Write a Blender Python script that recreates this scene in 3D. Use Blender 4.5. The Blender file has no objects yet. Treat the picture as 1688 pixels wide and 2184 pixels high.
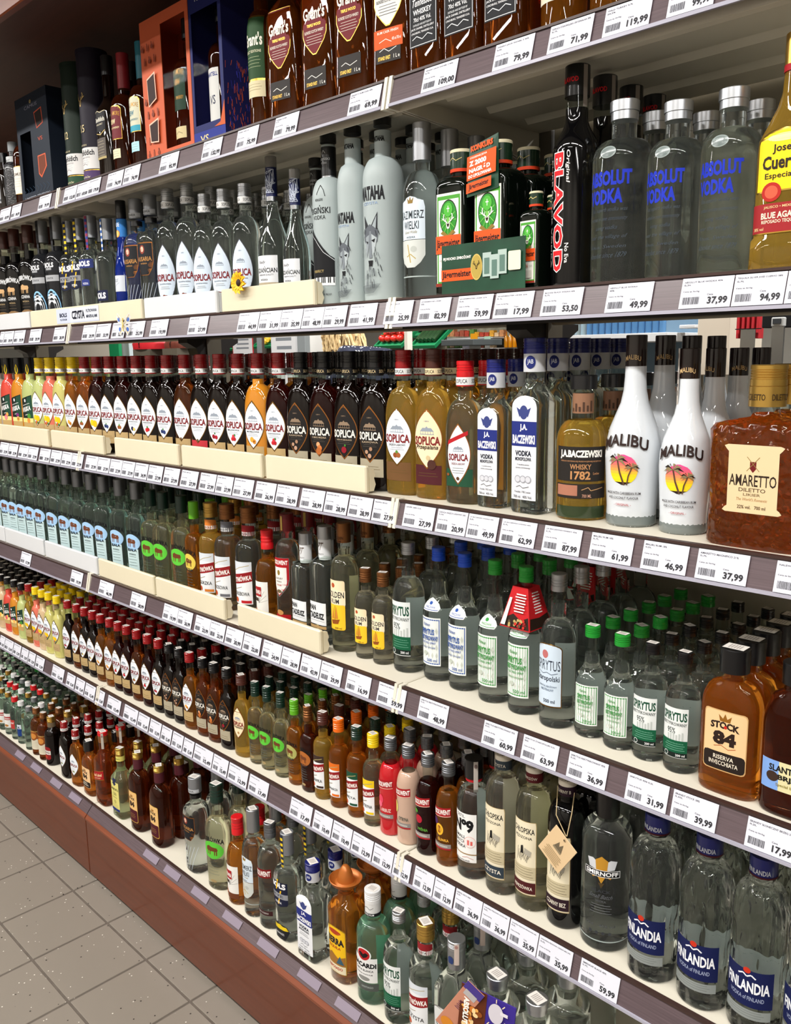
import bpy, math, random
from mathutils import Vector, Matrix
from mathutils.geometry import tessellate_polygon
random.seed(11)
sc = bpy.context.scene
COL = sc.collection

# ------------------------------------------------------------------ camera
FPX, CX, CY = 1850.0, 844.0, 1092.0            # the photograph is 1688 x 2184
_vp = Vector((-1020 - CX, -(787 - CY), -FPX))  # vanishing point of the shelf edges
AX = (-_vp).normalized()
AZ = Vector((1, .0155, 0)).cross(_vp).normalized()
if AZ.y < 0:
    AZ = -AZ
AY = AZ.cross(AX)
ROT = Matrix((AX, AY, AZ))                     # camera space -> world
CAM = Vector((0, -1.068, 1.51))
cd = bpy.data.cameras.new('camera')
cam = bpy.data.objects.new('camera', cd)
COL.objects.link(cam)
cam.matrix_world = Matrix.Translation(CAM) @ ROT.to_4x4()
cd.sensor_fit = 'HORIZONTAL'; cd.sensor_width = 36.0; cd.lens = 36.0 * FPX / 1688.0
cd.clip_start = .05; cd.clip_end = 60
sc.camera = cam

def ray(px, py): return ROT @ Vector((px - CX, -(py - CY), -FPX))
def at(px, py, Y):
    r = ray(px, py); return CAM + r * ((Y - CAM.y) / r.y)
def solve_x(px, Y, Z):
    py_, pz_ = Y - CAM.y, Z - CAM.z
    A = ROT[1][0] * py_ + ROT[2][0] * pz_; B = ROT[1][2] * py_ + ROT[2][2] * pz_
    u = (px - CX) / FPX
    return CAM.x - (A + u * B) / (ROT[0][0] + u * ROT[0][2])

# ------------------------------------------------------------------ world, lamps, exposure
w = bpy.data.worlds.new('world'); sc.world = w; w.use_nodes = True
w.node_tree.nodes['Background'].inputs[0].default_value = (.93, .96, 1, 1)
w.node_tree.nodes['Background'].inputs[1].default_value = .05
sc.view_settings.view_transform = 'Standard'; sc.view_settings.look = 'None'
sc.view_settings.gamma = 1; sc.view_settings.use_curve_mapping = False
sc.view_settings.exposure = -.68
sc.cycles.use_denoising = True
sc.cycles.max_bounces = 12; sc.cycles.transmission_bounces = 11
sc.cycles.transparent_max_bounces = 16; sc.cycles.glossy_bounces = 5; sc.cycles.diffuse_bounces = 4
sc.cycles.sample_clamp_indirect = 4.0; sc.cycles.use_adaptive_sampling = True; sc.cycles.adaptive_threshold = .015
sc.cycles.blur_glossy = .6
LAMPS = []                                     # (x, y, z, watts): linear luminaires hanging over the aisles
for k in range(5):
    LAMPS.append((-4.6 + 1.55 * k, -1.5, 3.0, 74))
for k in range(4):
    LAMPS.append((-5.2 + 2.3 * k, -2.9, 3.0, 45))
for k in range(4):
    LAMPS.append((-8.5 + 2.6 * k, 3.3, 3.0, 110))
for k in range(4):
    LAMPS.append((-6.2 + 2.0 * k, 1.7, 3.0, 70))  # extra row, added to brighten the area right behind the shelving
for i, (x, y, z, e) in enumerate(LAMPS):
    ld = bpy.data.lights.new('lamp_light', 'AREA'); ld.shape = 'RECTANGLE'
    ld.size = 1.25; ld.size_y = .13; ld.energy = e; ld.color = (1, .97, .93)
    lo = bpy.data.objects.new('lamp_light', ld); COL.objects.link(lo); lo.location = (x, y, z - .045)

# ------------------------------------------------------------------ materials
def lin(h):
    if not isinstance(h, str): return tuple(h)
    h = h.lstrip('#'); out = []
    for i in (0, 2, 4):
        c = int(h[i:i + 2], 16) / 255
        out.append(c / 12.92 if c <= .04045 else ((c + .055) / 1.055) ** 2.4)
    return tuple(out)
MATS = {}
def pbr(key, col, rough=.5, metal=0, trans=0, ior=1.45, spec=.5, coat=0, noise=None, bump=0):
    if key in MATS: return MATS[key]
    m = bpy.data.materials.new(key); m.use_nodes = True; MATS[key] = m
    nt = m.node_tree; b = nt.nodes['Principled BSDF']; I = b.inputs
    c = lin(col) + (1,)
    I['Base Color'].default_value = c; I['Roughness'].default_value = rough; I['Metallic'].default_value = metal
    I['Transmission Weight'].default_value = trans; I['IOR'].default_value = ior
    I['Specular IOR Level'].default_value = spec; I['Coat Weight'].default_value = coat; I['Coat Roughness'].default_value = .03
    if noise:
        sx, sy, sz, scale, amt = noise
        tc = nt.nodes.new('ShaderNodeTexCoord'); mp = nt.nodes.new('ShaderNodeMapping')
        mp.inputs['Scale'].default_value = (sx, sy, sz)
        nz = nt.nodes.new('ShaderNodeTexNoise'); nz.inputs['Scale'].default_value = scale; nz.inputs['Detail'].default_value = 5
        cr = nt.nodes.new('ShaderNodeValToRGB')
        cr.color_ramp.elements[0].position = .3; cr.color_ramp.elements[1].position = .72
        cr.color_ramp.elements[0].color = tuple(v * (1 - amt) for v in c[:3]) + (1,)
        cr.color_ramp.elements[1].color = tuple(min(1, v * (1 + amt)) for v in c[:3]) + (1,)
        nt.links.new(tc.outputs['Object'], mp.inputs[0]); nt.links.new(mp.outputs[0], nz.inputs[0])
        nt.links.new(nz.outputs['Fac'], cr.inputs[0]); nt.links.new(cr.outputs[0], I['Base Color'])
        if bump:
            bp = nt.nodes.new('ShaderNodeBump'); bp.inputs['Strength'].default_value = bump; bp.inputs['Distance'].default_value = .002
            nt.links.new(nz.outputs['Fac'], bp.inputs['Height']); nt.links.new(bp.outputs[0], I['Normal'])
    return m
def glass(key, col, trans=1.0, ior=1.36, rough=0.0, bump=0):
    if key in MATS: return MATS[key]
    m = pbr(key, col, rough, 0, trans, ior)
    if bump:
        nt = m.node_tree; tc = nt.nodes.new('ShaderNodeTexCoord'); nz = nt.nodes.new('ShaderNodeTexNoise'); mp = nt.nodes.new('ShaderNodeMapping')
        nz.inputs['Scale'].default_value = bump[0]; nz.inputs['Detail'].default_value = 1; mp.inputs['Scale'].default_value = (1, 1, bump[2])
        bp = nt.nodes.new('ShaderNodeBump'); bp.inputs['Strength'].default_value = 1; bp.inputs['Distance'].default_value = bump[1]
        nt.links.new(tc.outputs['Object'], mp.inputs[0]); nt.links.new(mp.outputs[0], nz.inputs[0]); nt.links.new(nz.outputs['Fac'], bp.inputs['Height'])
        nt.links.new(bp.outputs[0], nt.nodes['Principled BSDF'].inputs['Normal'])
    return m
def thin_glass(key, tint='#eef4f0', refl=.7):
    if key in MATS: return MATS[key]
    m = bpy.data.materials.new(key); m.use_nodes = True; MATS[key] = m; nt = m.node_tree
    nt.nodes.remove(nt.nodes['Principled BSDF']); out = nt.nodes['Material Output']
    t = nt.nodes.new('ShaderNodeBsdfTransparent'); t.inputs[0].default_value = lin(tint) + (1,)
    g = nt.nodes.new('ShaderNodeBsdfGlossy'); g.inputs['Roughness'].default_value = .02
    lw = nt.nodes.new('ShaderNodeLayerWeight'); lw.inputs[0].default_value = .5
    pw = nt.nodes.new('ShaderNodeMath'); pw.operation = 'POWER'; pw.inputs[1].default_value = 4
    fr = nt.nodes.new('ShaderNodeMath'); fr.operation = 'MULTIPLY_ADD'; fr.inputs[1].default_value = refl; fr.inputs[2].default_value = .05 * refl
    nt.links.new(lw.outputs['Facing'], pw.inputs[0]); nt.links.new(pw.outputs[0], fr.inputs[0])
    mx = nt.nodes.new('ShaderNodeMixShader')
    nt.links.new(fr.outputs[0], mx.inputs[0]); nt.links.new(t.outputs[0], mx.inputs[1]); nt.links.new(g.outputs[0], mx.inputs[2])
    nt.links.new(mx.outputs[0], out.inputs[0]); return m
FOIL = {'gold': ('#c9a24a', .28), 'silver': ('#b9bcc0', .25), 'copper': ('#b87840', .3), 'dgold': ('#8f6a30', .35)}
def M(c):
    """colour -> material: '#hex' is matt print or paper, a few names are metal foil, a Material passes through"""
    if not isinstance(c, str): return c
    if c in MATS: return MATS[c]
    if c in FOIL: return pbr(c, FOIL[c][0], FOIL[c][1], 1)
    return pbr(c, c, .55, spec=.25)

# ------------------------------------------------------------------ mesh builder
class MB:
    def __init__(s): s.v = []; s.f = []; s.fm = []; s.mats = []
    def mi(s, c):
        m = M(c)
        if m not in s.mats: s.mats.append(m)
        return s.mats.index(m)
    def add(s, vs, fs, c):
        o = len(s.v); i = s.mi(c); s.v += [tuple(p) for p in vs]
        for f in fs: s.f.append(tuple(o + k for k in f)); s.fm.append(i)
        return s
    def box(s, x0, x1, y0, y1, z0, z1, c):
        return s.add([(x, y, z) for z in (z0, z1) for y in (y0, y1) for x in (x0, x1)],
                     [(0, 2, 3, 1), (4, 5, 7, 6), (0, 1, 5, 4), (2, 6, 7, 3), (0, 4, 6, 2), (1, 3, 7, 5)], c)
    def rbox(s, x0, x1, y0, y1, z0, z1, c, b=.003):
        """box with its edges bevelled"""
        X = ((x0, x1), (x0 + b, x1 - b)); Y = ((y0, y1), (y0 + b, y1 - b)); Z = ((z0, z1), (z0 + b, z1 - b))
        vs = []; idx = {}
        for sx in (0, 1):
            for sy in (0, 1):
                for sz in (0, 1):
                    for ax in range(3):
                        idx[sx, sy, sz, ax] = len(vs)
                        vs.append((X[ax != 0][sx], Y[ax != 1][sy], Z[ax != 2][sz]))
        fs = []
        def q(a): fs.append(tuple(idx[t] for t in a))
        for v in (0, 1):
            q([(v, 0, 0, 0), (v, 1, 0, 0), (v, 1, 1, 0), (v, 0, 1, 0)][::1 if v else -1])
            q([(0, v, 0, 1), (1, v, 0, 1), (1, v, 1, 1), (0, v, 1, 1)][::-1 if v else 1])
            q([(0, 0, v, 2), (1, 0, v, 2), (1, 1, v, 2), (0, 1, v, 2)][::1 if v else -1])
        for a in (0, 1):
            for d in (0, 1):
                f = 1 if a == d else -1
                q([(0, a, d, 1), (1, a, d, 1), (1, a, d, 2), (0, a, d, 2)][::f if a == 0 else f])
                q([(a, 0, d, 0), (a, 1, d, 0), (a, 1, d, 2), (a, 0, d, 2)])
                q([(a, d, 0, 0), (a, d, 1, 0), (a, d, 1, 1), (a, d, 0, 1)])
        for a in (0, 1):
            for d in (0, 1):
                for e in (0, 1): q([(a, d, e, 0), (a, d, e, 1), (a, d, e, 2)])
        return s.add(vs, fs, c)
    def prism(s, poly, x0, x1, c):
        """(y, z) outline extruded along x"""
        n = len(poly)
        return s.add([(x0, y, z) for y, z in poly] + [(x1, y, z) for y, z in poly],
                     [tuple(range(n))[::-1], tuple(range(n, 2 * n))] + [(i, (i + 1) % n, n + (i + 1) % n, n + i) for i in range(n)], c)
    def lathe(s, rings, c, seg=24, cap0=True, cap1=True, split=None):
        """rings (z, rx, ry, n): superellipse sections; split = [(z, colour)...] gives bands their own material"""
        o = len(s.v); nr = len(rings)
        for z, rx, ry, n in rings:
            for k in range(seg):
                t = 2 * math.pi * k / seg; a, b = math.sin(t), -math.cos(t)
                if n != 2:
                    a = math.copysign(abs(a) ** (2 / n), a); b = math.copysign(abs(b) ** (2 / n), b)
                s.v.append((rx * a, ry * b, z))
        for r in range(nr - 1):
            cc = c
            if split:
                for zz, c2 in split:
                    if (rings[r][0] + rings[r + 1][0]) / 2 >= zz: cc = c2
            i = s.mi(cc)
            for k in range(seg):
                k2 = (k + 1) % seg
                s.f.append((o + r * seg + k, o + r * seg + k2, o + (r + 1) * seg + k2, o + (r + 1) * seg + k)); s.fm.append(i)
        if cap0: s.f.append(tuple(o + k for k in range(seg))[::-1]); s.fm.append(s.mi(c))
        if cap1: s.f.append(tuple(o + (nr - 1) * seg + k for k in range(seg))); s.fm.append(s.mi(split[-1][1] if split else c))
        return s
    def tube(s, pts, r, c, seg=8):
        pts = [Vector(p) for p in pts]; o = len(s.v); n = len(pts)
        for i, p in enumerate(pts):
            d = (pts[min(i + 1, n - 1)] - pts[max(i - 1, 0)]).normalized()
            a = d.cross(Vector((0, 0, 1)));
            if a.length < .01: a = d.cross(Vector((1, 0, 0)))
            a.normalize(); b = d.cross(a)
            for k in range(seg):
                t = 2 * math.pi * k / seg; s.v.append(tuple(p + (a * math.cos(t) + b * math.sin(t)) * r))
        i0 = s.mi(c)
        for i in range(n - 1):
            for k in range(seg):
                k2 = (k + 1) % seg; s.f.append((o + i * seg + k, o + i * seg + k2, o + (i + 1) * seg + k2, o + (i + 1) * seg + k)); s.fm.append(i0)
        s.f.append(tuple(o + k for k in range(seg))[::-1]); s.fm.append(i0)
        s.f.append(tuple(o + (n - 1) * seg + k for k in range(seg))); s.fm.append(i0)
        return s
    def ball(s, c0, r, c, nu=10, nv=7, sq=(1, 1, 1)):
        vs = []; fs = []
        for j in range(nv + 1):
            ph = math.pi * j / nv
            for i in range(nu):
                th = 2 * math.pi * i / nu
                vs.append((c0[0] + r * sq[0] * math.sin(ph) * math.cos(th), c0[1] + r * sq[1] * math.sin(ph) * math.sin(th), c0[2] - r * sq[2] * math.cos(ph)))
        for j in range(nv):
            for i in range(nu):
                i2 = (i + 1) % nu; fs.append((j * nu + i, j * nu + i2, (j + 1) * nu + i2, (j + 1) * nu + i))
        return s.add(vs, fs, c)
    def mesh(s, name, smooth=False, angle=40):
        me = bpy.data.meshes.new(name); me.from_pydata(s.v, [], s.f)
        for m in s.mats: me.materials.append(m)
        me.polygons.foreach_set('material_index', s.fm)
        if smooth:
            me.polygons.foreach_set('use_smooth', [True] * len(s.f)); me.set_sharp_from_angle(angle=math.radians(angle))
        me.update(); return me
    def build(s, name, parent=None, smooth=False, loc=None):
        o = bpy.data.objects.new(name, s.mesh(name, smooth)); COL.objects.link(o)
        if parent: o.parent = parent
        if loc: o.location = loc
        return o
def tag(o, label=None, cat=None, group=None, kind=None):
    for k, v in (('label', label), ('category', cat), ('group', group), ('kind', kind)):
        if v: o[k] = v
    return o
def empty(name, loc=(0, 0, 0), rz=0):
    o = bpy.data.objects.new(name, None); COL.objects.link(o); o.location = loc; o.rotation_euler = (0, 0, rz)
    o.empty_display_size = .02; return o

# ------------------------------------------------------------------ print: flat shapes and lettering laid on a surface
_TXT = {}
def text_mesh(body, bold):
    k = (body, bold)
    if k not in _TXT:
        cu = bpy.data.curves.new('t', 'FONT'); cu.body = body; cu.resolution_u = 2; cu.offset = bold
        ob = bpy.data.objects.new('t', cu); me = bpy.data.meshes.new_from_object(ob)
        vs = [(v.co.x, v.co.y) for v in me.vertices]; fs = [tuple(p.vertices) for p in me.polygons]
        x0 = min(v[0] for v in vs); x1 = max(v[0] for v in vs); y0 = min(v[1] for v in vs); y1 = max(v[1] for v in vs)
        _TXT[k] = ([((x - x0) / (x1 - x0) - .5, (y - y0) / (y1 - y0) - .5) for x, y in vs], fs)
        bpy.data.objects.remove(ob); bpy.data.curves.remove(cu); bpy.data.meshes.remove(me)
    return _TXT[k]
_ARC = {}
class Surf:
    """front of a bottle: (s, z) in millimetres along the skin -> point, pushed out by off"""
    def __init__(s, prof): s.p = prof
    def sec(s, z):
        p = s.p
        if z <= p[0][0]: return p[0][1:]
        for a, b in zip(p, p[1:]):
            if z <= b[0]:
                t = (z - a[0]) / max(b[0] - a[0], 1e-6)
                return tuple(a[k] + (b[k] - a[k]) * t for k in (1, 2, 3))
        return p[-1][1:]
    def __call__(s, u, z, off):
        rx, ry, n = s.sec(z); key = (round(rx, 1), round(ry, 1), round(n, 2))
        if key not in _ARC:
            T = []; L = 0; pr = None
            for i in range(97):
                t = math.pi * i / 96; a = math.sin(t) ** (2 / key[2]); b = math.cos(t); b = math.copysign(abs(b) ** (2 / key[2]), b)
                q = (key[0] * a, -key[1] * b)
                if pr: L += math.hypot(q[0] - pr[0], q[1] - pr[1])
                T.append((L, q[0], q[1])); pr = q
            _ARC[key] = T
        T = _ARC[key]; a = min(abs(u), T[-1][0] - .01); lo, hi = 0, len(T) - 1
        while hi - lo > 1:
            mid = (lo + hi) // 2
            if T[mid][0] <= a: lo = mid
            else: hi = mid
        p, q = T[lo], T[hi]; d = max(q[0] - p[0], 1e-6); t = (a - p[0]) / d
        x, y = p[1] + (q[1] - p[1]) * t, p[2] + (q[2] - p[2]) * t
        nx, ny = -(p[2] - q[2]) / d, -(q[1] - p[1]) / d
        if nx * x + ny * y < 0: nx, ny = -nx, -ny
        sg = 1 if u >= 0 else -1
        return (sg * (x + nx * off), y + ny * off, z)
def flat(u, z, off): return (u, -off, z)
def paint(mb, ops, mp, off0=.4, step=.06, k=.001):
    """ops in mm: r rect, p outline by half widths, e ellipse, g polygon, t text, l polyline"""
    off = off0
    def put(vs, fs, c, fine=False):
        if fine and mp is not flat:
            vs = list(vs); todo = []; fs2 = []; mids = {}
            for f in fs:
                if len(f) == 3: todo.append(f)
                elif len(f) == 4 and T == 'l': todo += [(f[0], f[1], f[2]), (f[0], f[2], f[3])]
                else: todo += [tuple(f[i] for i in t) for t in tessellate_polygon([[Vector((vs[i][0], vs[i][1], 0)) for i in f]])]
            while todo:
                f = todo.pop(); e = [(abs(vs[f[i]][0] - vs[f[(i + 1) % 3]][0]), i) for i in range(3)]; m, i = max(e)
                if m < 3.6: fs2.append(f); continue
                p, q, r = f[i], f[(i + 1) % 3], f[(i + 2) % 3]; kk = (min(p, q), max(p, q))
                if kk not in mids: mids[kk] = len(vs); vs.append(((vs[p][0] + vs[q][0]) / 2, (vs[p][1] + vs[q][1]) / 2))
                n = mids[kk]; todo += [(p, n, r), (n, q, r)]
            fs = fs2
        mb.add([tuple(k * a for a in mp(u, z, off)) for u, z in vs], fs, c)
    for op in ops:
        off += step; T = op[0]
        if T == 'r':
            _, a, b, z0, z1, c = op; nx = max(1, int(abs(b - a) / 4)); nz = 1 if mp is flat else max(1, int((z1 - z0) / 12))
            if mp is flat: nx = 1
            put([(a + (b - a) * i / nx, z0 + (z1 - z0) * j / nz) for j in range(nz + 1) for i in range(nx + 1)],
                [(j * (nx + 1) + i, j * (nx + 1) + i + 1, (j + 1) * (nx + 1) + i + 1, (j + 1) * (nx + 1) + i) for j in range(nz) for i in range(nx)], c)
        elif T in 'pe':
            if T == 'e':
                _, cu, cz, ru, rz, c = op
                pr = [(cz - rz * math.cos(math.pi * j / 12), max(ru * math.sin(math.pi * j / 12), .02)) for j in range(13)]
            else:
                _, pr, c = op[:3]; cu = op[3] if len(op) > 3 else 0
            nx = max(2, int(max(h for _, h in pr) / 3) * 2) if mp is not flat else 2
            put([(cu + h * (2 * i / nx - 1), z) for z, h in pr for i in range(nx + 1)],
                [(j * (nx + 1) + i, j * (nx + 1) + i + 1, (j + 1) * (nx + 1) + i + 1, (j + 1) * (nx + 1) + i) for j in range(len(pr) - 1) for i in range(nx)], c)
        elif T == 'g':
            put(op[1], [tuple(range(len(op[1])))], op[2], True)
        elif T == 'l':
            _, pts, wd, c = op
            for (a, b), (a2, b2) in zip(pts, pts[1:]):
                L = math.hypot(a2 - a, b2 - b) or 1; dx, dz = -(b2 - b) / L * wd / 2, (a2 - a) / L * wd / 2
                put([(a - dx, b - dz), (a2 - dx, b2 - dz), (a2 + dx, b2 + dz), (a + dx, b + dz)], [(0, 1, 2, 3)], c, True)
        elif T == 't' and op[1]:
            _, body, cu, cz, tw, th, c = op[:7]; o = op[7] if len(op) > 7 else {}
            vs, fs = text_mesh(body, o.get('b', .012)); out = []; ro = math.radians(o.get('rot', 0)); cs, sn = math.cos(ro), math.sin(ro); arc = o.get('arc', 0)
            for x, y in vs:
                X, Y = x * tw + y * th * o.get('sh', 0), y * th
                if arc: Y += arc * (1 - (2 * x) ** 2)
                Y += o.get('sl', 0) * x * tw
                out.append((cu + X * cs - Y * sn, cz + X * sn + Y * cs))
            put(out, fs, c, True)
    return mb
# ------------------------------------------------------------------ the place: floor, ceiling, shelving
ZS = {1: 1.953, 2: 1.604, 3: 1.259, 4: .912, 5: .572, 6: .225}
XJ = [.165, -1.075, -2.315, -3.555, -4.795]
cream = pbr('cream_enamel', '#d8d2c2', .38, noise=(1, 1, 1, 6, .03))
cream2 = pbr('cream_plastic', '#dcd3b8', .32, noise=(1, 1, 1, 9, .04))
whiteplas = pbr('white_plastic', '#d6d8da', .3, noise=(1, 1, 1, 9, .02))
railm = pbr('rail_plastic', '#5a4c50', .3, coat=.3, noise=(1.2, 60, 60, 9, .22))
railclear = pbr('rail_clear_edge', '#a8a6b4', .2, coat=.3)
railbrown = pbr('rail_brown_edge', '#3c2a26', .35)
panelm = pbr('panel_enamel', '#8b8474', .45, noise=(1, 1, 1, 4, .05))
postm = pbr('post_enamel', '#5d574b', .45)
darkm = pbr('dark_and_shaded_parts', '#1c1613', .5)
woodm = pbr('mahogany_laminate', '#602c14', .33, coat=.15, noise=(1, 14, 14, 5, .12))
woodtop = pbr('mahogany_edge', '#7a4028', .35, noise=(1, 14, 14, 5, .12))
canopym = pbr('dark_walnut_laminate', '#4a2a20', .5, noise=(1, 10, 10, 5, .15))

# floor: grout bed with single tiles where the photo shows them
def tile_mat():
    m = pbr('speckled_stoneware', '#837b71', .38, noise=(1, 1, 1, 3, .05)); nt = m.node_tree; b = nt.nodes['Principled BSDF']
    src = b.inputs['Base Color'].links[0].from_socket
    for scale, col, lim in ((95, '#d9d3c8', .085), (75, '#2e2925', .07)):
        vo = nt.nodes.new('ShaderNodeTexVoronoi'); vo.inputs['Scale'].default_value = scale
        geo = nt.nodes.new('ShaderNodeNewGeometry'); nt.links.new(geo.outputs['Position'], vo.inputs['Vector'])
        wn = nt.nodes.new('ShaderNodeMath'); wn.operation = 'LESS_THAN'; wn.inputs[1].default_value = .16
        nt.links.new(vo.outputs['Distance'], wn.inputs[0])
        sep = nt.nodes.new('ShaderNodeSeparateColor'); nt.links.new(vo.outputs['Color'], sep.inputs[0])
        w2 = nt.nodes.new('ShaderNodeMath'); w2.operation = 'LESS_THAN'; w2.inputs[1].default_value = lim * 1.6
        nt.links.new(sep.outputs[0], w2.inputs[0])
        mu = nt.nodes.new('ShaderNodeMath'); mu.operation = 'MULTIPLY'
        nt.links.new(wn.outputs[0], mu.inputs[0]); nt.links.new(w2.outputs[0], mu.inputs[1])
        mx = nt.nodes.new('ShaderNodeMix'); mx.data_type = 'RGBA'
        nt.links.new(mu.outputs[0], mx.inputs[0]); nt.links.new(src, mx.inputs[6]); mx.inputs[7].default_value = lin(col) + (1,)
        src = mx.outputs[2]
    nt.links.new(src, b.inputs['Base Color']); return m
tilem = tile_mat()
def grout_mat():
    m = bpy.data.materials.new('grout_and_far_tiles'); m.use_nodes = True; nt = m.node_tree; b = nt.nodes['Principled BSDF']
    b.inputs['Roughness'].default_value = .6; b.inputs['Base Color'].default_value = lin('#5d544c') + (1,)
    n = nt.nodes.new('ShaderNodeTexNoise'); n.inputs['Scale'].default_value = 40
    cr = nt.nodes.new('ShaderNodeValToRGB'); cr.color_ramp.elements[0].color = lin('#4c443d') + (1,); cr.color_ramp.elements[1].color = lin('#6b6259') + (1,)
    g = nt.nodes.new('ShaderNodeNewGeometry'); nt.links.new(g.outputs['Position'], n.inputs['Vector'])
    nt.links.new(n.outputs['Fac'], cr.inputs[0]); nt.links.new(cr.outputs[0], b.inputs['Base Color']); return m
fl = tag(MB().box(-16, 6, -6, 14, -.05, -.002, grout_mat()).build('floor'), kind='structure')
TX, TY = .2095, .2043
tm = MB().rbox(0, TX - .006, 0, TY - .006, -.012, 0, tilem, .0012).mesh('tile')
for i in range(17):
    for j in range(8):
        if j == 0:
            continue
        o = bpy.data.objects.new('tile', tm); COL.objects.link(o); o.parent = fl
        o.location = (-1.66 - TX * (i - 5) + .003, -.141 - TY * j + .003, 0)
tm2 = MB().rbox(0, TX - .006, 0, .083, -.012, 0, tilem, .0012).mesh('cut_tile')
for i in range(17):
    o = bpy.data.objects.new('tile', tm2); COL.objects.link(o); o.parent = fl; o.location = (-1.66 - TX * (i - 5) + .003, -.138, 0)
tag(MB().box(-16, 6, -6, 14, 3.3, 3.4, pbr('ceiling_paint', '#d9d9d6', .8, noise=(1, 1, 1, 3, .02))).build('ceiling'), kind='structure')
tag(MB().box(-16, 6, 9.0, 9.1, 0, 3.3, pbr('wall_paint', '#d6d3c9', .8, noise=(1, 1, 1, 3, .02))).build('wall_back'), kind='structure')
tag(MB().box(-16, 6, -3.7, -3.6, 0, 3.3, pbr('facing_wall_paint', '#bab4aa', .7, noise=(1, 1, 1, 2, .1))).build('wall_front'), kind='structure')
tag(MB().box(-16.1, -16, -6, 14, 0, 3.3, MATS['wall_paint']).build('wall_left'), kind='structure')
tag(MB().box(6, 6.1, -6, 14, 0, 3.3, MATS['wall_paint']).build('wall_right'), kind='structure')
for x, y, z, e in LAMPS:
    r = empty('ceiling_light', (x, y, z))
    MB().rbox(-.66, .66, -.085, .085, -.035, .02, whiteplas, .006).build('housing', r)
    m = MB()
    for sx in (-.5, .5): m.tube([(sx, 0, .02), (sx, 0, .3)], .004, 'silver', 6)
    m.build('suspension_wire', r)
    tag(r, 'white linear ceiling light hanging over the %s' % ('drinks aisle beside the tall shelves' if y == -1.5 else 'next aisle' if y < 0 else 'walkway behind the shelving, added to brighten it' if y < 2 else 'produce area behind the shelving'), 'lamp', {-1.5: 'lights over the drinks aisle', -2.9: 'lights over the next aisle', 3.3: 'lights over the produce area', 1.7: 'added lights behind the shelving'}[y])

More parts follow.
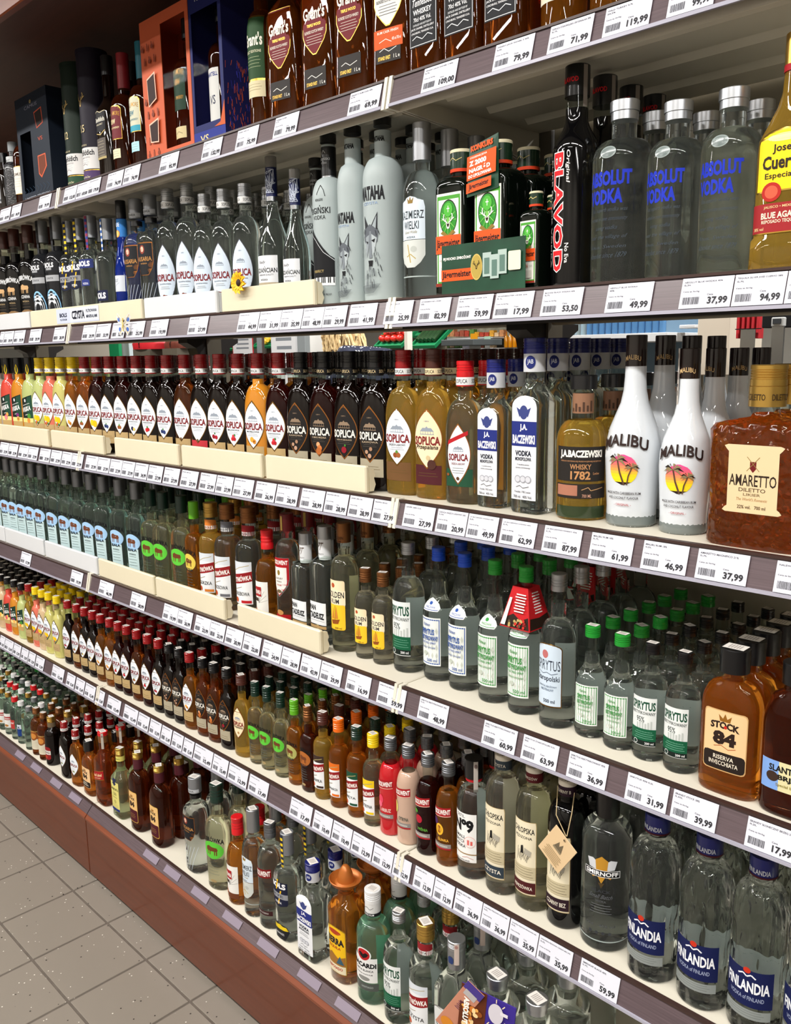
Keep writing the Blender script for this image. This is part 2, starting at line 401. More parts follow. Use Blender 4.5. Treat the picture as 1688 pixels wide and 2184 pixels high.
# shelves: one thing per bay and level
def rail(mb_face, mb_edge, x0, x1, z, y):
    f = [(y - .013, z - .043), (y - .0015, z - .002), (y + .002, z - .002), (y - .0095, z - .043)]
    mb_face.prism(f, x0, x1, railm)
    mb_edge.prism([(y - .0165, z - .047), (y - .0165, z - .0425), (y - .0125, z - .0425), (y - .0125, z - .047)], x0, x1, railclear)
    mb_edge.prism([(y - .0045, z - .0025), (y - .0045, z + .0012), (y + .004, z + .0012), (y + .004, z - .0025)], x0, x1, railbrown)
LEVN = {1: 'topmost', 2: 'second down', 3: 'third down', 4: 'fourth down', 5: 'fifth down', 6: ''}
BAYS = ['bay with the white rum', 'bay with the sunflower', 'bay with the black bison bottles', 'farthest bay along the aisle']
for b in range(4):
    x1, x0 = XJ[b], XJ[b + 1]; xa, xb = x0 + .002, x1 - .002
    for lv in range(1, 7):
        z = ZS[lv]; r = empty('metal_shelf', ((x0 + x1) / 2, .2, z)); ox = (x0 + x1) / 2
        yf = -.05 if lv == 6 else 0
        m = MB(); m.rbox(xa - ox, xb - ox, yf - .2, .2, -.022, 0, cream, .002); m.build('board', r)
        if lv == 6:
            m = MB(); m.prism([(yf - .2 - .021, -.024), (yf - .2 - .001, -.001), (yf - .2 + .001, -.003), (yf - .2 - .019, -.026)], xa - ox, xb - ox, railm); m.build('price_rail', r)
            m = MB(); m.prism([(yf - .2 - .003, -.002), (yf - .2 - .003, .002), (yf - .2 + .003, .002), (yf - .2 + .003, -.002)], xa - ox, xb - ox, railbrown); m.build('rail_edge', r)
            sm = MB().add([(-.035, -.0165, -.0185), (.035, -.0165, -.0185), (.035, -.0045, -.005), (-.035, -.0045, -.005)], [(0, 1, 2, 3)], pbr('empty_ticket_strip', '#857a88', .35)).mesh('ticket_strip')
            for k in range(9):
                if random.random() < .75:
                    o = bpy.data.objects.new('ticket_strip', sm); COL.objects.link(o); o.parent = r
                    o.location = (xa - ox + .09 + k * .13 + random.uniform(-.02, .02), yf - .2 - .0015, .0008)
        else:
            mf, me = MB(), MB(); rail(mf, me, xa - ox + .007, xb - ox - .007, 0, -.2); mf.build('price_rail', r); me.build('rail_edge', r)
            for xe in (xa - ox, xb - ox - .007):
                m = MB(); m.prism([(-.216, -.049), (-.205, .003), (-.190, .003), (-.190, -.049)], xe, xe + .007, cream); m.build('end_cap', r)
            um = darkm if lv == 2 else cream  # second shelf: shade under the board is put into the dark colour
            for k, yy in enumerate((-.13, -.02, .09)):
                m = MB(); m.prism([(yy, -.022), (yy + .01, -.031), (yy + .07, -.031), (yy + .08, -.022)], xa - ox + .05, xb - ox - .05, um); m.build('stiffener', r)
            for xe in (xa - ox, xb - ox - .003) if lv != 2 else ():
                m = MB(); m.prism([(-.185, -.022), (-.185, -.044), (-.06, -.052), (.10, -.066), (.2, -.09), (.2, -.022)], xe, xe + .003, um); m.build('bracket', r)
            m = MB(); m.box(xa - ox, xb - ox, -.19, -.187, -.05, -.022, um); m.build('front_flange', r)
        tag(r, ('%s, %s' % ('cream shelf with brown price rail' if lv != 6 else 'cream bottom deck behind the wood kick board', LEVN[lv] + ', ' + BAYS[b])) if lv != 6 else 'cream bottom deck behind the wood kick board, ' + BAYS[b], 'shelf')
    r = empty('kick_board', ((x0 + x1) / 2, -.06, 0))
    ox = (x0 + x1) / 2
    MB().rbox(xa - ox, xb - ox, -.016, 0, .014, .192, woodm, .0015).build('panel', r)
    MB().prism([(-.018, .186), (-.018, .192), (-.011, .200), (.002, .200), (.002, .186)], xa - ox, xb - ox, woodtop).build('top_edge', r)
    MB().box(xa - ox, xb - ox, .004, .012, 0, .014, darkm).build('toe_strip', r)
    tag(r, 'reddish brown wood kick board, ' + BAYS[b], 'kick board')
# frame behind the shelves
r = empty('shelving_frame', (-2.3, .43, 0))
for x in XJ:
    m = MB(); m.box(x + 2.3 - .03, x + 2.3 + .03, -.025, .025, 0, 2.32, postm); m.build('upright', r)
    m = MB(); m.prism([(-.026, 1.48), (-.05, 1.51), (-.06, 1.54), (-.09, 1.556), (-.09, 1.568), (.09, 1.568), (.09, 1.556), (.06, 1.54), (.05, 1.51), (.026, 1.48)], x + 2.3 - .025, x + 2.3 + .025, darkm); m.build('corbel', r)
for b in range(4):
    x1, x0 = XJ[b] + 2.3 - .032, XJ[b + 1] + 2.3 + .032
    MB().box(x0, x1, -.02, -.012, .05, 1.30, panelm).build('back_panel', r)
    for k in range(3):
        MB().rbox(x0, x1, -.02, -.008, 1.565 + k * .126, 1.565 + k * .126 + .122, panelm, .003).build('back_panel', r)
    MB().box(x0, x1, -.02, -.012, 1.955, 2.325, canopym).build('back_panel', r)
tag(r, 'cream steel frame of posts and back panels carrying the shelves', 'frame')
r = empty('canopy', (-2.3, 0, 2.33))
MB().rbox(-2.5, 2.46, -.18, .46, 0, .02, canopym, .003).build('soffit', r)
MB().rbox(-2.5, 2.46, -.2, -.18, -.058, .28, woodm, .003).build('fascia', r)
tag(r, 'dark brown wooden canopy over the top whisky shelf', 'canopy')
# ------------------------------------------------------------------ bottle kinds (millimetres)
clear = glass('clear_spirit', '#e8f0ec', .985, 1.34)
clearg = glass('clear_greenish_spirit', '#d8e9e0', .98, 1.34)
ripple = glass('rippled_clear_glass', '#eaf1ed', .99, 1.36, 0, (46, .012, .3))
pale = glass('pale_straw_spirit', '#f2efce', .97, 1.34)
straw = glass('straw_wine_colour', '#f2eedb', .97, 1.34)
gold_l = glass('golden_liqueur', '#f2c654', .88, 1.34)
amber = glass('amber_spirit', '#e08c2a', .92, 1.34)
whisk = glass('whisky_brown', '#b05a1c', .93, 1.34)
brown = glass('dark_brown_spirit', '#6a2a10', .9, 1.34)
hammered = glass('hammered_amber_glass', '#c06a20', .92, 1.36, 0, (70, .006, 1))
dkred = glass('dark_red_liqueur', '#3a0a08', .8, 1.34)
green_l = glass('green_tinted_glass', '#a4dcc0', .92, 1.34)
blueg = glass('cobalt_glass', '#1c3fb8', .7, 1.36)
blackl = pbr('black_cherry_liqueur', '#090302', .05, spec=.45)
blackg = pbr('black_glass', '#060607', .05, spec=.5)
dgreen = pbr('dark_green_glass', '#070d08', .05, spec=.5)
frost = pbr('frosted_glass', '#b6c2c2', .45, trans=.25, spec=.4)
milk = pbr('glossy_white_bottle', '#d3d8dd', .06, coat=.6)
thin = thin_glass('empty_neck_glass')
def cloudy(k, c): return pbr(k, c, .08, trans=.12, coat=.5)
c_org, c_red, c_lime, c_grey, c_peach = cloudy('cloudy_orange', '#cf8420'), cloudy('cloudy_red', '#d4493a'), cloudy('cloudy_lime', '#b9c27c'), cloudy('cloudy_grey', '#b9b2a4'), cloudy('cloudy_peach', '#cdb08a')
c_ylw, c_pink, c_crim = cloudy('cloudy_yellow', '#c9c272'), cloudy('cloudy_pink', '#d8705a'), cloudy('crimson_liqueur', '#c01822')
capred = pbr('red_cap', '#8e1216', .25, coat=.4); capylw = pbr('yellow_cap', '#e6c512', .3, coat=.2); capblk = pbr('black_cap', '#0e0e10', .3, coat=.3)
capsil = pbr('silver_cap', '#b4b7bb', .32, .9); capgry = pbr('grey_metal_cap', '#7c7f84', .35, .85); capgold = pbr('gold_cap', '#c8a050', .3, .9)
capgrn = pbr('green_cap', '#1d8a2c', .3, coat=.3); capblu = pbr('blue_cap', '#1547b8', .3, coat=.3); capnavy = pbr('navy_cap', '#141c66', .3, coat=.3)
capdgn = pbr('dark_green_cap', '#0c2a20', .3, coat=.3); caporg = pbr('orange_cap', '#e2660f', .3, coat=.2); capbrn = pbr('brown_cap', '#4a241c', .35, coat=.2)
capbri = pbr('bright_red_cap', '#c8141c', .3, coat=.3); caplim = pbr('lime_cap', '#5aa51e', .3, coat=.2); capcop = pbr('copper_cap', '#8a5a34', .35, .8); capwht = pbr('white_cap', '#dcdcdc', .3)

def P(W, sh, ns, nr, top, shape='r', D=None, n=2, taper=1.0, lip=0):
    rx, ry = W / 2, (D or W) / 2; out = []
    for z, k in ((0, .88), (1.2, .95), (4, .99), (7, 1)): out.append((z, rx * k * taper, ry * k * taper, n))
    out.append((sh * .5, rx * (1 + taper) / 2, ry * (1 + taper) / 2, n)); out.append((sh, rx, ry, n))
    for i in range(1, 9):
        t = i / 8
        g = {'r': math.sqrt(max(0, 1 - t * t)), 's': .5 + .5 * math.cos(math.pi * t), 'l': 1 - t, 'c': (1 - t) ** 1.7,
             'q': math.sqrt(max(0, 1 - t ** 3.2)) if t < 1 else 0}[shape]
        out.append((sh + (ns - sh) * t, nr + (rx - nr) * g, nr + (ry - nr) * g, n + (2 - n) * t))
    out.append((top, nr, nr, 2))
    return out
def plain(z0, z1, r, m, name='cap', r2=None):
    r2 = r2 or r; return (name, [(z0, r, r, 2), (z1 - 1, r2, r2, 2), (z1, r2 - 1, r2 - 1, 2)], m)
def screw(z0, z1, r, m, name='cap', k=3):
    rg = [(z0, r, r, 2)]; h = (z1 - z0)
    for i in range(k):
        a = z0 + h * (.3 + .5 * i / k); rg += [(a, r, r, 2), (a + h * .03, r - .8, r - .8, 2), (a + h * .08, r - .8, r - .8, 2), (a + h * .11, r, r, 2)]
    rg += [(z1 - 1, r, r, 2), (z1, r - 1, r - 1, 2)]; return (name, rg, m)
def ring(z0, z1, r, m, name): return (name, [(z0, r, r, 2), (z1, r, r, 2)], m)
def cyl(r): return [(-10, r, r, 2), (400, r, r, 2)]
def almond(zc, hw, hh, q=2.0, m=9): return [(zc + hh * t, max(hw * (1 - abs(t) ** q), .05)) for t in [2 * i / (2 * m) - 1 for i in range(2 * m + 1)]]
def rr(z0, z1, hw, r=3):
    return [(z0, hw - r), (z0 + r * .3, hw - r * .3), (z0 + r, hw), (z1 - r, hw), (z1 - r * .3, hw - r * .3), (z1, hw - r)]
def arch(z0, z1, hw, rise=8): return [(z0, hw), (z1 - rise, hw)] + [(z1 - rise + rise * math.sin(a), hw * math.cos(a) if a < 1.5 else .1) for a in (.3, .6, .9, 1.2, 1.5, 1.57)]
def shield(z0, z1, hw): return [(z0, .1), (z0 + (z1 - z0) * .06, hw * .22), (z0 + (z1 - z0) * .16, hw * .5), (z0 + (z1 - z0) * .3, hw * .85), (z0 + (z1 - z0) * .45, hw), (z1, hw)]
K = {}
def kind(name, obj, desc, back, prof, liq, fill, parts, labels, W=None, D=None, seg=24, cat='bottle', sticker=False, neck=None, extra=None):
    W = W or 2 * max(r[1] for r in prof); D = D or 2 * max(r[2] for r in prof)
    K[name] = dict(obj=obj, desc=desc, back=back, prof=prof, liq=liq, fill=fill, parts=parts, labels=labels, W=W, D=D, seg=seg, cat=cat,
                   sticker=sticker, neck=neck or thin, extra=extra, H=max([prof[-1][0]] + [p[1][-1][0] for p in parts]), meshes=None)
def lines(u, z, w, n, gap, c='#8a8a88', h=.7): return [('r', u - w / 2 * (1 if i % 2 else .86), u + w / 2 * (1 if i % 2 else .86), z - i * gap - h, z - i * gap, c) for i in range(n)]
def house(zc, w, c): return [('g', [(-w, zc), (w, zc), (w * .62, zc + w * .42), (-w * .62, zc + w * .42)], c), ('g', [(-w * .3, zc + w * .3), (w * .3, zc + w * .3), (0, zc + w * .62)], c),
                             ('r', -w, w, zc - w * .36, zc - w * .28, c)] + [('r', -w * .9 + i * w * .36 - .3, -w * .9 + i * w * .36 + .5, zc - w * .3, zc, c) for i in range(6)]
def bull(u, z, s, c='#6a3a20'):
    return [('g', [(u + s * a, z + s * b) for a, b in ((-1, -.1), (-.95, .45), (-.5, .7), (0, .5), (.8, .45), (.95, .1), (.8, -.15), (-.3, -.2))], c)] + \
           [('g', [(u + s * a, z - s * .15), (u + s * (a + .18), z - s * .15), (u + s * (a + .14), z - s * .75), (u + s * a, z - s * .75)], c) for a in (-.85, -.45, .35, .65)]
def stag(u, z, s, c='#f2efe2', c2='#2c1a10'):
    o = [('g', [(u + s * a, z + s * b) for a, b in ((-.28, -.05), (.28, -.05), (.13, -.6), (-.13, -.6))], c), ('g', [(u + s * a, z + s * b) for a, b in ((-.2, -.1), (.2, -.1), (.08, -.42), (-.08, -.42))], c2)]
    for g in (-1, 1):
        o += [('l', [(u + g * s * .1, z), (u + g * s * .45, z + s * .2), (u + g * s * .6, z + s * .6), (u + g * s * .5, z + s * .85)], s * .11, c),
              ('l', [(u + g * s * .48, z + s * .25), (u + g * s * .8, z + s * .45)], s * .09, c), ('l', [(u + g * s * .3, z + s * .12), (u + g * s * .25, z + s * .45)], s * .08, c)]
    return o

# --- liqueurs with almond shaped labels, half litre and small
def sop(name, desc, liq, cap, sub, fruit, bg='#e6ebf1', bord='dgold', tc='#7c1f22', band='#b1976a', small=False, fill=None, hc='#8e97a3', capt='#222222', capb='#e4e4e2', script=None):
    obj = 'small_liqueur_bottle' if small else 'liqueur_bottle'
    if small:
        pr = P(49, 92, 134, 9.5, 172, 'r', 34, 2.5); parts = [screw(170, 193, 12.5, cap)]; zc, hw, hh = 82, 19, 35; bz = (22, 46); lab = []
    else:
        pr = P(73, 142, 194, 12.5, 222, 'r', 44, 2.6); parts = [screw(229, 260, 14.6, cap), plain(214, 229, 14.8, cap, 'cap_sleeve')]
        zc, hw, hh = 106, 29, 50; bz = (26, 60)
        lab = [('neck_band', [('r', -40, 40, 217, 227.5, capb)] + [('t', 'SOPLICA', u, 222, 20, 6, capt) for u in (-26, 0, 26)], cyl(14.9))]
    ops = ([('r', -hw * .98, hw * .98, bz[0], bz[1], band)] + lines(0, bz[1] - 14, hw * 1.5, 2, 5, '#5f4a24') if band else [])
    ops += [('p', almond(zc, hw + 1.6, hh + 3.4), bord), ('p', almond(zc, hw, hh), bg)]
    ops += house(zc + hh * .26, hw * .52, hc) + [('t', '1891', 0, zc + hh * .62, hw * .35, hh * .05, hc), ('t', 'SOPLICA', 0, zc - hh * .06, hw * 1.84, hh * .31, tc, {'b': .03})]
    if script: ops += [('t', script, 0, zc - hh * .3, hw * 1.6, hh * .2, '#2c1a10', {'sh': .3})]
    else:
        ops += [('t', sub, 0, zc - hh * .29, hw * 1.3, hh * .075, '#3a3a3c' if bg[1] in 'ef' else '#b8a48a')]
        ops += lines(0, zc - hh * .38, hw * 1.1, 2, hh * .07, '#9a9fa6' if bg[1] in 'ef' else '#5f564c', .6)
    for du, dz, r, c in fruit: ops.append(('e', du * hw / 20, zc - hh * .66 + dz * hw / 20, r * hw / 20, r * hw / 20, c))
    lab.append(('label', ops, pr))
    kind(name, obj, desc, None, pr, liq, fill or ns_fill(small), parts, lab, sticker=small, seg=24)
def ns_fill(small): return 150 if small else 205
cher = ((-3, 0, 3.4, '#8e1020'), (3, -1, 3.2, '#a8182a'), (0, 5, 1.4, '#2f6b28')); rasp = ((-2, -1, 3, '#c0202c'), (2.5, -1, 3, '#b01a26'), (0, 3, 2.8, '#cc3340'), (3, 5, 1.6, '#3c7a30'))
blu = ((-3, 0, 3.2, '#20305e'), (3, -1, 3.4, '#2a3a70'), (0, 4, 1.6, '#3c7a30')); apr = ((-2, 1, 4, '#e2a13c'), (3, -2, 3.6, '#d48a2a'), (2.6, -2, 1.6, '#7a4a1c')); nut = ((-2.5, 0, 3.2, '#8a4a22'), (2.5, 0, 3.2, '#9c5a2c'), (0, 4, 2, '#5a8a3a'))
coffee = ((-5, 0, 2.6, '#b08a70'), (2, 4, 2.6, '#a07a60'), (0, -5, 3, '#b8927a')); plum = ((-2, 0, 3.8, '#2c2a4a'), (3, -1, 3, '#d8c060')); straw_f = ((-2, 0, 3.6, '#c8202a'), (3, 1, 3, '#b81c24'), (0, 5, 1.8, '#3c7a30')); lem = ((-5, 4, 6, '#f0c520'), (4, 2, 6.5, '#e8b80e'), (-1, -6, 3.4, '#c85a30'), (3, -7, 2.4, '#3f7a2c'))
alm = ((-1, 3, 3.4, '#e6a070'), (1.5, -2, 4.2, '#c8743c'), (0, -6, 5, '#b0622c')); chc = ((0, -1, 4.4, '#8e1828'), (2, 5, 1.6, '#3f7a2c'))
WL, BL = 'white almond-shaped label', 'black almond-shaped label'
BK = dict(bg='#1d1a19', bord='copper', tc='#e8e4da', band='#a59c86', hc='#8a7560', capt='#c9b48a', capb='#101012')
for nm, liq, cap, sub, fr, d in (
    ('s_lemon', c_lime, capylw, 'CYTRYNOWA', lem, 'pale green fruit liqueur bottle, yellow cap, white label with lemons'),
    ('s_pinkg', c_pink, capylw, 'GRAPEFRUIT', lem, 'coral pink fruit liqueur bottle, yellow cap, white label with lemons'),
    ('s_quince', c_ylw, capylw, 'PIGWA', lem, 'yellow cloudy fruit liqueur bottle, yellow cap, white label with apples'),
    ('s_pear', amber, capylw, 'GRUSZKOWA', apr, 'amber pear liqueur bottle with yellow cap and white almond-shaped label'),
    ('s_quin2', amber, capred, 'PIGWOWA', nut, 'amber quince liqueur bottle with red cap and white almond-shaped label'),
    ('s_pigw', dkred, capred, 'PIGWOWA', lem[:2], 'dark red quince liqueur bottle with yellow fruit on its white label'),
    ('s_porz', blackl, capred, 'CZARNA PORZECZKA', blu, 'black currant liqueur bottle with dark berries on its white label'),
    ('s_dere', dkred, capred, 'DERENIOWA', nut, 'dark red nut liqueur bottle with orange fruit on its white label'),
    ('s_sliw', blackl, capred, 'ŚLIWKOWA', plum, 'dark plum liqueur bottle with halved plum on its white label'),
    ('s_trus', blackl, capred, 'TRUSKAWKOWA', straw_f, 'dark strawberry liqueur bottle with red strawberry on its white label'),
    ('s_jago', blackl, capred, 'JAGODOWA', blu, 'dark blueberry liqueur bottle beside the gap in the dark row'),
    ('s_orzw', whisk, capred, 'ORZECH WŁOSKI', ((0, -9, 2.4, '#6a4a2a'),), 'amber walnut liqueur bottle with white almond-shaped label and tan foot band'),
    ('s_wisn', blackl, capred, 'WIŚNIOWA', cher, 'dark cherry liqueur bottle with two red cherries on its white label'),
    ('s_mali', blackl, capred, 'MALINOWA', rasp, 'dark raspberry liqueur bottle with red raspberry on its white label'),
    ('s_more', c_org, capred, 'MORELOWA', apr, 'bright orange apricot liqueur bottle with red cap and white label'),
    ('s_zura', dkred, capred, 'ŻURAWINOWA', rasp, 'dark red cranberry liqueur bottle with a bunch of berries on white label')):
    sop(nm, d, liq, cap, sub, fr, bord='gold' if cap is capylw else 'dgold')
sop('s_sli2', 'dark plum liqueur bottle with a red band at its foot', blackl, capred, 'ŚLIWKOWA', ((0, -9, 2.4, '#6a4a2a'),), band='#b8323c')
sop('s_kaw', 'black coffee liqueur bottle with three coffee beans on its black label', blackl, capblk, 'KAWOWA', coffee, **BK)
sop('s_mig', 'dark almond liqueur bottle with orange almonds on its black label', dkred, capblk, 'O SMAKU MIGDAŁA', alm, **BK)
sop('s_cze', 'dark chocolate liqueur bottle with a single red cherry on its black label', blackl, capblk, 'WIŚNI W CZEKOLADZIE', chc, **BK)
sop('s_lask', 'golden hazelnut liqueur bottle with red cap and white almond-shaped label', gold_l, capred, 'ORZECH LASKOWY', nut, band='#6a4a2a')
sop('s_prze', 'golden liqueur bottle with dark brown cap and cream almond-shaped label', gold_l, capbrn, '', ((2, 0, 3, '#c8b48a'), (7, -8, 6, '#4a2a22')), bg='#eed9b4', bord='copper', band='#4a1c22', capb='#e6d3a8', script='Przepalana')
SM = dict(small=True)
for nm, liq, cap, sub, fr, d, kw in (
    ('q_lemon', c_ylw, capylw, 'CYTRYNOWA', lem, 'small cloudy yellow liqueur bottle with yellow cap', {}),
    ('q_pink', c_pink, capylw, 'GRAPEFRUIT', lem, 'small salmon pink liqueur bottle with yellow cap', {}),
    ('q_peach', c_peach, capylw, 'PIGWA', lem, 'small peach coloured liqueur bottle with yellow cap', {}),
    ('q_olive', gold_l, capred, 'PIGWOWA', lem[:2], 'small olive gold liqueur bottle with red cap', {}),
    ('q_dark', blackl, capred, 'WIŚNIOWA', cher, 'small dark cherry liqueur bottle with red cap and white almond label', {}),
    ('q_amber', whisk, capred, 'ORZECHOWA', nut, 'small amber nut liqueur bottle with red cap and white almond label', {}),
    ('q_plum', blackl, capred, 'ŚLIWKOWA', plum, 'small black plum liqueur bottle with red cap and white almond label', {}),
    ('q_orng', amber, capred, 'MORELOWA', apr, 'small orange brown apricot liqueur bottle with red cap, white almond label', {}),
    ('q_rasp', dkred, capred, 'MALINOWA', rasp, 'small dark red raspberry liqueur bottle with red cap, white almond label', {}),
    ('q_blk', blackl, capblk, 'KAWOWA', coffee, 'small black coffee liqueur bottle with black almond label', BK),
    ('q_alm', whisk, capblk, 'MIGDAŁ', alm, 'small amber almond liqueur bottle with black cap and black label', BK),
    ('q_choc', blackl, capblk, 'CZEKOLADA', chc, 'small black bottle with red cherry on its black almond label', BK),
    ('q_gold', gold_l, capbrn, '', ((2, 0, 3, '#b08a5a'),), 'small golden liqueur bottle with dark brown cap and cream label', dict(bg='#eed9b4', bord='copper', band=None, script='Przepalana'))):
    sop(nm, d, liq, cap, sub, fr, small=True, **kw)
# golden hazelnut, white oval label with red banner
pr = P(68, 126, 178, 13, 205, 'r', 50, 2.5)
kind('s_small', 'liqueur_bottle', 'golden hazelnut liqueur bottle with red banner across its white almond label', None, pr, pale, 190,
     [screw(214, 240, 15, capbri), plain(198, 214, 15.2, capbri, 'cap_sleeve')],
     [('neck_band', [('r', -42, 42, 200, 213, '#e6e6e4'), ('t', 'SOPLICA', 0, 206.5, 22, 7, '#222222'), ('t', 'SOPLICA', 30, 206.5, 22, 7, '#222222')], cyl(15.3)),
      ('label', [('r', -26, 26, 30, 60, '#1f4a34'), ('p', almond(85, 23, 52), 'copper'), ('p', almond(85, 21.5, 49), '#e6ebf1'), ('g', [(-22, 100), (18, 118), (18, 125), (-20, 108)], '#b01c24')] + house(93, 10, '#8e97a3') +
       [('t', 'SOPLICA', 0, 80, 37, 12, '#7c1f22', {'b': .03}), ('t', 'ORZECH LASKOWY', 0, 69, 26, 3.6, '#7c1f22')] + lines(0, 62, 24, 3, 4) + [('e', 0, 44, 3, 3, '#5a3a22'), ('e', -20, 50, 3, 2.4, '#8a4a22')], pr)])
# --- clear vodka with pale blue almond label
pr = P(68, 178, 228, 13, 262, 'r', 58, 2.2)
kind('szl', 'vodka_bottle', 'clear vodka bottle with pale blue almond label and ribbed silver cap', 'clear vodka bottle with ribbed silver cap behind the almond labels', pr, clear, 240, [screw(274, 302, 15, capsil), plain(256, 274, 15.2, capsil, 'cap_sleeve')],
     [('neck_band', [('r', -42, 42, 258, 271, '#d6d6d4'), ('t', 'SOPLICA', -14, 264.5, 22, 7, '#3a3a3a'), ('t', 'SOPLICA', 16, 264.5, 22, 7, '#3a3a3a')], cyl(15.3)),
      ('label', [('p', almond(98, 29, 76), '#4a4a52'), ('p', almond(98, 27.5, 73), '#cfdcea')] + house(122, 11, '#8e97a3') + [('t', '1891', 0, 146, 7, 3, '#8e97a3'), ('t', 'SOPLICA', 0, 96, 49, 17, '#7c1f22', {'b': .03}), ('t', 'SZLACHETNA WÓDKA', 0, 82, 33, 4, '#5a5a60')] +
       lines(0, 75, 26, 2, 4) + bull(0, 52, 7, '#7a3a24'), pr)])
# --- tropical fruit vodka
def tropic(name, liq, d, fr, small=False):
    if small: pr = P(50, 94, 134, 9.5, 172, 'r', 34, 2.5); parts = [screw(170, 193, 12.5, capblk)]; z0, z1, hw = 44, 100, 19; lab = []; k = .78
    else: pr = P(74, 146, 194, 12.5, 222, 'r', 44, 2.6); parts = [plain(212, 262, 14.6, capblk)]; z0, z1, hw = 60, 138, 29; k = 1; lab = [('neck_tag', [('p', almond(225, 4.5, 17), '#e8c818', 10), ('p', almond(225, 2.6, 12), '#2a2a20', 10)], cyl(16))]
    zc = z0
    ops = [('r', -hw, hw, z0 - 18 * k, z0, '#b79a62'), ('g', [(-hw, z0), (hw, z0), (hw, z1 + 8 * k), (-hw, z1 - 6 * k)], '#15211c'), ('g', [(2 * k, z0 + 20), (hw, z0 + 12), (hw, z1 + 6 * k), (8 * k, z1)], '#1e4434'),
           ('e', -3 * k, z1 - 10 * k, 4 * k, 5 * k, '#e8e8e4'), ('t', 'ŻOŁĄDKOWA', 0, z1 - 22 * k, 38 * k, 5 * k, '#e8e8e4', {'sl': .22}), ('t', 'VĄSKA', 0, z1 - 38 * k, 46 * k, 20 * k, '#f0f0ec', {'sl': .2, 'b': .03}),
           ('t', 'WÓDKA', 0, z1 - 54 * k, 14 * k, 4 * k, '#f0f0ec', {'sl': .2}), ('r', -hw, hw, z0, z0 + 13 * k, '#e8d48a')]
    for u, z, r, c in fr: ops.append(('e', u * k, z0 + z * k, r * k, r * k, c))
    kind(name, 'flavoured_vodka_bottle', d, None, pr, liq, 150 if small else 211, parts, lab + [('label', ops, pr)], sticker=small)
tropic('t_lime', c_grey, 'pale grey flavoured vodka bottle with limes on its black leaf label', ((-8, 12, 7, '#8fbf3a'), (4, 10, 8, '#a8cc50'), (13, 16, 6, '#6aa42c')))
tropic('t_red', c_red, 'red flavoured vodka bottle with pink fruit on its black leaf label', ((4, 10, 9, '#d8506a'), (4, 9, 6, '#e88a90'), (12, 20, 6, '#e0a050')))
tropic('t_org', c_org, 'orange flavoured vodka bottle with purple passion fruit on its black leaf label', ((10, 20, 7, '#7a2a70'), (12, 8, 8, '#e8b060'), (12, 8, 5, '#b07a30')))
tropic('t_grn', c_lime, 'lime green flavoured vodka bottle with green fruit on its black leaf label', ((13, 20, 8, '#4a8a30'), (10, 6, 8, '#e08a3a'), (-8, 6, 6, '#f0d070')))
tropic('u_red', c_red, 'small red flavoured vodka bottle with black leaf label', ((4, 10, 9, '#d8506a'), (12, 18, 6, '#e0a050')), True)
tropic('u_org', c_org, 'small orange flavoured vodka bottle with black leaf label', ((10, 18, 7, '#7a2a70'), (12, 8, 8, '#e8b060')), True)
tropic('u_pch', c_peach, 'small peach flavoured vodka bottle with black leaf label', ((4, 10, 9, '#e0903a'), (12, 14, 6, '#e8c860')), True)
tropic('u_grn', c_lime, 'small lime green flavoured vodka bottle with black leaf label', ((12, 18, 8, '#4a8a30'), (6, 6, 7, '#e08a3a')), True)
# --- bison vodkas
def bison(name, d, liq, W, H, cap, txt, disc, capk='p', small=False, back=None, mono=False):
    sh, ns = H * .56, H * .68; pr = P(W, sh, ns, W * .2, H * .86, 'q' if not small else 'r', W * .8, 3.2 if not small else 2.2, .92)
    cz = H * .83; r = W * .235
    parts = [plain(cz, H, r, cap) if capk == 'p' else screw(cz, H, r, cap)]; hw = W * .45
    bg = disc
    ops = [('t', 'ŻUBRÓWKA', 0, H * .487, hw * 2.1, H * .062, '#101214' if not mono else '#e8e8e8', {'arc': H * .02, 'b': .03})]
    if bg: ops.append(('e', 0, H * .395, hw * .98, H * .085, bg))
    ops += bull(0, H * .395, hw * .55, '#6a3a20' if not mono else '#c8a070')
    ops += [('t', txt, 0, H * .318, hw * 1.2, H * .03, '#14202a' if not mono else '#d0d0d0', {'b': .03})]
    if not mono: ops = [('r', -hw * .75, hw * .75, H * .06, H * .33, '#bcd2d4' if disc == '#9fc4e6' else '#c3c896')] + ops if disc == '#9fc4e6' else ops
    ops += [('t', 'WÓDKA', 0, H * .275, hw * .9, H * .02, '#2a3438' if not mono else '#b09870')] + lines(0, H * .25, hw * 1.1, 4, H * .03, '#5a6a68' if not mono else '#6a5a48')
    if not mono: ops += [('e', 0, H * .09, hw * .3, H * .014, '#a08a60')]
    else: ops += [('p', [(H * .01, hw), (H * .15, hw), (H * .18, hw * .8), (H * .195, hw * .3)], '#8a6a44')] + [('l', [(hw * .9 * math.cos(a), H * .02 + q * math.sin(a)) for a in (.2, .8, 1.57, 2.3, 2.9)], .8, '#5a4028') for q in (H * .06, H * .1, H * .14)]
    kind(name, 'bison_vodka_bottle', d, back, pr, liq, H * .76, parts, [('label', ops, pr)], sticker=small, seg=28)
bison('biala', 'clear vodka bottle with sky blue disc and brown bison on its label', clearg, 66, 252, capgry, 'BIAŁA', '#9fc4e6', back='clear square-shouldered vodka bottle with dull grey cap behind the bison labels')
bison('grass', 'pale straw vodka bottle with bison on green patch and dark green cap', pale, 62, 244, capdgn, '', '#5cc03c')
bison('grass2', 'small pale straw vodka bottle with bison on green patch and dark green cap', pale, 44, 184, capdgn, '', '#5cc03c', 's', True)
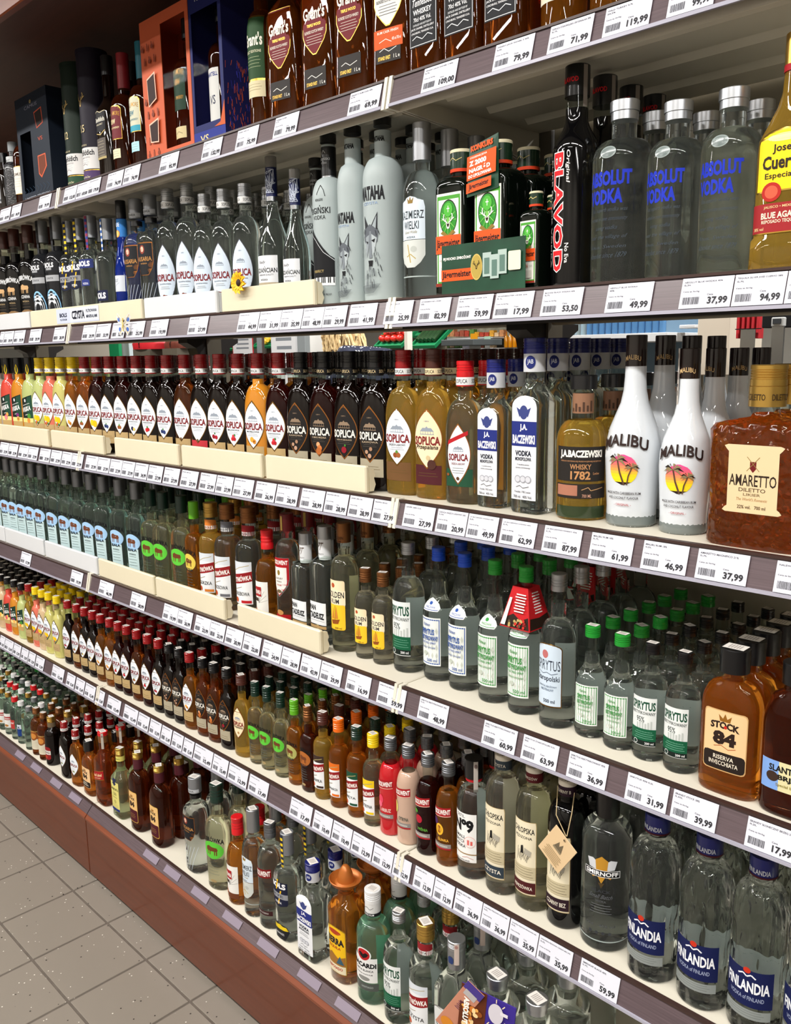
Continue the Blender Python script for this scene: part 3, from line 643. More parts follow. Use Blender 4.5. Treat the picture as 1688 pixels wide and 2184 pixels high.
bison('grass6', 'tall straw vodka bottle with a blade of grass inside and green cap', pale, 76, 300, capdgn, '', '#5cc03c', 's', True)
bison('czarna', 'black vodka bottle with gold bison and wood grain print at its foot', blackg, 70, 292, capbrn, 'CZARNA', None, mono=True)
bison('sosna', 'amber pine vodka bottle with round yellow bison label and green cap', amber, 54, 236, caplim, 'SOSNA', '#d8c050')
bison('ambq', 'small amber vodka bottle with lime green cap and round bison label', amber, 43, 184, caplim, 'SOSNA', '#a8a860', 's', True)
bison('brnq', 'small dark brown vodka bottle with round nut label', brown, 43, 184, capcop, 'ORZECH', '#a8622c', 's', True)
# --- rye vodkas with red diagonal label
def zyt(name, d, liq, W, H, cap, sub, acc='#b01c24', small=False, capk='s', ind=True):
    sh, ns = H * .6, H * .7; pr = P(W, sh, ns, W * .23, H * .87, 'r'); parts = [screw(H * .86, H, W * .27, cap)]; hw = W * .42; labs = []
    if not small: labs.append(('neck_label', [('p', arch(H * .745, H * .84, W * .4, 4), '#8a2026' if acc == '#b01c24' else acc), ('r', -W * .4, W * .4, H * .745, H * .78, '#dcdcda'), ('t', sub[:6], 0, H * .762, W * .4, H * .018, '#222222')], cyl(W * .235)))
    ops = [('r', -hw, hw, H * .13, H * .52, '#e4e6e8'), ('r', -hw, hw, H * .44, H * .52, acc if small else '#d2d8de'), ('l', [(-hw * .8, H * .43), (0, H * .47), (hw * .8, H * .49)], 1.4, '#a89a6a'),
           ('g', [(-hw, H * .30), (hw, H * .345), (hw, H * .435), (-hw, H * .39)], '#8c171c'), ('t', 'ŻYTNIÓWKA', 0, H * .367, hw * 1.9, H * .06, '#f4f0ea', {'sl': .045 * H / (2 * hw), 'b': .03}),
           ('l', [(-hw * .7, H * .26), (hw * .1, H * .29)], 1.2, '#8a7a5a'), ('t', sub, 0, H * .225, hw * 1.5, H * .035, '#2a2a2a'), ('e', -hw * .55, H * .165, hw * .22, H * .024, '#c0502a'), ('r', 0, hw * .9, H * .14, H * .165, acc)]
    kind(name, 'rye_vodka_bottle', d, None, pr, liq, H * .78, parts, labs + [('label', ops, pr)], sticker=small)
zyt('zy_amb', 'amber rye vodka bottle with white label and red slanted banner', gold_l, 64, 252, capgold, 'GORZKA', '#d07a30')
zyt('zy_kla', 'clear vodka bottle with grey neck label and red slanted banner', clear, 68, 256, capcop, 'KŁOSOWA', '#6a6a70')
zyt('zy_chl', 'clear vodka bottle with pinkish neck label and red slanted banner', clear, 68, 258, capcop, 'CHLEBOWA')
for nm, c, a, s, d, l in (('zq_drk', capbrn, '#3a2a24', 'KAWKA', 'small golden vodka bottle with dark brown cap and red banner', gold_l), ('zq_org', caporg, '#d86a1c', 'POMARAŃCZA', 'small amber vodka bottle with orange cap and orange label top', amber),
                           ('zq_grn', capdgn, '#1c4a34', 'MIĘTA', 'small amber vodka bottle with dark green cap and green label top', amber), ('zq_ylw', capylw, '#e2c21c', 'CYTRYNA', 'small pale lemon vodka bottle with bright yellow cap', pale)):
    zyt(nm, d, l, 44, 184, c, s, a, True)
zyt('zy_clr', 'clear rye vodka bottle with gold cap and red neck label', clear, 66, 275, capgold, 'CZYSTA', small=False)
K['zy_clr']['sticker'] = True
pr = P(58, 112, 150, 13, 180, 'r')
kind('zy_red', 'vodka_bottle', 'squat amber vodka bottle with red cap and sunburst label', None, pr, amber, 160, [screw(172, 215, 14.5, capbri)],
     [('label', [('r', -25, 25, 16, 100, '#e6e4de'), ('r', -25, 25, 16, 30, '#6a3a22')] + [('l', [(0, 50), (24 * math.cos(a), 50 + 40 * math.sin(a))], .7, '#9a9a98') for a in (.2, .5, .8, 1.1, 1.4)] +
       [('r', -25, 9, 66, 88, '#a01a20'), ('t', 'ŻYTNIÓWKA', -8, 77, 32, 13, '#f4f0ea', {'b': .03}), ('r', -25, 0, 54, 62, '#3a2a20'), ('e', -14, 30, 7, 7, '#c0602a')], pr)])
# --- absolwent family
def absw(name, d, liq, acc, fr, word):
    pr = P(48, 108, 142, 10, 168, 'r'); ops = [('g', [(-21, 93), (21, 98), (21, 114), (-21, 109)], '#9c1a20'), ('l', [(-21, 92.6), (21, 97.6)], 1.2, '#e6b0a0'), ('t', 'ABSOLWENT', 0, 103.5, 40, 9.5, '#f4f0ea', {'sl': .12, 'b': .03})] + \
        [('t', word, 6, 52, 22, 7, acc, {'b': .03})] + [('e', u, z, a, b, c) for u, z, a, b, c in fr] + [('r', -21, 21, 36, 44, '#8a8480'), ('r', -21, 21, 33, 36, '#a02028'), ('t', 'POLSKA WÓDKA', 0, 40, 30, 3.6, '#e8e4dc')]
    kind(name, 'flavoured_vodka_bottle', d, None, pr, liq, 140, [screw(167, 190, 12.8, capgry)], [('label', ops, pr)], sticker=True)
absw('ab_red', 'small bright red flavoured vodka bottle with grey cap', c_crim, '#e8c0b8', ((-6, 72, 7, 9, '#d8405a'), (-8, 62, 6, 6, '#e0607a')), 'ARBUZ')
absw('ab_wht', 'small milky pink flavoured vodka bottle with grey cap', cloudy('milky_pink', '#c9a893'), '#5a5a50', ((-14, 72, 7, 12, '#d8d070'),), 'CYTRYNA')
absw('ab_drk', 'small dark red flavoured vodka bottle with cherry on its label', dkred, '#5a9a3a', ((-2, 70, 8, 8, '#a81c30'), (-10, 84, 6, 4, '#4a8a30')), 'WIŚNIA')
absw('ab_org', 'small orange brown flavoured vodka bottle with halved plum on label', amber, '#e8b040', ((-2, 70, 9, 11, '#e8b030'), (-2, 70, 5, 7, '#8a4a1c'), (-12, 84, 7, 7, '#4a2a5a')), 'ŚLIWKA')
pr = P(56, 172, 205, 13, 232, 'r')
kind('abl', 'vodka_bottle', 'clear vodka bottle with red and white shield label and dark red sleeve', None, pr, clear, 220, [plain(224, 262, 15.5, pbr('dark_red_sleeve', '#6a0e14', .35))],
     [('neck_label', [('r', -3, 3, 226, 258, '#b89a50')], cyl(15.7)), ('label', [('p', shield(78, 168, 27), 'silver'), ('p', shield(81, 167, 25.5), '#a81820'), ('p', shield(84, 146, 20), '#e8e4de'), ('t', 'ABSOLWENT', 0, 157, 46, 10, '#f6f2ec', {'b': .03}), ('e', 0, 134, 4, 6, '#8a7030'), ('t', 'LUXURY', 0, 121, 22, 4.5, '#4a3a2a'), ('t', 'VODKA', 0, 114, 16, 3.5, '#4a3a2a'), ('t', '1928', 0, 106, 14, 4, '#a8323a'),
      ('e', 0, 92, 7, 4, '#6a5a40'), ('r', -26, 26, 24, 40, '#a81820'), ('r', -26, 26, 10, 24, '#d8b888'), ('e', 0, 44, 10, 6, '#c08a50')], pr)])
pr = P(66, 200, 240, 13, 268, 'r')
kind('abl6', 'vodka_bottle', 'clear vodka bottle with grey cap and dark red slanted banner', None, pr, clear, 250, [screw(262, 305, 14.5, capgry)], [('label', [('g', [(-30, 150), (30, 158), (30, 184), (-30, 176)], '#7a1418'), ('t', 'ABSOLWENT', 0, 167, 56, 16, '#f4f0ea', {'sl': .13, 'b': .03}), ('r', -30, 30, 42, 56, '#3a1a1c'), ('t', 'LUXURY VODKA', 0, 49, 40, 5, '#c8c4be')], pr)], sticker=True)
# --- other clear vodkas
pr = P(56, 160, 186, 12, 215, 's', 56, 5)
pt = [('neck_label', [('r', -26, 26, 176, 214, '#d2d4d6'), ('t', 'PT', 0, 200, 12, 16, '#5a4a40', {'sh': .4}), ('t', 'QUALITY', 0, 184, 18, 3.5, '#6a6a6a')], cyl(14)), ('label', [('r', -26, 26, 42, 88, '#dfe2e4'), ('t', 'PAN', -12, 76, 20, 11, '#16181a', {'b': .05}), ('t', 'TADEUSZ', 0, 60, 44, 13, '#16181a', {'b': .05}), ('l', [(-22, 50), (22, 50)], .8, '#8a8a8a'), ('r', -26, 26, 34, 40, '#b09060')], pr)]
kind('pant', 'vodka_bottle', 'clear square vodka bottle with white block-letter label and silver cap', None, pr, clear, 172, [plain(214, 240, 15.5, capsil), ring(172, 214, 13.5, '#d2d4d6', 'neck_sleeve')], pt)
def spir(name, d, bc, cap, H, W, back=None, txt='500 ml', liqm=None):
    k = H / 250; pr = P(W, 128 * k, 165 * k, W * .24, 214 * k, 's', lip=1); pr = pr[:-1] + [(176 * k, W * .22, W * .22, 2), (228 * k, W * .165, W * .165, 2)]
    hw = W * .4
    ops = [('r', -hw, hw, 30 * k, 122 * k, '#e2e6e2'), ('r', -hw * .92, hw * .92, 33 * k, 119 * k, bc), ('r', -hw * .86, hw * .86, 35 * k, 117 * k, '#e2e6e2')]
    ops += [('g', [(u * k - 2 * k, z * k), (u * k, (z - 6) * k), (u * k + 2 * k, z * k), (u * k, (z + 6) * k)], '#c3c8bd') for z in (50, 66, 82, 98) for u in (-16, -8, 0, 8, 16)]
    ops += [('t', 'Polmos', -4 * k, 109 * k, 16 * k, 6 * k, bc, {'sh': .4}), ('t', 'SPIRYTUS', -3 * k, 95 * k, 30 * k, 11 * k, bc, {'b': .03}), ('t', 'REKTYFIKOWANY', 0, 83 * k, 38 * k, 9 * k, bc, {'b': .03}), ('t', 'RECTIFIED SPIRIT', 0, 74 * k, 30 * k, 4 * k, bc), ('t', 'PRODUCT OF POLAND', 0, 65 * k, 28 * k, 3 * k, bc), ('e', -6 * k, 54 * k, 4 * k, 4 * k, '#b8c0b4'), ('t', txt, 7 * k, 41 * k, 20 * k, 6 * k, bc)]
    labs = [('label', ops, pr)]
    if H > 200: labs.insert(0, ('shoulder_label', [('p', [(134, 18), (140, 21), (147, 16), (153, 8), (157, 1)], '#e6e8e6'), ('p', [(136, 17), (137, 18)], bc), ('t', 'WARSZAWA', 0, 141, 22, 4, bc), ('e', 0, 148, 3.5, 3, bc)], pr))
    kind(name, 'spirit_bottle', d, back, pr, liqm or clear, 186 * k, [screw(225 * k, H, W * .215 if H > 200 else W * .235, cap)], labs, sticker=(H < 200)); K[name]['bl'] = (34 * k, 120 * k, W * .5)
spir('sp_blu', 'clear rectified spirit bottle with blue framed label and blue cap', '#1d4a9a', capblu, 250, 59, 'clear spirit bottle with bright blue cap behind the front row')
spir('sp_grn', 'clear rectified spirit bottle with green framed label and green cap', '#2a8a34', capgrn, 250, 58, 'clear spirit bottle with green cap behind the front row')
spir('sp200', 'small clear spirit bottle with green framed label and bright green cap', '#2a8a34', capgrn, 173, 51, 'small clear spirit bottle with green cap behind the front row', '200 ml')
def spir95(name, d, H, W, cap, ml, sticker=False, back=None):
    k = H / 250; pr = P(W, 148 * k, 182 * k, W * .22, 226 * k, 'r'); pr = pr[:-1] + [(188 * k, W * .215, W * .215, 2), (230 * k, W * .175, W * .175, 2)]; hw = W * .41
    ops = [('r', -hw, hw, 34 * k, 140 * k, '#dfe3e1'), ('t', 'SPIRYTUS', 0, 122 * k, hw * 1.85, 19 * k, '#174a34', {'b': .035}), ('t', 'REKTYFIKOWANY', 0, 106 * k, hw * 1.85, 7 * k, '#26302c'), ('t', '95%', -4 * k, 92 * k, 18 * k, 12 * k, '#3a4440')] + \
        [('r', (-12 + 6 * i) * k, (-9 + 6 * i) * k, 72 * k, (84 + (i % 3) * 3) * k, '#b8beba') for i in range(6)] + [('r', -hw, hw, 36 * k, 72 * k, '#12583a')] + lines(4 * k, 66 * k, hw * 1.4, 4, 4.6 * k, '#6aa48a', .8) + \
        [('r', -hw, hw, 36 * k, 46 * k, '#15201c'), ('e', -hw * .45, 42 * k, 5 * k, 5 * k, '#e6e8e6'), ('e', -hw * .45, 42 * k, 4 * k, 4 * k, '#15302a'), ('t', ml, hw * .55, 41 * k, hw * .6, 5 * k, '#f0f0f0')]
    kind(name, 'spirit_bottle', d, back, pr, clear, 196 * k, [screw(227 * k, H, W * .215, cap)], [('label', ops, pr)], sticker=sticker); K[name]['bl'] = (40 * k, 136 * k, W * .42)
spir95('sp95', 'clear spirit bottle with white and dark green label and silver cap', 250, 62, capsil, '500 ml')
spir95('sp95s', 'small clear spirit bottle with dark green label foot and black cap', 173, 50, capblk, '200 ml', True, 'small clear bottle with black screw cap behind the front row')
pr = P(58, 140, 178, 12, 226, 'r')
kind('starop', 'spirit_bottle', 'clear spirit bottle with pale blue gold-edged arched label and silver cap', None, pr, clear, 205, [screw(224, 252, 13, capsil)],
     [('label', [('p', arch(36, 142, 25, 9), 'dgold'), ('p', arch(38, 140.5, 23.5, 8.5), '#c9d8e6'), ('e', -4, 124, 6, 7, '#b86a6a'), ('t', 'SPIRYTUS', 0, 106, 44, 17, '#20283a', {'b': 0}), ('l', [(-18, 94), (-8, 91), (0, 94), (8, 91), (18, 94)], 1, '#4a566a'), ('t', 'Staropolski', 0, 83, 42, 12, '#20283a'), ('t', 'SPIRYTUS ZBOŻOWY', 0, 71, 34, 4, '#5a6a80'), ('t', 'NEUTRALNY', 0, 65, 24, 4, '#5a6a80'), ('t', '500 ml', 4, 46, 20, 6, '#2a3246')], pr)])
# --- Viennese-style square vodka
def jab(name, d, H, W, D, sticker=False):
    k = H / 274; pr = P(W, 172 * k, 208 * k, 15 * k, 226 * k, 's', D, 5.5); hw = W * .4
    ops = [('p', arch(22 * k, 186 * k, hw, 18 * k), '#e2e4e8'), ('e', 0, 160 * k, 8 * k, 11 * k, '#39437c'), ('g', [(-14 * k, 168 * k), (-3 * k, 162 * k), (-8 * k, 152 * k)], '#39437c'), ('g', [(14 * k, 168 * k), (3 * k, 162 * k), (8 * k, 152 * k)], '#39437c'), ('r', -hw, hw, 107 * k, 146 * k, '#232e78'),
           ('t', 'J.A.', 0, 136 * k, hw * .6, 12 * k, '#f0f0f2', {'b': .04}), ('t', 'BACZEWSKI', 0, 118 * k, hw * 1.8, 14 * k, '#f0f0f2', {'b': .04}), ('t', 'VODKA', 0, 96 * k, hw * 1.3, 9 * k, '#1c2030', {'b': .04}), ('t', 'MONOPOLOWA', 0, 87 * k, hw * 1.3, 6 * k, '#1c2030', {'b': .03}),
           ('t', 'Z najwyższej jakości', 0, 78 * k, hw, 3 * k, '#4a4a55'), ('t', 'spirytusu ziemniaczanego', 0, 73 * k, hw * 1.2, 3 * k, '#4a4a55')] + [('e', u * k, 55 * k, 6 * k, 6 * k, '#9a9ca4') for u in (-10, 0, 10)] + [('e', u * k, 55 * k, 4.6 * k, 4.6 * k, '#c9cbd2') for u in (-10, 0, 10)] + \
        [('l', [(-13 * k, 42 * k), (-6 * k, 45 * k), (0, 41 * k), (12 * k, 44 * k)], .8, '#2a2a34'), ('t', 'Fondée 1782 Lwów', 0, 35 * k, hw * 1.3, 3.4 * k, '#4a4a55'), ('t', '700 ml   40% Vol.', 0, 27 * k, hw * 1.5, 4.5 * k, '#3a3a44')]
    kind(name, 'square_vodka_bottle', d, 'square clear bottle with dark blue cap and grey band behind the front row', pr, clear, 212 * k, [screw(250 * k, H, 18 * k, capnavy), ring(222 * k, 251 * k, 17.6 * k, '#c6c8cc', 'neck_sleeve')],
         [('neck_label', [('e', u * k, 237 * k, 8.5 * k, 10 * k, '#1d2768') for u in (4, 41, -33)] + [('t', 'JAB', 4 * k, 237 * k, 10 * k, 9 * k, '#c9ccd6')], cyl(17.7 * k)), ('label', ops, pr)], sticker=sticker)
jab('jab7', 'tall square clear vodka bottle with blue nameplate and arched white label', 274, 59, 54)
jab('jab5', 'shorter square clear vodka bottle with blue nameplate and arched white label', 242, 51, 47)
jab('jab6', 'square clear vodka bottle with blue nameplate on the bottom deck', 262, 66, 60, True)
pr = P(78, 118, 152, 15, 196, 'r')
kind('jabw', 'whisky_bottle', 'round shouldered amber whisky bottle with dark label and cork stopper', 'amber whisky bottle with cork stopper behind the front row', pr, gold_l, 150, [plain(196, 217, 20, capblk, 'stopper'), ring(160, 190, 16, pbr('sepia_neck_print', '#8a6248', .5), 'neck_sleeve')],
     [('neck_label', [('r', -18 + i * 6, -15 + i * 6, 163, 168 + (i * 7) % 12, '#4a3428') for i in range(6)], cyl(16.1)),
      ('label', [('r', -42, 42, 60, 112, '#26221f'), ('t', 'J.A.BACZEWSKI', 0, 100, 68, 14, '#f0ece4', {'b': .05}), ('t', 'WEDŁUG ORYGINALNEJ PRZEDWOJENNEJ RECEPTURY', 0, 90, 66, 2.6, '#b8845a'), ('t', 'WHISKY', 0, 82, 32, 8, '#b8845a', {'b': .02}), ('t', '1782', 0, 69, 30, 13, '#c08a5a', {'b': .03}), ('t', 'Lwów', 24, 72, 10, 4, '#b8845a'),
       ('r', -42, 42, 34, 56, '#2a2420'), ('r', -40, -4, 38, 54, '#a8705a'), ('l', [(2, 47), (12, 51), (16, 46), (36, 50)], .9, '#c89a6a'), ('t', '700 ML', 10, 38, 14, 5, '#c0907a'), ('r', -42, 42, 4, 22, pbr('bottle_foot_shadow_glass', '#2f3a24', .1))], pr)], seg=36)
# --- coconut rum, white
def malibu(name, d, H, W):
    k = H / 274; pr = [(0, .43 * W, .43 * W, 2), (3 * k, .455 * W, .455 * W, 2), (28 * k, .45 * W, .45 * W, 2), (60 * k, .475 * W, .475 * W, 2), (100 * k, .5 * W, .5 * W, 2), (120 * k, .49 * W, .49 * W, 2), (142 * k, .43 * W, .43 * W, 2), (160 * k, .34 * W, .34 * W, 2), (178 * k, .25 * W, .25 * W, 2), (196 * k, .205 * W, .205 * W, 2), (214 * k, .19 * W, .19 * W, 2), (232 * k, .185 * W, .185 * W, 2)]
    brown_c = '#2a1a16'; sun = [('p', [(62 * k + i * 4 * k, 21 * k * math.sqrt(max(.01, 1 - ((62 + 4 * i - 84) / 22) ** 2))) for i in range(j, j + 2)], c) for j, c in enumerate(('#2a1a16', '#f2d21c', '#f4d620', '#f4d024', '#f2bc3c', '#f0a050', '#ee8c5c', '#ea7468', '#e4607a', '#de5284', '#d84c88'))]
    palm = []
    for bu, bz, tu, tz, s in ((2, 62, -8, 98, 1), (6, 62, 13, 88, .7)):
        palm.append(('l', [(bu * k, bz * k), ((bu + tu) / 2 * k - 1.5 * k, (bz + tz) / 2 * k), (tu * k, tz * k)], 2.6 * k * s, '#5a4030'))
        for a in (0, 35, 75, 110, 150, 185, 215, -35):
            ra = math.radians(a); L = 16 * k * s; dx, dz = math.cos(ra) * L, math.sin(ra) * L * .7
            palm.append(('g', [(tu * k, tz * k), (tu * k + dx * .5 - dz * .18, tz * k + dz * .5 + 4 * k * s), (tu * k + dx, tz * k + dz - 3 * k * s), (tu * k + dx * .5, tz * k + dz * .5 - .5 * k)], '#241a14' if a % 2 == 0 else '#8a7a58'))
    ops = sun + palm + [('t', 'MALIBU', 0, 118 * k, W * .86, 17 * k, brown_c, {'arc': 9 * k, 'b': .025}), ('t', 'MADE WITH CARIBBEAN RUM', 0, 50 * k, 50 * k, 3.8 * k, '#33292a'), ('t', 'AND COCONUT FLAVOUR', 0, 43 * k, 44 * k, 3.8 * k, '#33292a'), ('t', '- ORIGINAL -', 0, 33 * k, 24 * k, 3.4 * k, '#a83a3a')]
    m = MB(); kind(name, 'rum_bottle', d, 'white rum bottle with dark brown cap behind the front row', pr, milk, 400, [plain(230 * k, H, 15 * k, pbr('dark_brown_cap', '#1f1210', .2, coat=.4)), ('bare_glass_foot', [(0, .432 * W, .432 * W, 2), (3 * k, .458 * W, .458 * W, 2), (14 * k, .456 * W, .456 * W, 2), (16 * k, .452 * W, .452 * W, 2)], pbr('grey_glass_foot', '#6f7674', .06, coat=.4))],
        [('neck_label', [('t', 'MALIBU', 0, 240 * k, 24 * k, 7 * k, '#c8a878', {'arc': 3 * k})], cyl(15.2 * k)), ('label', ops, pr)], seg=36)
malibu('mal7', 'tall white coconut rum bottle with palm tree sunset print', 274, 80)
malibu('mal5', 'shorter white coconut rum bottle with palms and a tax stamp over its cap', 254, 72)
pr = [(0, 60, 30, 5), (4, 64, 32, 5), (60, 62, 31, 5), (120, 64, 32, 5), (150, 65, 32, 5), (158, 60, 30, 4.5), (163, 40, 24, 3), (167, 19, 18, 2), (172, 16, 16, 2), (186, 15, 15, 2)]
kind('amar', 'liqueur_bottle', 'broad hammered amber liqueur flask with parchment label and gold cap', 'amber liqueur flask with gold cap behind the front row', pr, hammered, 172, [screw(206, 232, 22, capgold, k=4), plain(180, 206, 22.5, capgold, 'cap_sleeve')],
     [('neck_label', [('t', 'DILETTO', u, 192, 24, 8, '#3a2a14') for u in (-6, 26)], cyl(22.7)), ('label', [('p', [(46, 34), (48, 38), (52, 35), (54, 32), (124, 32), (127, 35), (131, 38), (133, 33)], '#dcc49a'), ('g', [(-4, 112), (4, 112), (4, 103), (0, 98), (-4, 103)], '#6a1a1c'), ('l', [(-8, 118), (8, 100)], .8, '#8a7040'), ('l', [(8, 118), (-8, 100)], .8, '#8a7040'), ('t', 'AMARETTO', 0, 88, 60, 15, '#2c2018'), ('t', 'DILETTO', 0, 76, 34, 5, '#5a4630'), ('t', 'LIKIER', 0, 70, 22, 3.4, '#7a6648'), ('t', "The World's Romantic", 0, 64, 40, 4, '#b89468', {'sh': .3}), ('t', '22% vol.   700 ml', 0, 54, 36, 4.4, '#5a4630')], pr)], seg=40)

def rescale(n, sxy, sz):
    k = K[n]; g = lambda rg: [(z * sz, a * sxy, b * sxy, m) for z, a, b, m in rg]
    k['sc'] = (sxy, sz); k['W'] *= sxy; k['D'] *= sxy; k['H'] *= sz
def clone(n, new, desc, sxy, sz): K[new] = dict(K[n], desc=desc, meshes=None); rescale(new, sxy, sz)
# --- second shelf
def absolut(name, d, H, W, sticker=False):
    k = H / 246; pr = P(W, 168 * k, 196 * k, 17 * k, 224 * k, 'r'); bl = '#1a30b4'
    ops = [('t', 'ABSOLUT', 0, 140 * k, W * .82, 20 * k, bl, {'b': .05}), ('t', 'VODKA', -W * .06, 116 * k, W * .66, 20 * k, bl, {'b': .05})]
    for i, t in enumerate(('This superb vodka was', 'crafted in one community', 'using vodka', 'near the village of', 'Åhus, Sweden', 'Absolut since 1879')): ops.append(('t', t, 0, (98 - i * 12) * k, W * (.7 if i != 2 else .4), 7 * k, '#3c4650', {'sh': .45, 'b': 0}))
    kind(name, 'vodka_bottle', d, 'clear round-shouldered vodka bottle with silver cap behind the front row', pr, clear, 400, [('cap', [(220 * k, 18.5 * k, 18.5 * k, 2), (231 * k, 18.5 * k, 18.5 * k, 2), (231.5 * k, 20 * k, 20 * k, 2), (H - 1, 20 * k, 20 * k, 2), (H, 19 * k, 19 * k, 2)], capsil)],
         [('shoulder_seal', [('e', 0, 174 * k, 12 * k, 8 * k, pbr('embossed_seal_glass', '#8f9a98', .15)), ('e', 0, 174 * k, 10 * k, 6.6 * k, pbr('embossed_seal_inner', '#6f7a78', .2))], pr), ('label', ops, pr)], seg=40, sticker=sticker)
absolut('abs7', 'larger clear vodka bottle with blue lettering beside the black bottle', 246, 84)
absolut('abs5', 'clear vodka bottle with blue lettering and handwritten lines beneath', 228, 74)
absolut('abs6', 'clear vodka bottle with wide silver cap on the bottom deck', 236, 84, True)
pr = P(67, 192, 238, 16, 276, 's')
kind('blav', 'vodka_bottle', 'tall black vodka bottle with big vertical red lettering', 'black bottle with paper strip over its cap behind the front row', pr, blackg, 250, [plain(266, 308, 18, capblk)],
     [('neck_label', [('t', 'BLAVOD', 0, 287, 26, 7, '#d01c24', {'b': .03}), ('r', 20, 27, 250, 306, '#8a8078')], cyl(18.2)),
      ('label', [('t', 'BLAVOD', -6, 105, 168, 21, '#e8e4e0', {'rot': -90, 'b': .07}), ('t', 'BLAVOD', -6, 105, 165, 18.5, '#d41c24', {'rot': -90, 'b': .03}), ('t', 'Original', 10, 168, 44, 7, '#e8e4e0', {'rot': -90, 'sh': .35}), ('t', 'No Eva', 10, 48, 28, 6, '#e8e4e0', {'rot': -90}), ('t', 'PURE BLACK VODKA', -22, 105, 150, 4, '#b8b4b0', {'rot': -90})], pr)], seg=32)
def jager(name, d, H, W, back=None):
    k = H / 231; q = W / 60; pr = P(W, 170 * k, 190 * k, 13.5 * q, 208 * k, 'q', W, 7); hw = W * .39
    ops = [('r', -hw, hw, 16 * k, 162 * k, '#e6e4da'), ('r', -hw * .93, hw * .93, 20 * k, 158 * k, '#4a9a34'), ('r', -hw * .82, hw * .82, 24 * k, 152 * k, '#ebe9e0'), ('e', 0, 124 * k, hw * .72, 28 * k, '#1a1a16'), ('e', 0, 124 * k, hw * .67, 26 * k, '#2f8a2c')] + \
        [('l', [(0, 120 * k), (hw * .62 * math.cos(a), 120 * k + 24 * k * math.sin(a))], 1 * q, '#7cc45a') for a in [i * .52 for i in range(12)]] + [('e', 0, 136 * k, hw * .36, 11 * k, '#4fae3c'), ('r', -.5 * q, .5 * q, 132 * k, 142 * k, '#f4f2e8'), ('r', -2.6 * q, 2.6 * q, 137 * k, 138.5 * k, '#f4f2e8')] + stag(0, 116 * k, hw * .62) + \
        [('g', [(-hw * .6, 100 * k), (-hw * .4, 104 * k), (0, 97 * k), (hw * .4, 104 * k), (hw * .6, 100 * k), (0, 92 * k)], '#8a7030'), ('r', -hw, hw, 68 * k, 96 * k, '#e2541c'), ('t', 'Jägermeister', 0, 82 * k, hw * 1.86, 17 * k, '#1c1410', {'b': .03}), ('t', '56', 0, 57 * k, hw * .3, 9 * k, '#b0542a'), ('r', -hw * .7, -hw * .25, 56.6 * k, 57.4 * k, '#8a8a80'), ('r', hw * .25, hw * .7, 56.6 * k, 57.4 * k, '#8a8a80'), ('r', -hw * .6, hw * .6, 28 * k, 46 * k, '#c9c6bc'), ('r', -hw, hw, 16 * k, 21 * k, '#8a2a1c')]
    kind(name, 'liqueur_bottle', d, 'dark green square bottle with red ringed cap behind the front row', pr, dgreen, 400, [plain(198 * k, 227 * k, 16.5 * q, pbr('bottle_green_cap', '#0e2a18', .25, coat=.4)), ring(196 * k, 201 * k, 16.7 * q, '#d2401c', 'cap_ring'), plain(226 * k, H, 16.8 * q, '#d8cfae', 'cap_top')],
         [('neck_label', [('l', [(-10 * q, 214 * k), (-3 * q, 218 * k), (3 * q, 213 * k), (12 * q, 217 * k)], 1, '#c8b878')], cyl(16.7 * q)), ('label', ops, pr)], seg=36)
jager('jag7', 'dark green square herbal liqueur bottle with stag label behind a green card', 231, 66)
jager('jag1', 'small dark green square herbal liqueur bottle with stag label', 144, 38)
pr = [(0, 40, 30, 3), (3, 43, 32, 3), (40, 42, 31, 3), (44, 39, 29, 3), (150, 39, 29, 3), (165, 38, 28, 3), (185, 30, 22, 2.4), (205, 21, 18, 2), (222, 16, 16, 2), (262, 14, 14, 2)]
kind('cuer', 'tequila_bottle', 'golden tequila bottle with yellow and dark red labels', None, pr, gold_l, 245, [plain(250, 292, 15.5, capgold), ring(246, 254, 15.8, '#a01c24', 'cap_ring')],
     [('label', [('p', arch(98, 176, 34, 16), 'gold'), ('p', arch(100, 173, 32, 15), '#f0cf1c'), ('e', 0, 164, 20, 5, '#d8c9a0'), ('t', 'Jose', -2, 150, 22, 12, '#2a2018', {'b': .02}), ('t', 'Cuervo', 0, 134, 50, 17, '#2a2018', {'b': .03}), ('t', 'Especial', -4, 117, 34, 9, '#2a2018'), ('e', -12, 98, 12, 12, '#b0241c'), ('e', -12, 98, 8, 8, '#d05a40'), ('r', -38, 38, 48, 84, '#9a2428'), ('r', -38, 38, 46.5, 48, 'gold'), ('t', 'JALISCO • MEXICO', 0, 79, 40, 4, '#e6c890'), ('t', 'BLUE AGAVE', 0, 69, 46, 8, '#f0e4c8', {'b': .03}), ('t', 'REPOSADO TEQUILA', 0, 61, 44, 5, '#f0e4c8'), ('t', '38% vol', -26, 53, 14, 4, '#e6c890')], pr)], seg=36)
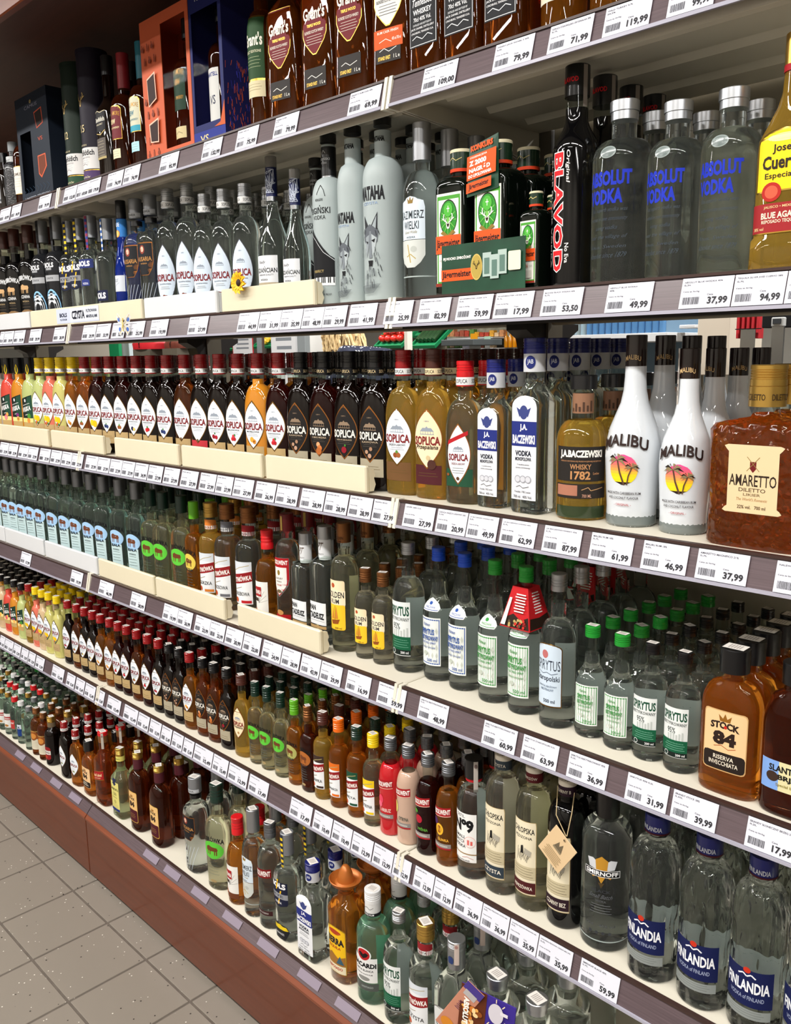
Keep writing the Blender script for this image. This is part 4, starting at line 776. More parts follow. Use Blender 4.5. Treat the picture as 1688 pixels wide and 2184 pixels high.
def kaz(name, d, H, W, sticker=False):
    k = H / 289; pr = P(W, 172 * k, 212 * k, 13 * k, 240 * k, 'r'); hw = W * .4
    ops = [('p', [(98 * k, hw), (150 * k, hw), (160 * k, hw * .9), (166 * k, hw * .3), (168 * k, .2)], '#d3e0ea'), ('g', [(-5, 156 * k), (5, 156 * k), (7, 166 * k), (2.5, 161 * k), (0, 168 * k), (-2.5, 161 * k), (-7, 166 * k)], '#8a7038'), ('t', 'KAZIMIERZ', 0, 138 * k, hw * 1.85, 13 * k, '#20262c', {'b': .01}), ('t', 'WIELKI', 0, 121 * k, hw * 1.2, 13 * k, '#20262c', {'b': .01}), ('t', 'Grand Wódka', 0, 110 * k, hw, 5 * k, '#a8a08a', {'sh': .4}), ('t', 'WÓDKA', 0, 102 * k, hw * .7, 4 * k, '#4a5058')] + \
        [('p', [(52 * k, hw * .3), (60 * k, hw * .7), (72 * k, hw), (97 * k, hw)], '#c9cdc8'), ('l', [(-6, 90 * k), (0, 60 * k)], 2, '#b0984a'), ('l', [(-8, 70 * k), (0, 74 * k), (10, 66 * k)], 1.4, '#b0984a'), ('e', 6, 82 * k, 6, 5 * k, '#b4b8b2')]
    kind(name, 'vodka_bottle', d, 'clear vodka bottle with tall dull silver sleeve behind the front row', pr, clear, 400, [plain(228 * k, H, 15.5 * k, pbr('satin_silver_sleeve', '#a2a4a8', .38, .85))], [('label', ops, pr), ('embossed_ring', [('r', -W * .7, W * .7, 36 * k, 38 * k, pbr('glass_ridge', '#aab6b4', .1))], pr)], seg=30, sticker=sticker)
kaz('kaz7', 'clear vodka bottle with crowned pale blue label and tall silver sleeve', 289, 66)
kaz('kaz6', 'clear vodka bottle with crowned pale label and silver sleeve, bottom deck', 280, 58, True)
def wolf(k, hw):
    d = '#2a2c30'; o = [('t', 'WATAHA', 0, 186 * k, hw * 1.9, 24 * k, '#15161a', {'b': .05}), ('t', 'CZYSTA', 0, 169 * k, hw * 1.1, 4.5 * k, '#8aa0c0')]
    o += [('g', [(-16, 150), (-13, 118), (-2, 128)], d), ('g', [(16, 154), (2, 130), (15, 120)], d), ('g', [(14, 148), (5, 131), (12, 126)], '#9aa4a8'), ('g', [(-16, 124), (0, 134), (17, 122), (15, 104), (7, 96), (-6, 96), (-16, 106)], '#5a5f66'),
          ('g', [(-12, 112), (-2, 116), (-4, 92), (-9, 76)], '#8d959a'), ('g', [(2, 118), (14, 110), (10, 90), (5, 78)], '#a9b2b5'), ('g', [(-5, 72), (6, 72), (4, 62), (-3, 62)], '#141518'), ('g', [(-11, 106), (-4, 104), (-6, 100)], '#101114'), ('g', [(3, 106), (11, 109), (9, 102)], '#101114'), ('g', [(-1, 122), (3, 122), (4, 76), (-3, 76)], '#767d83')]
    random.seed(5)
    for i in range(46):
        a = random.uniform(-1, 1); u = a * 20 + random.uniform(-3, 3); z = random.uniform(34, 128) if abs(a) > .5 else random.uniform(30, 66)
        o.append(('l', [(u, z), (u + a * 4 + random.uniform(-1, 1), z - random.uniform(6, 16))], random.uniform(.5, 1.3), random.choice(('#25272b', '#4b5157', '#777f84'))))
    for i in range(12): o.append(('l', [(-24 + i, 28 - i * 1.2), (20 - i, 31 - i * 1.3)], .5, '#4b5157'))
    return [((op[0], [(a * k, b * k) for a, b in op[1]]) + tuple(op[2:])) if op[0] in 'gl' else op for op in o]
for nm, H, W, d in (('wat7', 316, 74, 'large frosted vodka bottle with wolf head drawing'), ('wat5', 314, 60, 'narrower frosted vodka bottle with wolf head drawing and black cap')):
    k = W / 74 * .95 + .05; pr = P(W, 218 * H / 330, 262 * H / 330, 15, H - 22, 'r')
    kind(nm, 'vodka_bottle', d, None, pr, frost, 400, [plain(H - 14, H, 16, capblk)], [('neck_label', [('t', 'WATAHA', 0, H - 36, 28, 9, '#15161a', {'b': .05})], cyl(15)), ('label', wolf(k, W * .42), pr)], seg=32)
for nm, H, W, d in (('ogi7', 315, 66, 'frosted vodka bottle with black grand piano print and black neck sleeve'), ('ogi5', 304, 58, 'shorter frosted vodka bottle with piano print half hidden behind its twin')):
    k = H / 332; pr = P(W, 205 * k, 250 * k, 14 * k, H - 20, 'r'); hw = W * .46; d2 = '#101114'
    ops = [('l', [(-4 * k, 214 * k), (4 * k, 232 * k), (12 * k, 222 * k), (16 * k, 210 * k)], 1.2, d2), ('t', 'MICHAŁ KLEOFAS', 2, 204 * k, 18 * k, 5 * k, d2), ('t', 'OGIŃSKI', 0, 186 * k, W * .74, 16 * k, d2, {'b': .01}), ('t', 'VODKA', 0, 171 * k, W * .46, 8 * k, d2, {'b': 0}),
           ('g', [(-hw, 40 * k), (hw, 40 * k), (hw, 92 * k), (hw * .7, 98 * k), (hw * .3, 112 * k), (-hw * .2, 132 * k), (-hw * .7, 150 * k), (-hw, 153 * k)], d2), ('l', [(hw, 88 * k), (hw * .3, 104 * k), (-hw * .3, 128 * k), (-hw, 146 * k)], 1, '#c9cdd0'), ('t', 'PERFECT', -4, 68 * k, W * .4, 5 * k, '#b09a60'),
           ('r', -hw, hw, 40 * k, 56 * k, '#e8eaec')] + [('r', -hw + i * hw / 9, -hw + i * hw / 9 + hw / 16, 45 * k, 56 * k, d2) for i in range(18) if i % 7 not in (2, 6)] + [('t', '40% ALC. BY VOL. | 80 PROOF', 0, 22 * k, W * .7, 5 * k, '#3a3d40')]
    kind(nm, 'vodka_bottle', d, 'frosted vodka bottle with black neck sleeve behind the front row', pr, frost, 400, [plain(H - 16, H, 15.5, capblk), ring(252 * k, H - 24, 14.6 * k + .4, capblk, 'neck_sleeve'), ring(246 * k, 252 * k, 14.8 * k, 'silver', 'sleeve_band')],
         [('neck_label', [('t', 'OGIŃSKI', 0, 284 * k, 26 * k, 6 * k, '#c9cdd0'), ('t', 'VODKA', 0, 276 * k, 14 * k, 4 * k, '#c9cdd0'), ('l', [(-4, 292 * k), (0, 300 * k), (4, 294 * k)], .8, '#c9cdd0')], cyl(15.2 * k)), ('label', ops, pr)], seg=30)
for nm, H, W, d in (('gda7', 310, 66, 'clear flared vodka bottle with white label and blue floral neck'), ('gda5', 284, 56, 'smaller clear flared vodka bottle with white label and blue floral neck')):
    k = H / 310; pr = P(W, 120 * k, 226 * k, 11 * k, 296 * k, 's')
    random.seed(3); vine = [('l', [(random.uniform(-16, 16), 236 * k + random.uniform(0, 48)) for _ in range(3)], 1.1, '#c3cadb') for _ in range(16)]
    kind(nm, 'vodka_bottle', d, None, pr, clear, 230 * k, [plain(288 * k, H, 12 * k, pbr('clear_stopper', '#a9a6a0', .2, trans=.5), 'stopper'), ring(230 * k, 289 * k, 11.8 * k, pbr('navy_floral_sleeve', '#141d4c', .4), 'neck_sleeve'), ring(222 * k, 231 * k, 12.6 * k, 'silver', 'sleeve_band')],
         [('neck_label', vine, cyl(11.9 * k)), ('label', [('r', -W * .42, W * .42, 58 * k, 112 * k, '#e3e5e8'), ('t', 'Really', -8, 98 * k, 18, 8 * k, '#3a3a44', {'sh': .4}), ('t', 'GDAŃCIAN', 0, 84 * k, W * .8, 13 * k, '#15171c', {'b': .02}), ('t', 'PREMIUM QUALITY', 0, 73 * k, W * .56, 4 * k, '#6a6a72'), ('t', 'WÓDKA', -4, 64 * k, W * .3, 5 * k, '#2a2a30'), ('r', -W * .42, W * .42, 44 * k, 58 * k, '#b3a68c'), ('t', 'FINEST PURITY', 0, 51 * k, W * .6, 4.5 * k, '#4a4438'), ('r', -W * .42, W * .42, 22 * k, 44 * k, '#18235a')] + [('l', [(-22 + 5 * i, 26 * k), (-18 + 5 * i, 40 * k), (-14 + 5 * i, 28 * k)], 1, '#c3cadb') for i in range(9)], pr)], seg=32)
def saria(name, d, H, W, sticker=False):
    pr = P(W, H * .62, H * .72, W * .22, H * .82, 'r', W * .94, 2.6, .94); hw = W * .42
    ops = [('p', [(H * .36, hw * .5), (H * .41, hw * .85), (H * .46, hw), (H * .62, hw)], 'copper'), ('p', [(H * .365, hw * .47), (H * .413, hw * .82), (H * .463, hw * .96), (H * .612, hw * .96)], '#191a1e'), ('e', -hw * .1, H * .565, hw * .3, H * .035, '#8a3a2c'), ('e', -hw * .1, H * .567, hw * .18, H * .022, '#d8b8a0'), ('t', 'HUSARIA', 0, H * .49, hw * 1.75, H * .035, '#c0894a'), ('t', 'WÓDKA', 0, H * .455, hw * .8, H * .014, '#c0894a')] + \
        [('l', [(-hw + i * hw * .35, H * .04), (-hw + i * hw * .35 + hw * .3, H * .15), (-hw + i * hw * .35 + hw * .8, H * .3)], .9, '#c9d4e4') for i in range(5)]
    kind(name, 'vodka_bottle', d, None, pr, clear, H * .74, [plain(H * .84, H, W * .25, pbr('satin_grey_cap', '#8e9196', .4, .6)), ring(H * .78, H * .82, W * .225, capblk, 'neck_ring')], [('neck_label', [('r', -W * .4, W * .4, H * .85, H * .885, '#b9bcc0'), ('t', 'HUSARIA', 0, H * .867, W * .4, H * .02, '#222222')], cyl(W * .253)), ('label', ops, pr)], seg=28, sticker=sticker)
saria('sar', 'clear twisted-glass vodka bottle with black shield label and winged rider', 300, 66)
saria('sar6', 'tall clear vodka bottle with black shield label on the bottom deck', 305, 72, True)
pr = [(0, 22, 22, 2), (3, 25, 25, 2), (90, 25, 25, 2), (130, 24, 24, 2), (160, 19, 19, 2), (190, 14, 14, 2), (230, 12, 12, 2), (262, 11.5, 11.5, 2)]
kind('cura', 'liqueur_bottle', 'slender cobalt blue liqueur bottle with white label and black cap', None, pr, blueg, 400, [plain(260, 304, 13, capblk), ring(214, 258, 12.9, '#3c84d0', 'neck_sleeve')],
     [('neck_label', [('e', 0, 222, 8, 9, '#e8902a'), ('e', 0, 222, 6, 7, '#f0c070'), ('t', 'BLUE', 0, 244, 16, 10, '#dce8f4', {'b': .03})], cyl(13)), ('label', [('r', -26, 26, 78, 118, '#cdd3dc'), ('t', 'BOLS', -4, 106, 22, 8, '#7a828e', {'sh': .4}), ('l', [(-20, 84), (10, 100)], 1.5, '#aab2be')], pr)])
def bols(name, d, H, W, style, sticker=False):
    pr = P(W, H * .58, H * .7, W * .2, H * .8, 'r', W * .96, 2.6, .93); hw = W * .42; nv = '#171c34'; liq = clear; ops = []
    if style == 'onyx':
        liq = glass('smoky_black_glass', '#2a2c30', .5, 1.36); ops = [('r', -hw, hw, H * .5, H * .6, '#15161a'), ('t', 'BOLS', -2, H * .565, hw * 1.3, H * .045, '#f0f0f2', {'b': .04}), ('r', -hw * .5, hw * .3, H * .52, H * .54, '#9a9ca0'), ('r', -hw, hw, H * .42, H * .475, '#a6a8ac'), ('t', 'ONYX', 0, H * .447, hw * .9, H * .018, '#222428')]
        for q, c in ((1, '#8fc4ee'), (.92, '#101216'), (.8, '#e8ecf0'), (.75, '#101216'), (.62, '#e8ecf0'), (.57, '#101216'), (.4, '#c8ccd0'), (.37, '#101216')): ops.append(('e', 0, H * .17, hw * q, H * .18 * q, c))
        ops.append(('t', 'VODKA', 0, H * .06, hw * 1.1, H * .02, '#d8dce0'))
    elif style == 'rye':
        ops = [('p', [(H * .34, hw * .3), (H * .36, hw * .9), (H * .38, hw), (H * .58, hw)], nv), ('t', 'BOLS', 0, H * .545, hw * 1.7, H * .055, '#f0f0f2', {'b': .05}), ('g', [(-2, H * .6), (3, H * .6), (-3, H * .5), (-7, H * .5)], '#e6b81c'), ('g', [(8, H * .5), (12, H * .5), (2, H * .36), (-2, H * .36)], '#e6b81c'), ('r', -hw, hw, H * .42, H * .47, '#8e9096'), ('t', 'RYE', 0, H * .445, hw * 1.2, H * .025, '#2a2c34'), ('t', 'VODKA', 0, H * .38, hw * .8, H * .022, '#f0f0f2')]
        if sticker: ops += [('p', [(6, hw * .6), (30, hw), (44, hw * .8), (50, hw * .2)], '#1c1c20'), ('p', [(34, hw * .9), (44, hw * .72), (48, hw * .2)], '#e0c21c'), ('t', 'NOWOŚĆ', 0, 22, hw, 7, '#e8e8e8')]
    elif style == 'plat':
        ops = [('r', -hw, hw, H * .52, H * .6, '#23306c'), ('t', 'BOLS', -2, H * .56, hw * 1.5, H * .05, '#f0f0f2', {'b': .05}), ('p', arch(H * .36, H * .42, hw * .5, 4), '#28347a'), ('t', 'VODKA', 0, H * .38, hw * .7, H * .02, '#e8e8f0')]
    else:
        ops = [('r', -hw, hw, H * .22, H * .32, '#1a2040'), ('t', 'BOLS', 0, H * .27, hw * 1.6, H * .06, '#f0f0f2', {'b': .05}), ('r', -hw, hw, H * .15, H * .2, '#c6c8cc'), ('t', 'VANILLA', -6, H * .175, hw * .8, H * .018, '#2a2c34'), ('t', 'WÓDKA', 0, H * .12, hw * 1.5, H * .028, '#20283c', {'b': .03}), ('e', -hw * .6, H * .57, hw * .45, H * .06, pbr('clear_glass_boss', '#b9c4c2', .05))]
    st = {'onyx': ('#1a1b1e', '#2c2d31'), 'rye': ('#e0bf24', '#1b2038'), 'plat': ('#2c3a8a', '#8a2a4a'), 'clr': ('#dfe3ea', '#3c64a8')}[style]
    strip = [('r', -4, 4, H * .68 + i * H * .026, H * .68 + (i + 1) * H * .026, st[i % 2]) for i in range(12)]
    kind(name, 'vodka_bottle', d, 'clear vodka bottle with long grey sleeve cap behind the front row', pr, liq, H * .74, [plain(H * .8, H, W * .235, pbr('satin_grey_cap', '#8e9196', .4, .6))], [('seal_strip', strip, cyl(W * .24)), ('label', ops, pr)], seg=26, sticker=sticker)
bols('bonyx', 'smoky black vodka bottle with blue ringed print and grey cap', 292, 72, 'onyx')
bols('brye', 'clear vodka bottle with navy label and yellow striped seal', 290, 60, 'rye')
bols('brye6', 'large clear vodka bottle with navy label and yellow checked seal strip', 300, 66, 'rye', True)
bols('bplat', 'clear vodka bottle with narrow blue nameplate and grey cap', 290, 68, 'plat')
bols('bclr', 'clear vodka bottle with low navy label and round glass boss', 286, 68, 'clr')

# --- top shelf
def grant(name, d, lab, low, txtc, band=None):
    pr = P(82, 190, 240, 15, 285, 's', 66, 5)
    ops = [('p', [(96, 4), (104, 12), (118, 24), (130, 29), (200, 29)], 'gold'), ('p', [(98, 3.5), (105, 11), (119, 23), (130.5, 27.8), (199, 27.8)], lab), ('t', "Grant's", 0, 166, 52, 22, txtc, {'b': .03}), ('t', 'TRIPLE WOOD', 0, 146, 34, 5, 'gold'), ('t', 'BLENDED SCOTCH WHISKY', 0, 135, 46, 5, txtc)] + lines(0, 128, 40, 4, 4.5, txtc, .6) + \
        [('r', -26, 26, 40, 74, low), ('l', [(-18, 58), (-8, 62), (2, 56), (18, 61)], 1, '#e8e4dc'), ('t', 'STAND FAST', -8, 47, 26, 6, 'gold'), ('t', '1 L e', 18, 47, 12, 6, '#e8e4dc')]
    if band: ops += [('r', -30, 30, 62, 92, '#c8541c'), ('t', 'RUM CASK FINISH', 0, 87, 44, 4, '#f4e8dc'), ('l', [(-18, 72), (-4, 76), (8, 70)], 1, '#f4e8dc'), ('t', '40% vol 700 ml', 18, 74, 18, 5, '#f4e8dc')]
    kind(name, 'whisky_bottle', d, 'amber whisky bottle behind the front row of the top shelf', pr, whisk, 262, [plain(270, 312, 17, capblk)], [('label', ops, pr)], seg=32)
grant('gr_red', 'amber whisky bottle with dark red pointed label beside the green one', '#6a1820', '#2a2624', '#e8ddd0')
grant('gr_wht', 'amber whisky bottle with white pointed label and orange band', '#d9d8d4', '#2a2624', '#1c1c1e', True)
pr = P(58, 180, 226, 14, 285, 'r')
kind('gr_grn', 'whisky_bottle', 'whisky bottle with green label and cream foot label', None, pr, whisk, 262, [plain(266, 312, 16.5, capblk)], [('label', [('r', -26, 26, 96, 210, '#20421f'), ('r', -26, 26, 208, 211, 'gold'), ('r', -26, 26, 92, 96, 'gold'), ('t', "Grant's", 0, 168, 46, 24, '#e8e4d4', {'b': .03}), ('t', 'SELECT EDITIONS', 0, 146, 40, 5, '#d8d4b4')] + lines(0, 136, 36, 4, 6, '#a8b48a') + [('r', -26, 26, 62, 92, '#d0c5a0')] + lines(0, 86, 38, 3, 5, '#8a805c'), pr)], seg=26)
pr = P(74, 176, 205, 15, 260, 'q', 66, 6)
kind('jd', 'whisky_bottle', 'square whisky bottle with black and white ornate label', 'square whisky bottle behind the front row of the top shelf', pr, whisk, 240, [plain(256, 290, 16.5, capblk)],
     [('label', [('r', -30, 30, 46, 150, '#15161a'), ('r', -28.5, 28.5, 48, 148, '#d6d8da'), ('r', -27.6, 27.6, 49, 147, '#15161a'), ('e', 0, 132, 15, 12, '#d6d8da'), ('e', 0, 132, 13.6, 10.6, '#15161a'), ('t', 'No.7', 0, 131, 20, 9, '#e8e8ea'), ('t', 'Tennessee', 0, 112, 44, 11, '#e8e8ea', {'sh': .25}), ('t', 'WHISKEY', 0, 98, 40, 8, '#e8e8ea', {'b': .02}), ('t', '70cl 40% Vol.', 0, 87, 38, 6.5, '#e8e8ea'), ('t', 'DISTILLED AND BOTTLED BY', 0, 79, 40, 3, '#d6d8da'), ('t', 'JACK DANIEL DISTILLERY', 0, 73, 50, 4, '#e8e8ea'), ('t', 'LYNCHBURG, TENNESSEE U.S.A.', 0, 67, 48, 3.4, '#e8e8ea'),
      ('l', [(-22, 58), (-12, 62), (0, 56), (12, 62), (22, 58)], 1.2, '#d6d8da')], pr)], seg=32)
pr = P(66, 150, 196, 15, 250, 'r')
kind('star', 'whisky_bottle', 'golden spirit bottle standing right of the square whisky bottles', None, pr, amber, 230, [plain(246, 285, 16, capbrn)], [('label', [('r', -28, 28, 44, 130, '#e0d6bc'), ('t', 'SOPLICA', 0, 96, 48, 14, '#7c1f22', {'b': .02}), ('t', 'STAROPOLSKA', 0, 80, 44, 7, '#3a2a1c')] + lines(0, 70, 40, 3, 6), pr)], seg=26)
for nm, l1, c1, capc, d in (('tul_r', '#6a2028', '#d9c8a0', '#8a1c24', 'irish whiskey bottle with dark red label and small cream foot label'), ('tul_t', '#c9c8b0', '#3a9ab0', '#1c6a7c', 'irish whiskey bottle with cream and teal label and teal neck sleeve')):
    pr = P(70, 170, 212, 14, 280, 'r')
    kind(nm, 'whisky_bottle', d, None, pr, brown, 260, [plain(226, 316, 15, pbr(nm + '_sleeve', capc, .4))], [('label', [('p', [(92, 25), (170, 25), (176, 20), (178, 10)], 'gold'), ('p', [(94, 24), (168, 24), (174, 19), (176, 9)], l1), ('t', 'TULLAMORE', 0, 156, 42, 11, 'dgold', {'arc': 3}), ('t', 'DEW', -4, 138, 24, 12, '#e8d8a8' if nm == 'tul_r' else '#2a6a80', {'b': .03}), ('t', 'IRISH WHISKEY', 0, 122, 38, 5, '#e8d8a8' if nm == 'tul_r' else '#2a6a80'), ('r', -24, 24, 94, 108, l1 if nm == 'tul_r' else c1), ('r', -16, 18, 44, 68, '#ddd2b0' if nm == 'tul_r' else '#a8d4dc')] + lines(2, 62, 24, 3, 6), pr)], seg=26)
pr = P(66, 168, 210, 14, 280, 's', 62, 3)
kind('gfb', 'whisky_bottle', 'dark whisky bottle with curled black label and grey foot label', None, pr, pbr('near_black_whisky', '#120a06', .05, coat=.5), 400, [plain(262, 310, 15, capblk)], [('label', [('r', -24, 24, 120, 170, '#141316'), ('l', [(-24, 168), (-8, 172), (8, 166), (24, 170)], 1.4, '#d8cca8'), ('t', 'Glenfiddich', 0, 150, 44, 11, '#e6e2d4', {'b': .02}), ('t', 'SINGLE MALT', 0, 138, 30, 4, '#cfc7ae'), ('l', [(-20, 118), (4, 112), (22, 122)], 2, '#c9b070'), ('r', -22, 22, 52, 104, '#57504a')] + lines(0, 96, 34, 6, 7, '#b8ac90') + [('r', -22, 22, 52, 58, '#a89868')], pr)], seg=26)
pr = P(66, 160, 205, 12, 255, 'r')
kind('camus', 'cognac_bottle', 'cognac bottle with white gold-edged label and white neck', None, pr, brown, 240, [plain(238, 300, 14, '#c9c2b4')], [('label', [('r', -22, 22, 42, 132, 'gold'), ('r', -20.5, 20.5, 44, 130, '#dedcd4'), ('t', 'CAMUS', 0, 106, 34, 10, '#5a4a3a', {'b': .02})] + lines(0, 92, 26, 4, 8, '#b8a888'), pr)])
pr = P(62, 150, 190, 12, 232, 'r')
kind('cabot', 'spirit_bottle', 'dark studded bottle with white neck band on the top shelf', None, pr, pbr('studded_black_glass', '#1c1e22', .15, coat=.5, noise=(1, 1, 1, 260, .9), bump=1), 400, [plain(226, 262, 14, '#8a8f92')], [('neck_label', [('r', -40, 40, 168, 205, '#c9cccc'), ('t', 'CABOT', 0, 190, 24, 8, '#4a4e50'), ('t', '23', 6, 178, 8, 6, '#4a4e50')], cyl(20.5))])
pr = P(68, 150, 185, 14, 220, 'r')
kind('maria', 'spirit_bottle', 'dark bottle with wide silver grey printed label on the top shelf', None, pr, pbr('near_black_whisky', '#120a06', .05, coat=.5), 400, [plain(212, 250, 16, capblk)], [('label', [('r', -26, 26, 44, 140, '#9fa1a4'), ('t', 'POST', 6, 128, 26, 9, '#2a2a2c', {'b': .04}), ('t', 'CHAPTER', 4, 116, 32, 9, '#2a2a2c', {'b': .04}), ('e', -8, 92, 10, 12, '#6a6c70'), ('t', 'SLAY', 8, 94, 20, 9, '#2a2a2c', {'b': .04}), ('t', 'MAN', 8, 82, 18, 9, '#2a2a2c', {'b': .04}), ('r', -26, 26, 52, 60, '#55575a')], pr)])
# --- fourth and fifth shelf specials
for nm, H, W, d in (('gol5', 266, 58, 'pale rum bottle with cream ship label and brown sleeve cap'), ('gol2', 198, 46, 'small pale rum bottle with cream ship label and copper screw cap')):
    k = H / 266; pr = P(W, 160 * k, 198 * k, W * .21, 236 * k, 'r'); hw = W * .42
    kind(nm, 'rum_bottle', d, None, pr, straw if H < 200 else pale, 214 * k, [plain(226 * k, H, W * .25, capcop) if H > 200 else screw(226 * k, H, W * .26, capcop)],
         [('neck_label', [('t', 'GOLDEN', 0, 236 * k, 22 * k, 6 * k, '#4a2a14'), ('t', 'RUM', 0, 229 * k, 12 * k, 4 * k, '#4a2a14')], cyl(W * .253)), ('label', [('p', rr(46 * k, 152 * k, hw, 4), '#3a2a1c'), ('p', rr(47 * k, 151 * k, hw - .8, 4), '#ebd9b4'), ('p', rr(47 * k, 100 * k, hw - .8, 4), '#eec02c'), ('e', -4, 140 * k, 5 * k, 5 * k, '#b0502a'), ('r', -hw, hw, 100 * k, 130 * k, '#efe0c0'), ('t', 'GOLDEN', 0, 121 * k, hw * 1.8, 13 * k, '#2a2a30', {'b': .02}), ('t', 'RUM', 0, 107 * k, hw * .9, 10 * k, '#2a2a30', {'b': .02}),
          ('g', [(-12 * k, 66 * k), (12 * k, 70 * k), (8 * k, 60 * k), (-8 * k, 58 * k)], '#8a4a1c'), ('g', [(-10 * k, 70 * k), (-2 * k, 70 * k), (-4 * k, 94 * k)], '#c88030'), ('g', [(-1 * k, 70 * k), (8 * k, 71 * k), (4 * k, 97 * k)], '#c88030'), ('l', [(0, 66 * k), (1 * k, 98 * k)], .8, '#6a3a18'), ('t', '500 ml' if H > 200 else '200 ml', 8 * k, 51 * k, 16 * k, 4 * k, '#6a4a1c')], pr)], sticker=(H < 200))
pr = P(82, 118, 156, 16, 172, 'r', 42, 2.8)
st84 = [('p', rr(34, 118, 30, 5), '#c9a06a'), ('p', rr(35.5, 116.5, 28.8, 5), '#e6bf8e'), ('p', rr(35.5, 60, 28.8, 5), '#241c18'), ('g', [(-7, 103), (7, 103), (9, 112), (3, 107), (0, 114), (-3, 107), (-9, 112)], '#8a5a1c'), ('t', 'STOCK', 0, 96, 40, 10, '#2a1c16', {'b': .05, 'arc': 2}), ('e', 1, 95.5, 2.2, 2.2, '#c0281c'), ('t', '84', 0, 80, 32, 19, '#2a1c16', {'b': .06}), ('l', [(-14, 67), (-4, 70), (6, 66), (16, 69)], .8, '#a8542a'), ('t', 'RISERVA', 0, 53, 28, 6, '#e8dcc8'), ('t', 'INVECCHIATA', 0, 45, 40, 6, '#e8dcc8')]
kind('stock', 'brandy_bottle', 'amber brandy flask with peach label and tall black cap', 'amber brandy flask with tall black cap behind the front row', pr, amber, 158, [plain(168, 200, 19.5, capblk)], [('label', st84, pr)], seg=36, sticker=True)
kind('stock6', 'brandy_bottle', 'amber brandy flask with peach label on the bottom deck', None, P(74, 124, 165, 15, 190, 'r', 44, 2.8), amber, 168, [plain(184, 225, 18, capblk)], [('label', st84, P(74, 124, 165, 15, 190, 'r', 44, 2.8))], seg=30, sticker=True)
pr = P(76, 120, 168, 16, 185, 'r', 46, 2.8)
kind('slan', 'brandy_bottle', 'dark brandy bottle with blue and cream label beside the black-capped flask', None, pr, brown, 170, [plain(178, 206, 19, capblk)], [('label', [('r', -32, 32, 36, 76, '#d8d0a0'), ('r', -32, -8, 36, 76, '#7aa0dc'), ('t', 'SLANTSEV', 2, 66, 46, 9, '#1c1a18', {'b': .04}), ('t', 'BRJAG', 8, 54, 34, 9, '#1c1a18', {'b': .04}), ('e', -16, 54, 8, 7, '#3a2a22'), ('t', 'Special brandy', 6, 44, 34, 5, '#8a7a30')], pr)], seg=36)
pr = P(61, 142, 172, 13, 192, 'r')
kind('no9', 'vodka_bottle', 'clear vodka bottle with large number nine label and black cap', None, pr, clear, 170, [plain(188, 224, 17, capblk), ring(182, 189, 15, '#b01c24', 'cap_ring')],
     [('tax_stamp', [('r', 12, 20, 164, 223, '#b4aca4'), ('e', 16, 214, 3, 4, '#7a6a66')], cyl(17.2)), ('label', [('r', -27, 27, 34, 128, '#e8e8e6'), ('t', 'DISTIL.', -4, 122, 20, 6, '#202022'), ('t', 'Nº9', 0, 104, 44, 25, '#141416', {'b': .05}), ('t', 'SMALL', -6, 82, 26, 6, '#202022'), ('t', 'BATCH', -6, 73, 26, 6, '#202022'), ('t', 'VODKA', -6, 64, 26, 6, '#202022'), ('e', 15, 74, 11, 11, '#e0b0a8'), ('e', 15, 74, 10, 10, '#e8e2e0'), ('r', 10, 14, 68, 78, '#d8605a'), ('r', 16, 20, 68, 76, '#d8605a'), ('r', -27, 27, 49, 51, '#9a7a50'), ('l', [(0, 42), (10, 45), (22, 41)], .8, '#c08078'), ('t', 'MADE IN POLAND', -2, 37, 34, 3, '#3a3a3c')], pr)], seg=30)
for nm, liq, bc, cap2, word, d in (('chl_c', straw, '#2f3a44', '#3a444c', 'CZYSTA', 'straw vodka bottle with cream drawing label and slate foot band'), ('chl_p', pale, '#4a1a1c', '#5a1c20', 'PIEPRZÓWKA', 'pale golden vodka bottle with cream drawing label and dark red foot band'), ('chl_b', blackg, '#2a1620', '#2c1826', 'CZARNY BEZ', 'black elderberry vodka bottle with cream label')):
    pr = P(62, 190, 228, 13, 262, 'r')
    kind(nm, 'vodka_bottle', d, None, pr, liq, 232, [plain(258, 296, 15.2, '#d8d0c0'), ring(240, 259, 14.4, cap2, 'neck_sleeve')],
         [('neck_label', [('t', 'CHŁOPSKA', 0, 282, 30, 8, '#2a2420'), ('t', 'PĘDZONA', 0, 270, 24, 5, '#2a2420'), ('t', word[:8], 0, 249, 28, 6, '#d8d0c0')], cyl(15.4)), ('label', [('p', [(32, 24), (168, 24), (174, 23)], '#b8a070'), ('p', [(33, 23), (167, 23), (173, 22)], '#e2d8bc'), ('t', 'CHŁOPSKA', 0, 156, 42, 11, '#1c1814', {'b': .02}), ('t', 'PĘDZONA', 0, 142, 34, 7, '#1c1814')] + [('l', [(-12 + i * 2.2, 96 + (i * 7) % 9), (-10 + i * 2.4, 122 - (i * 5) % 14)], .9, '#7a7468') for i in range(11)] + [('g', [(-3, 126), (1, 128), (2, 112), (-4, 112)], '#1c1a18'), ('g', [(4, 124), (16, 118), (14, 108), (4, 112)], '#a8a294'), ('r', -23, 23, 64, 88, '#c0b494')] + lines(0, 84, 38, 4, 5, '#6a604a') + [('r', -23, 23, 36, 58, bc), ('t', word, 0, 47, 36, 8, '#e8e0d0')], pr)], seg=30)
pr = P(78, 205, 236, 17, 290, 'r')
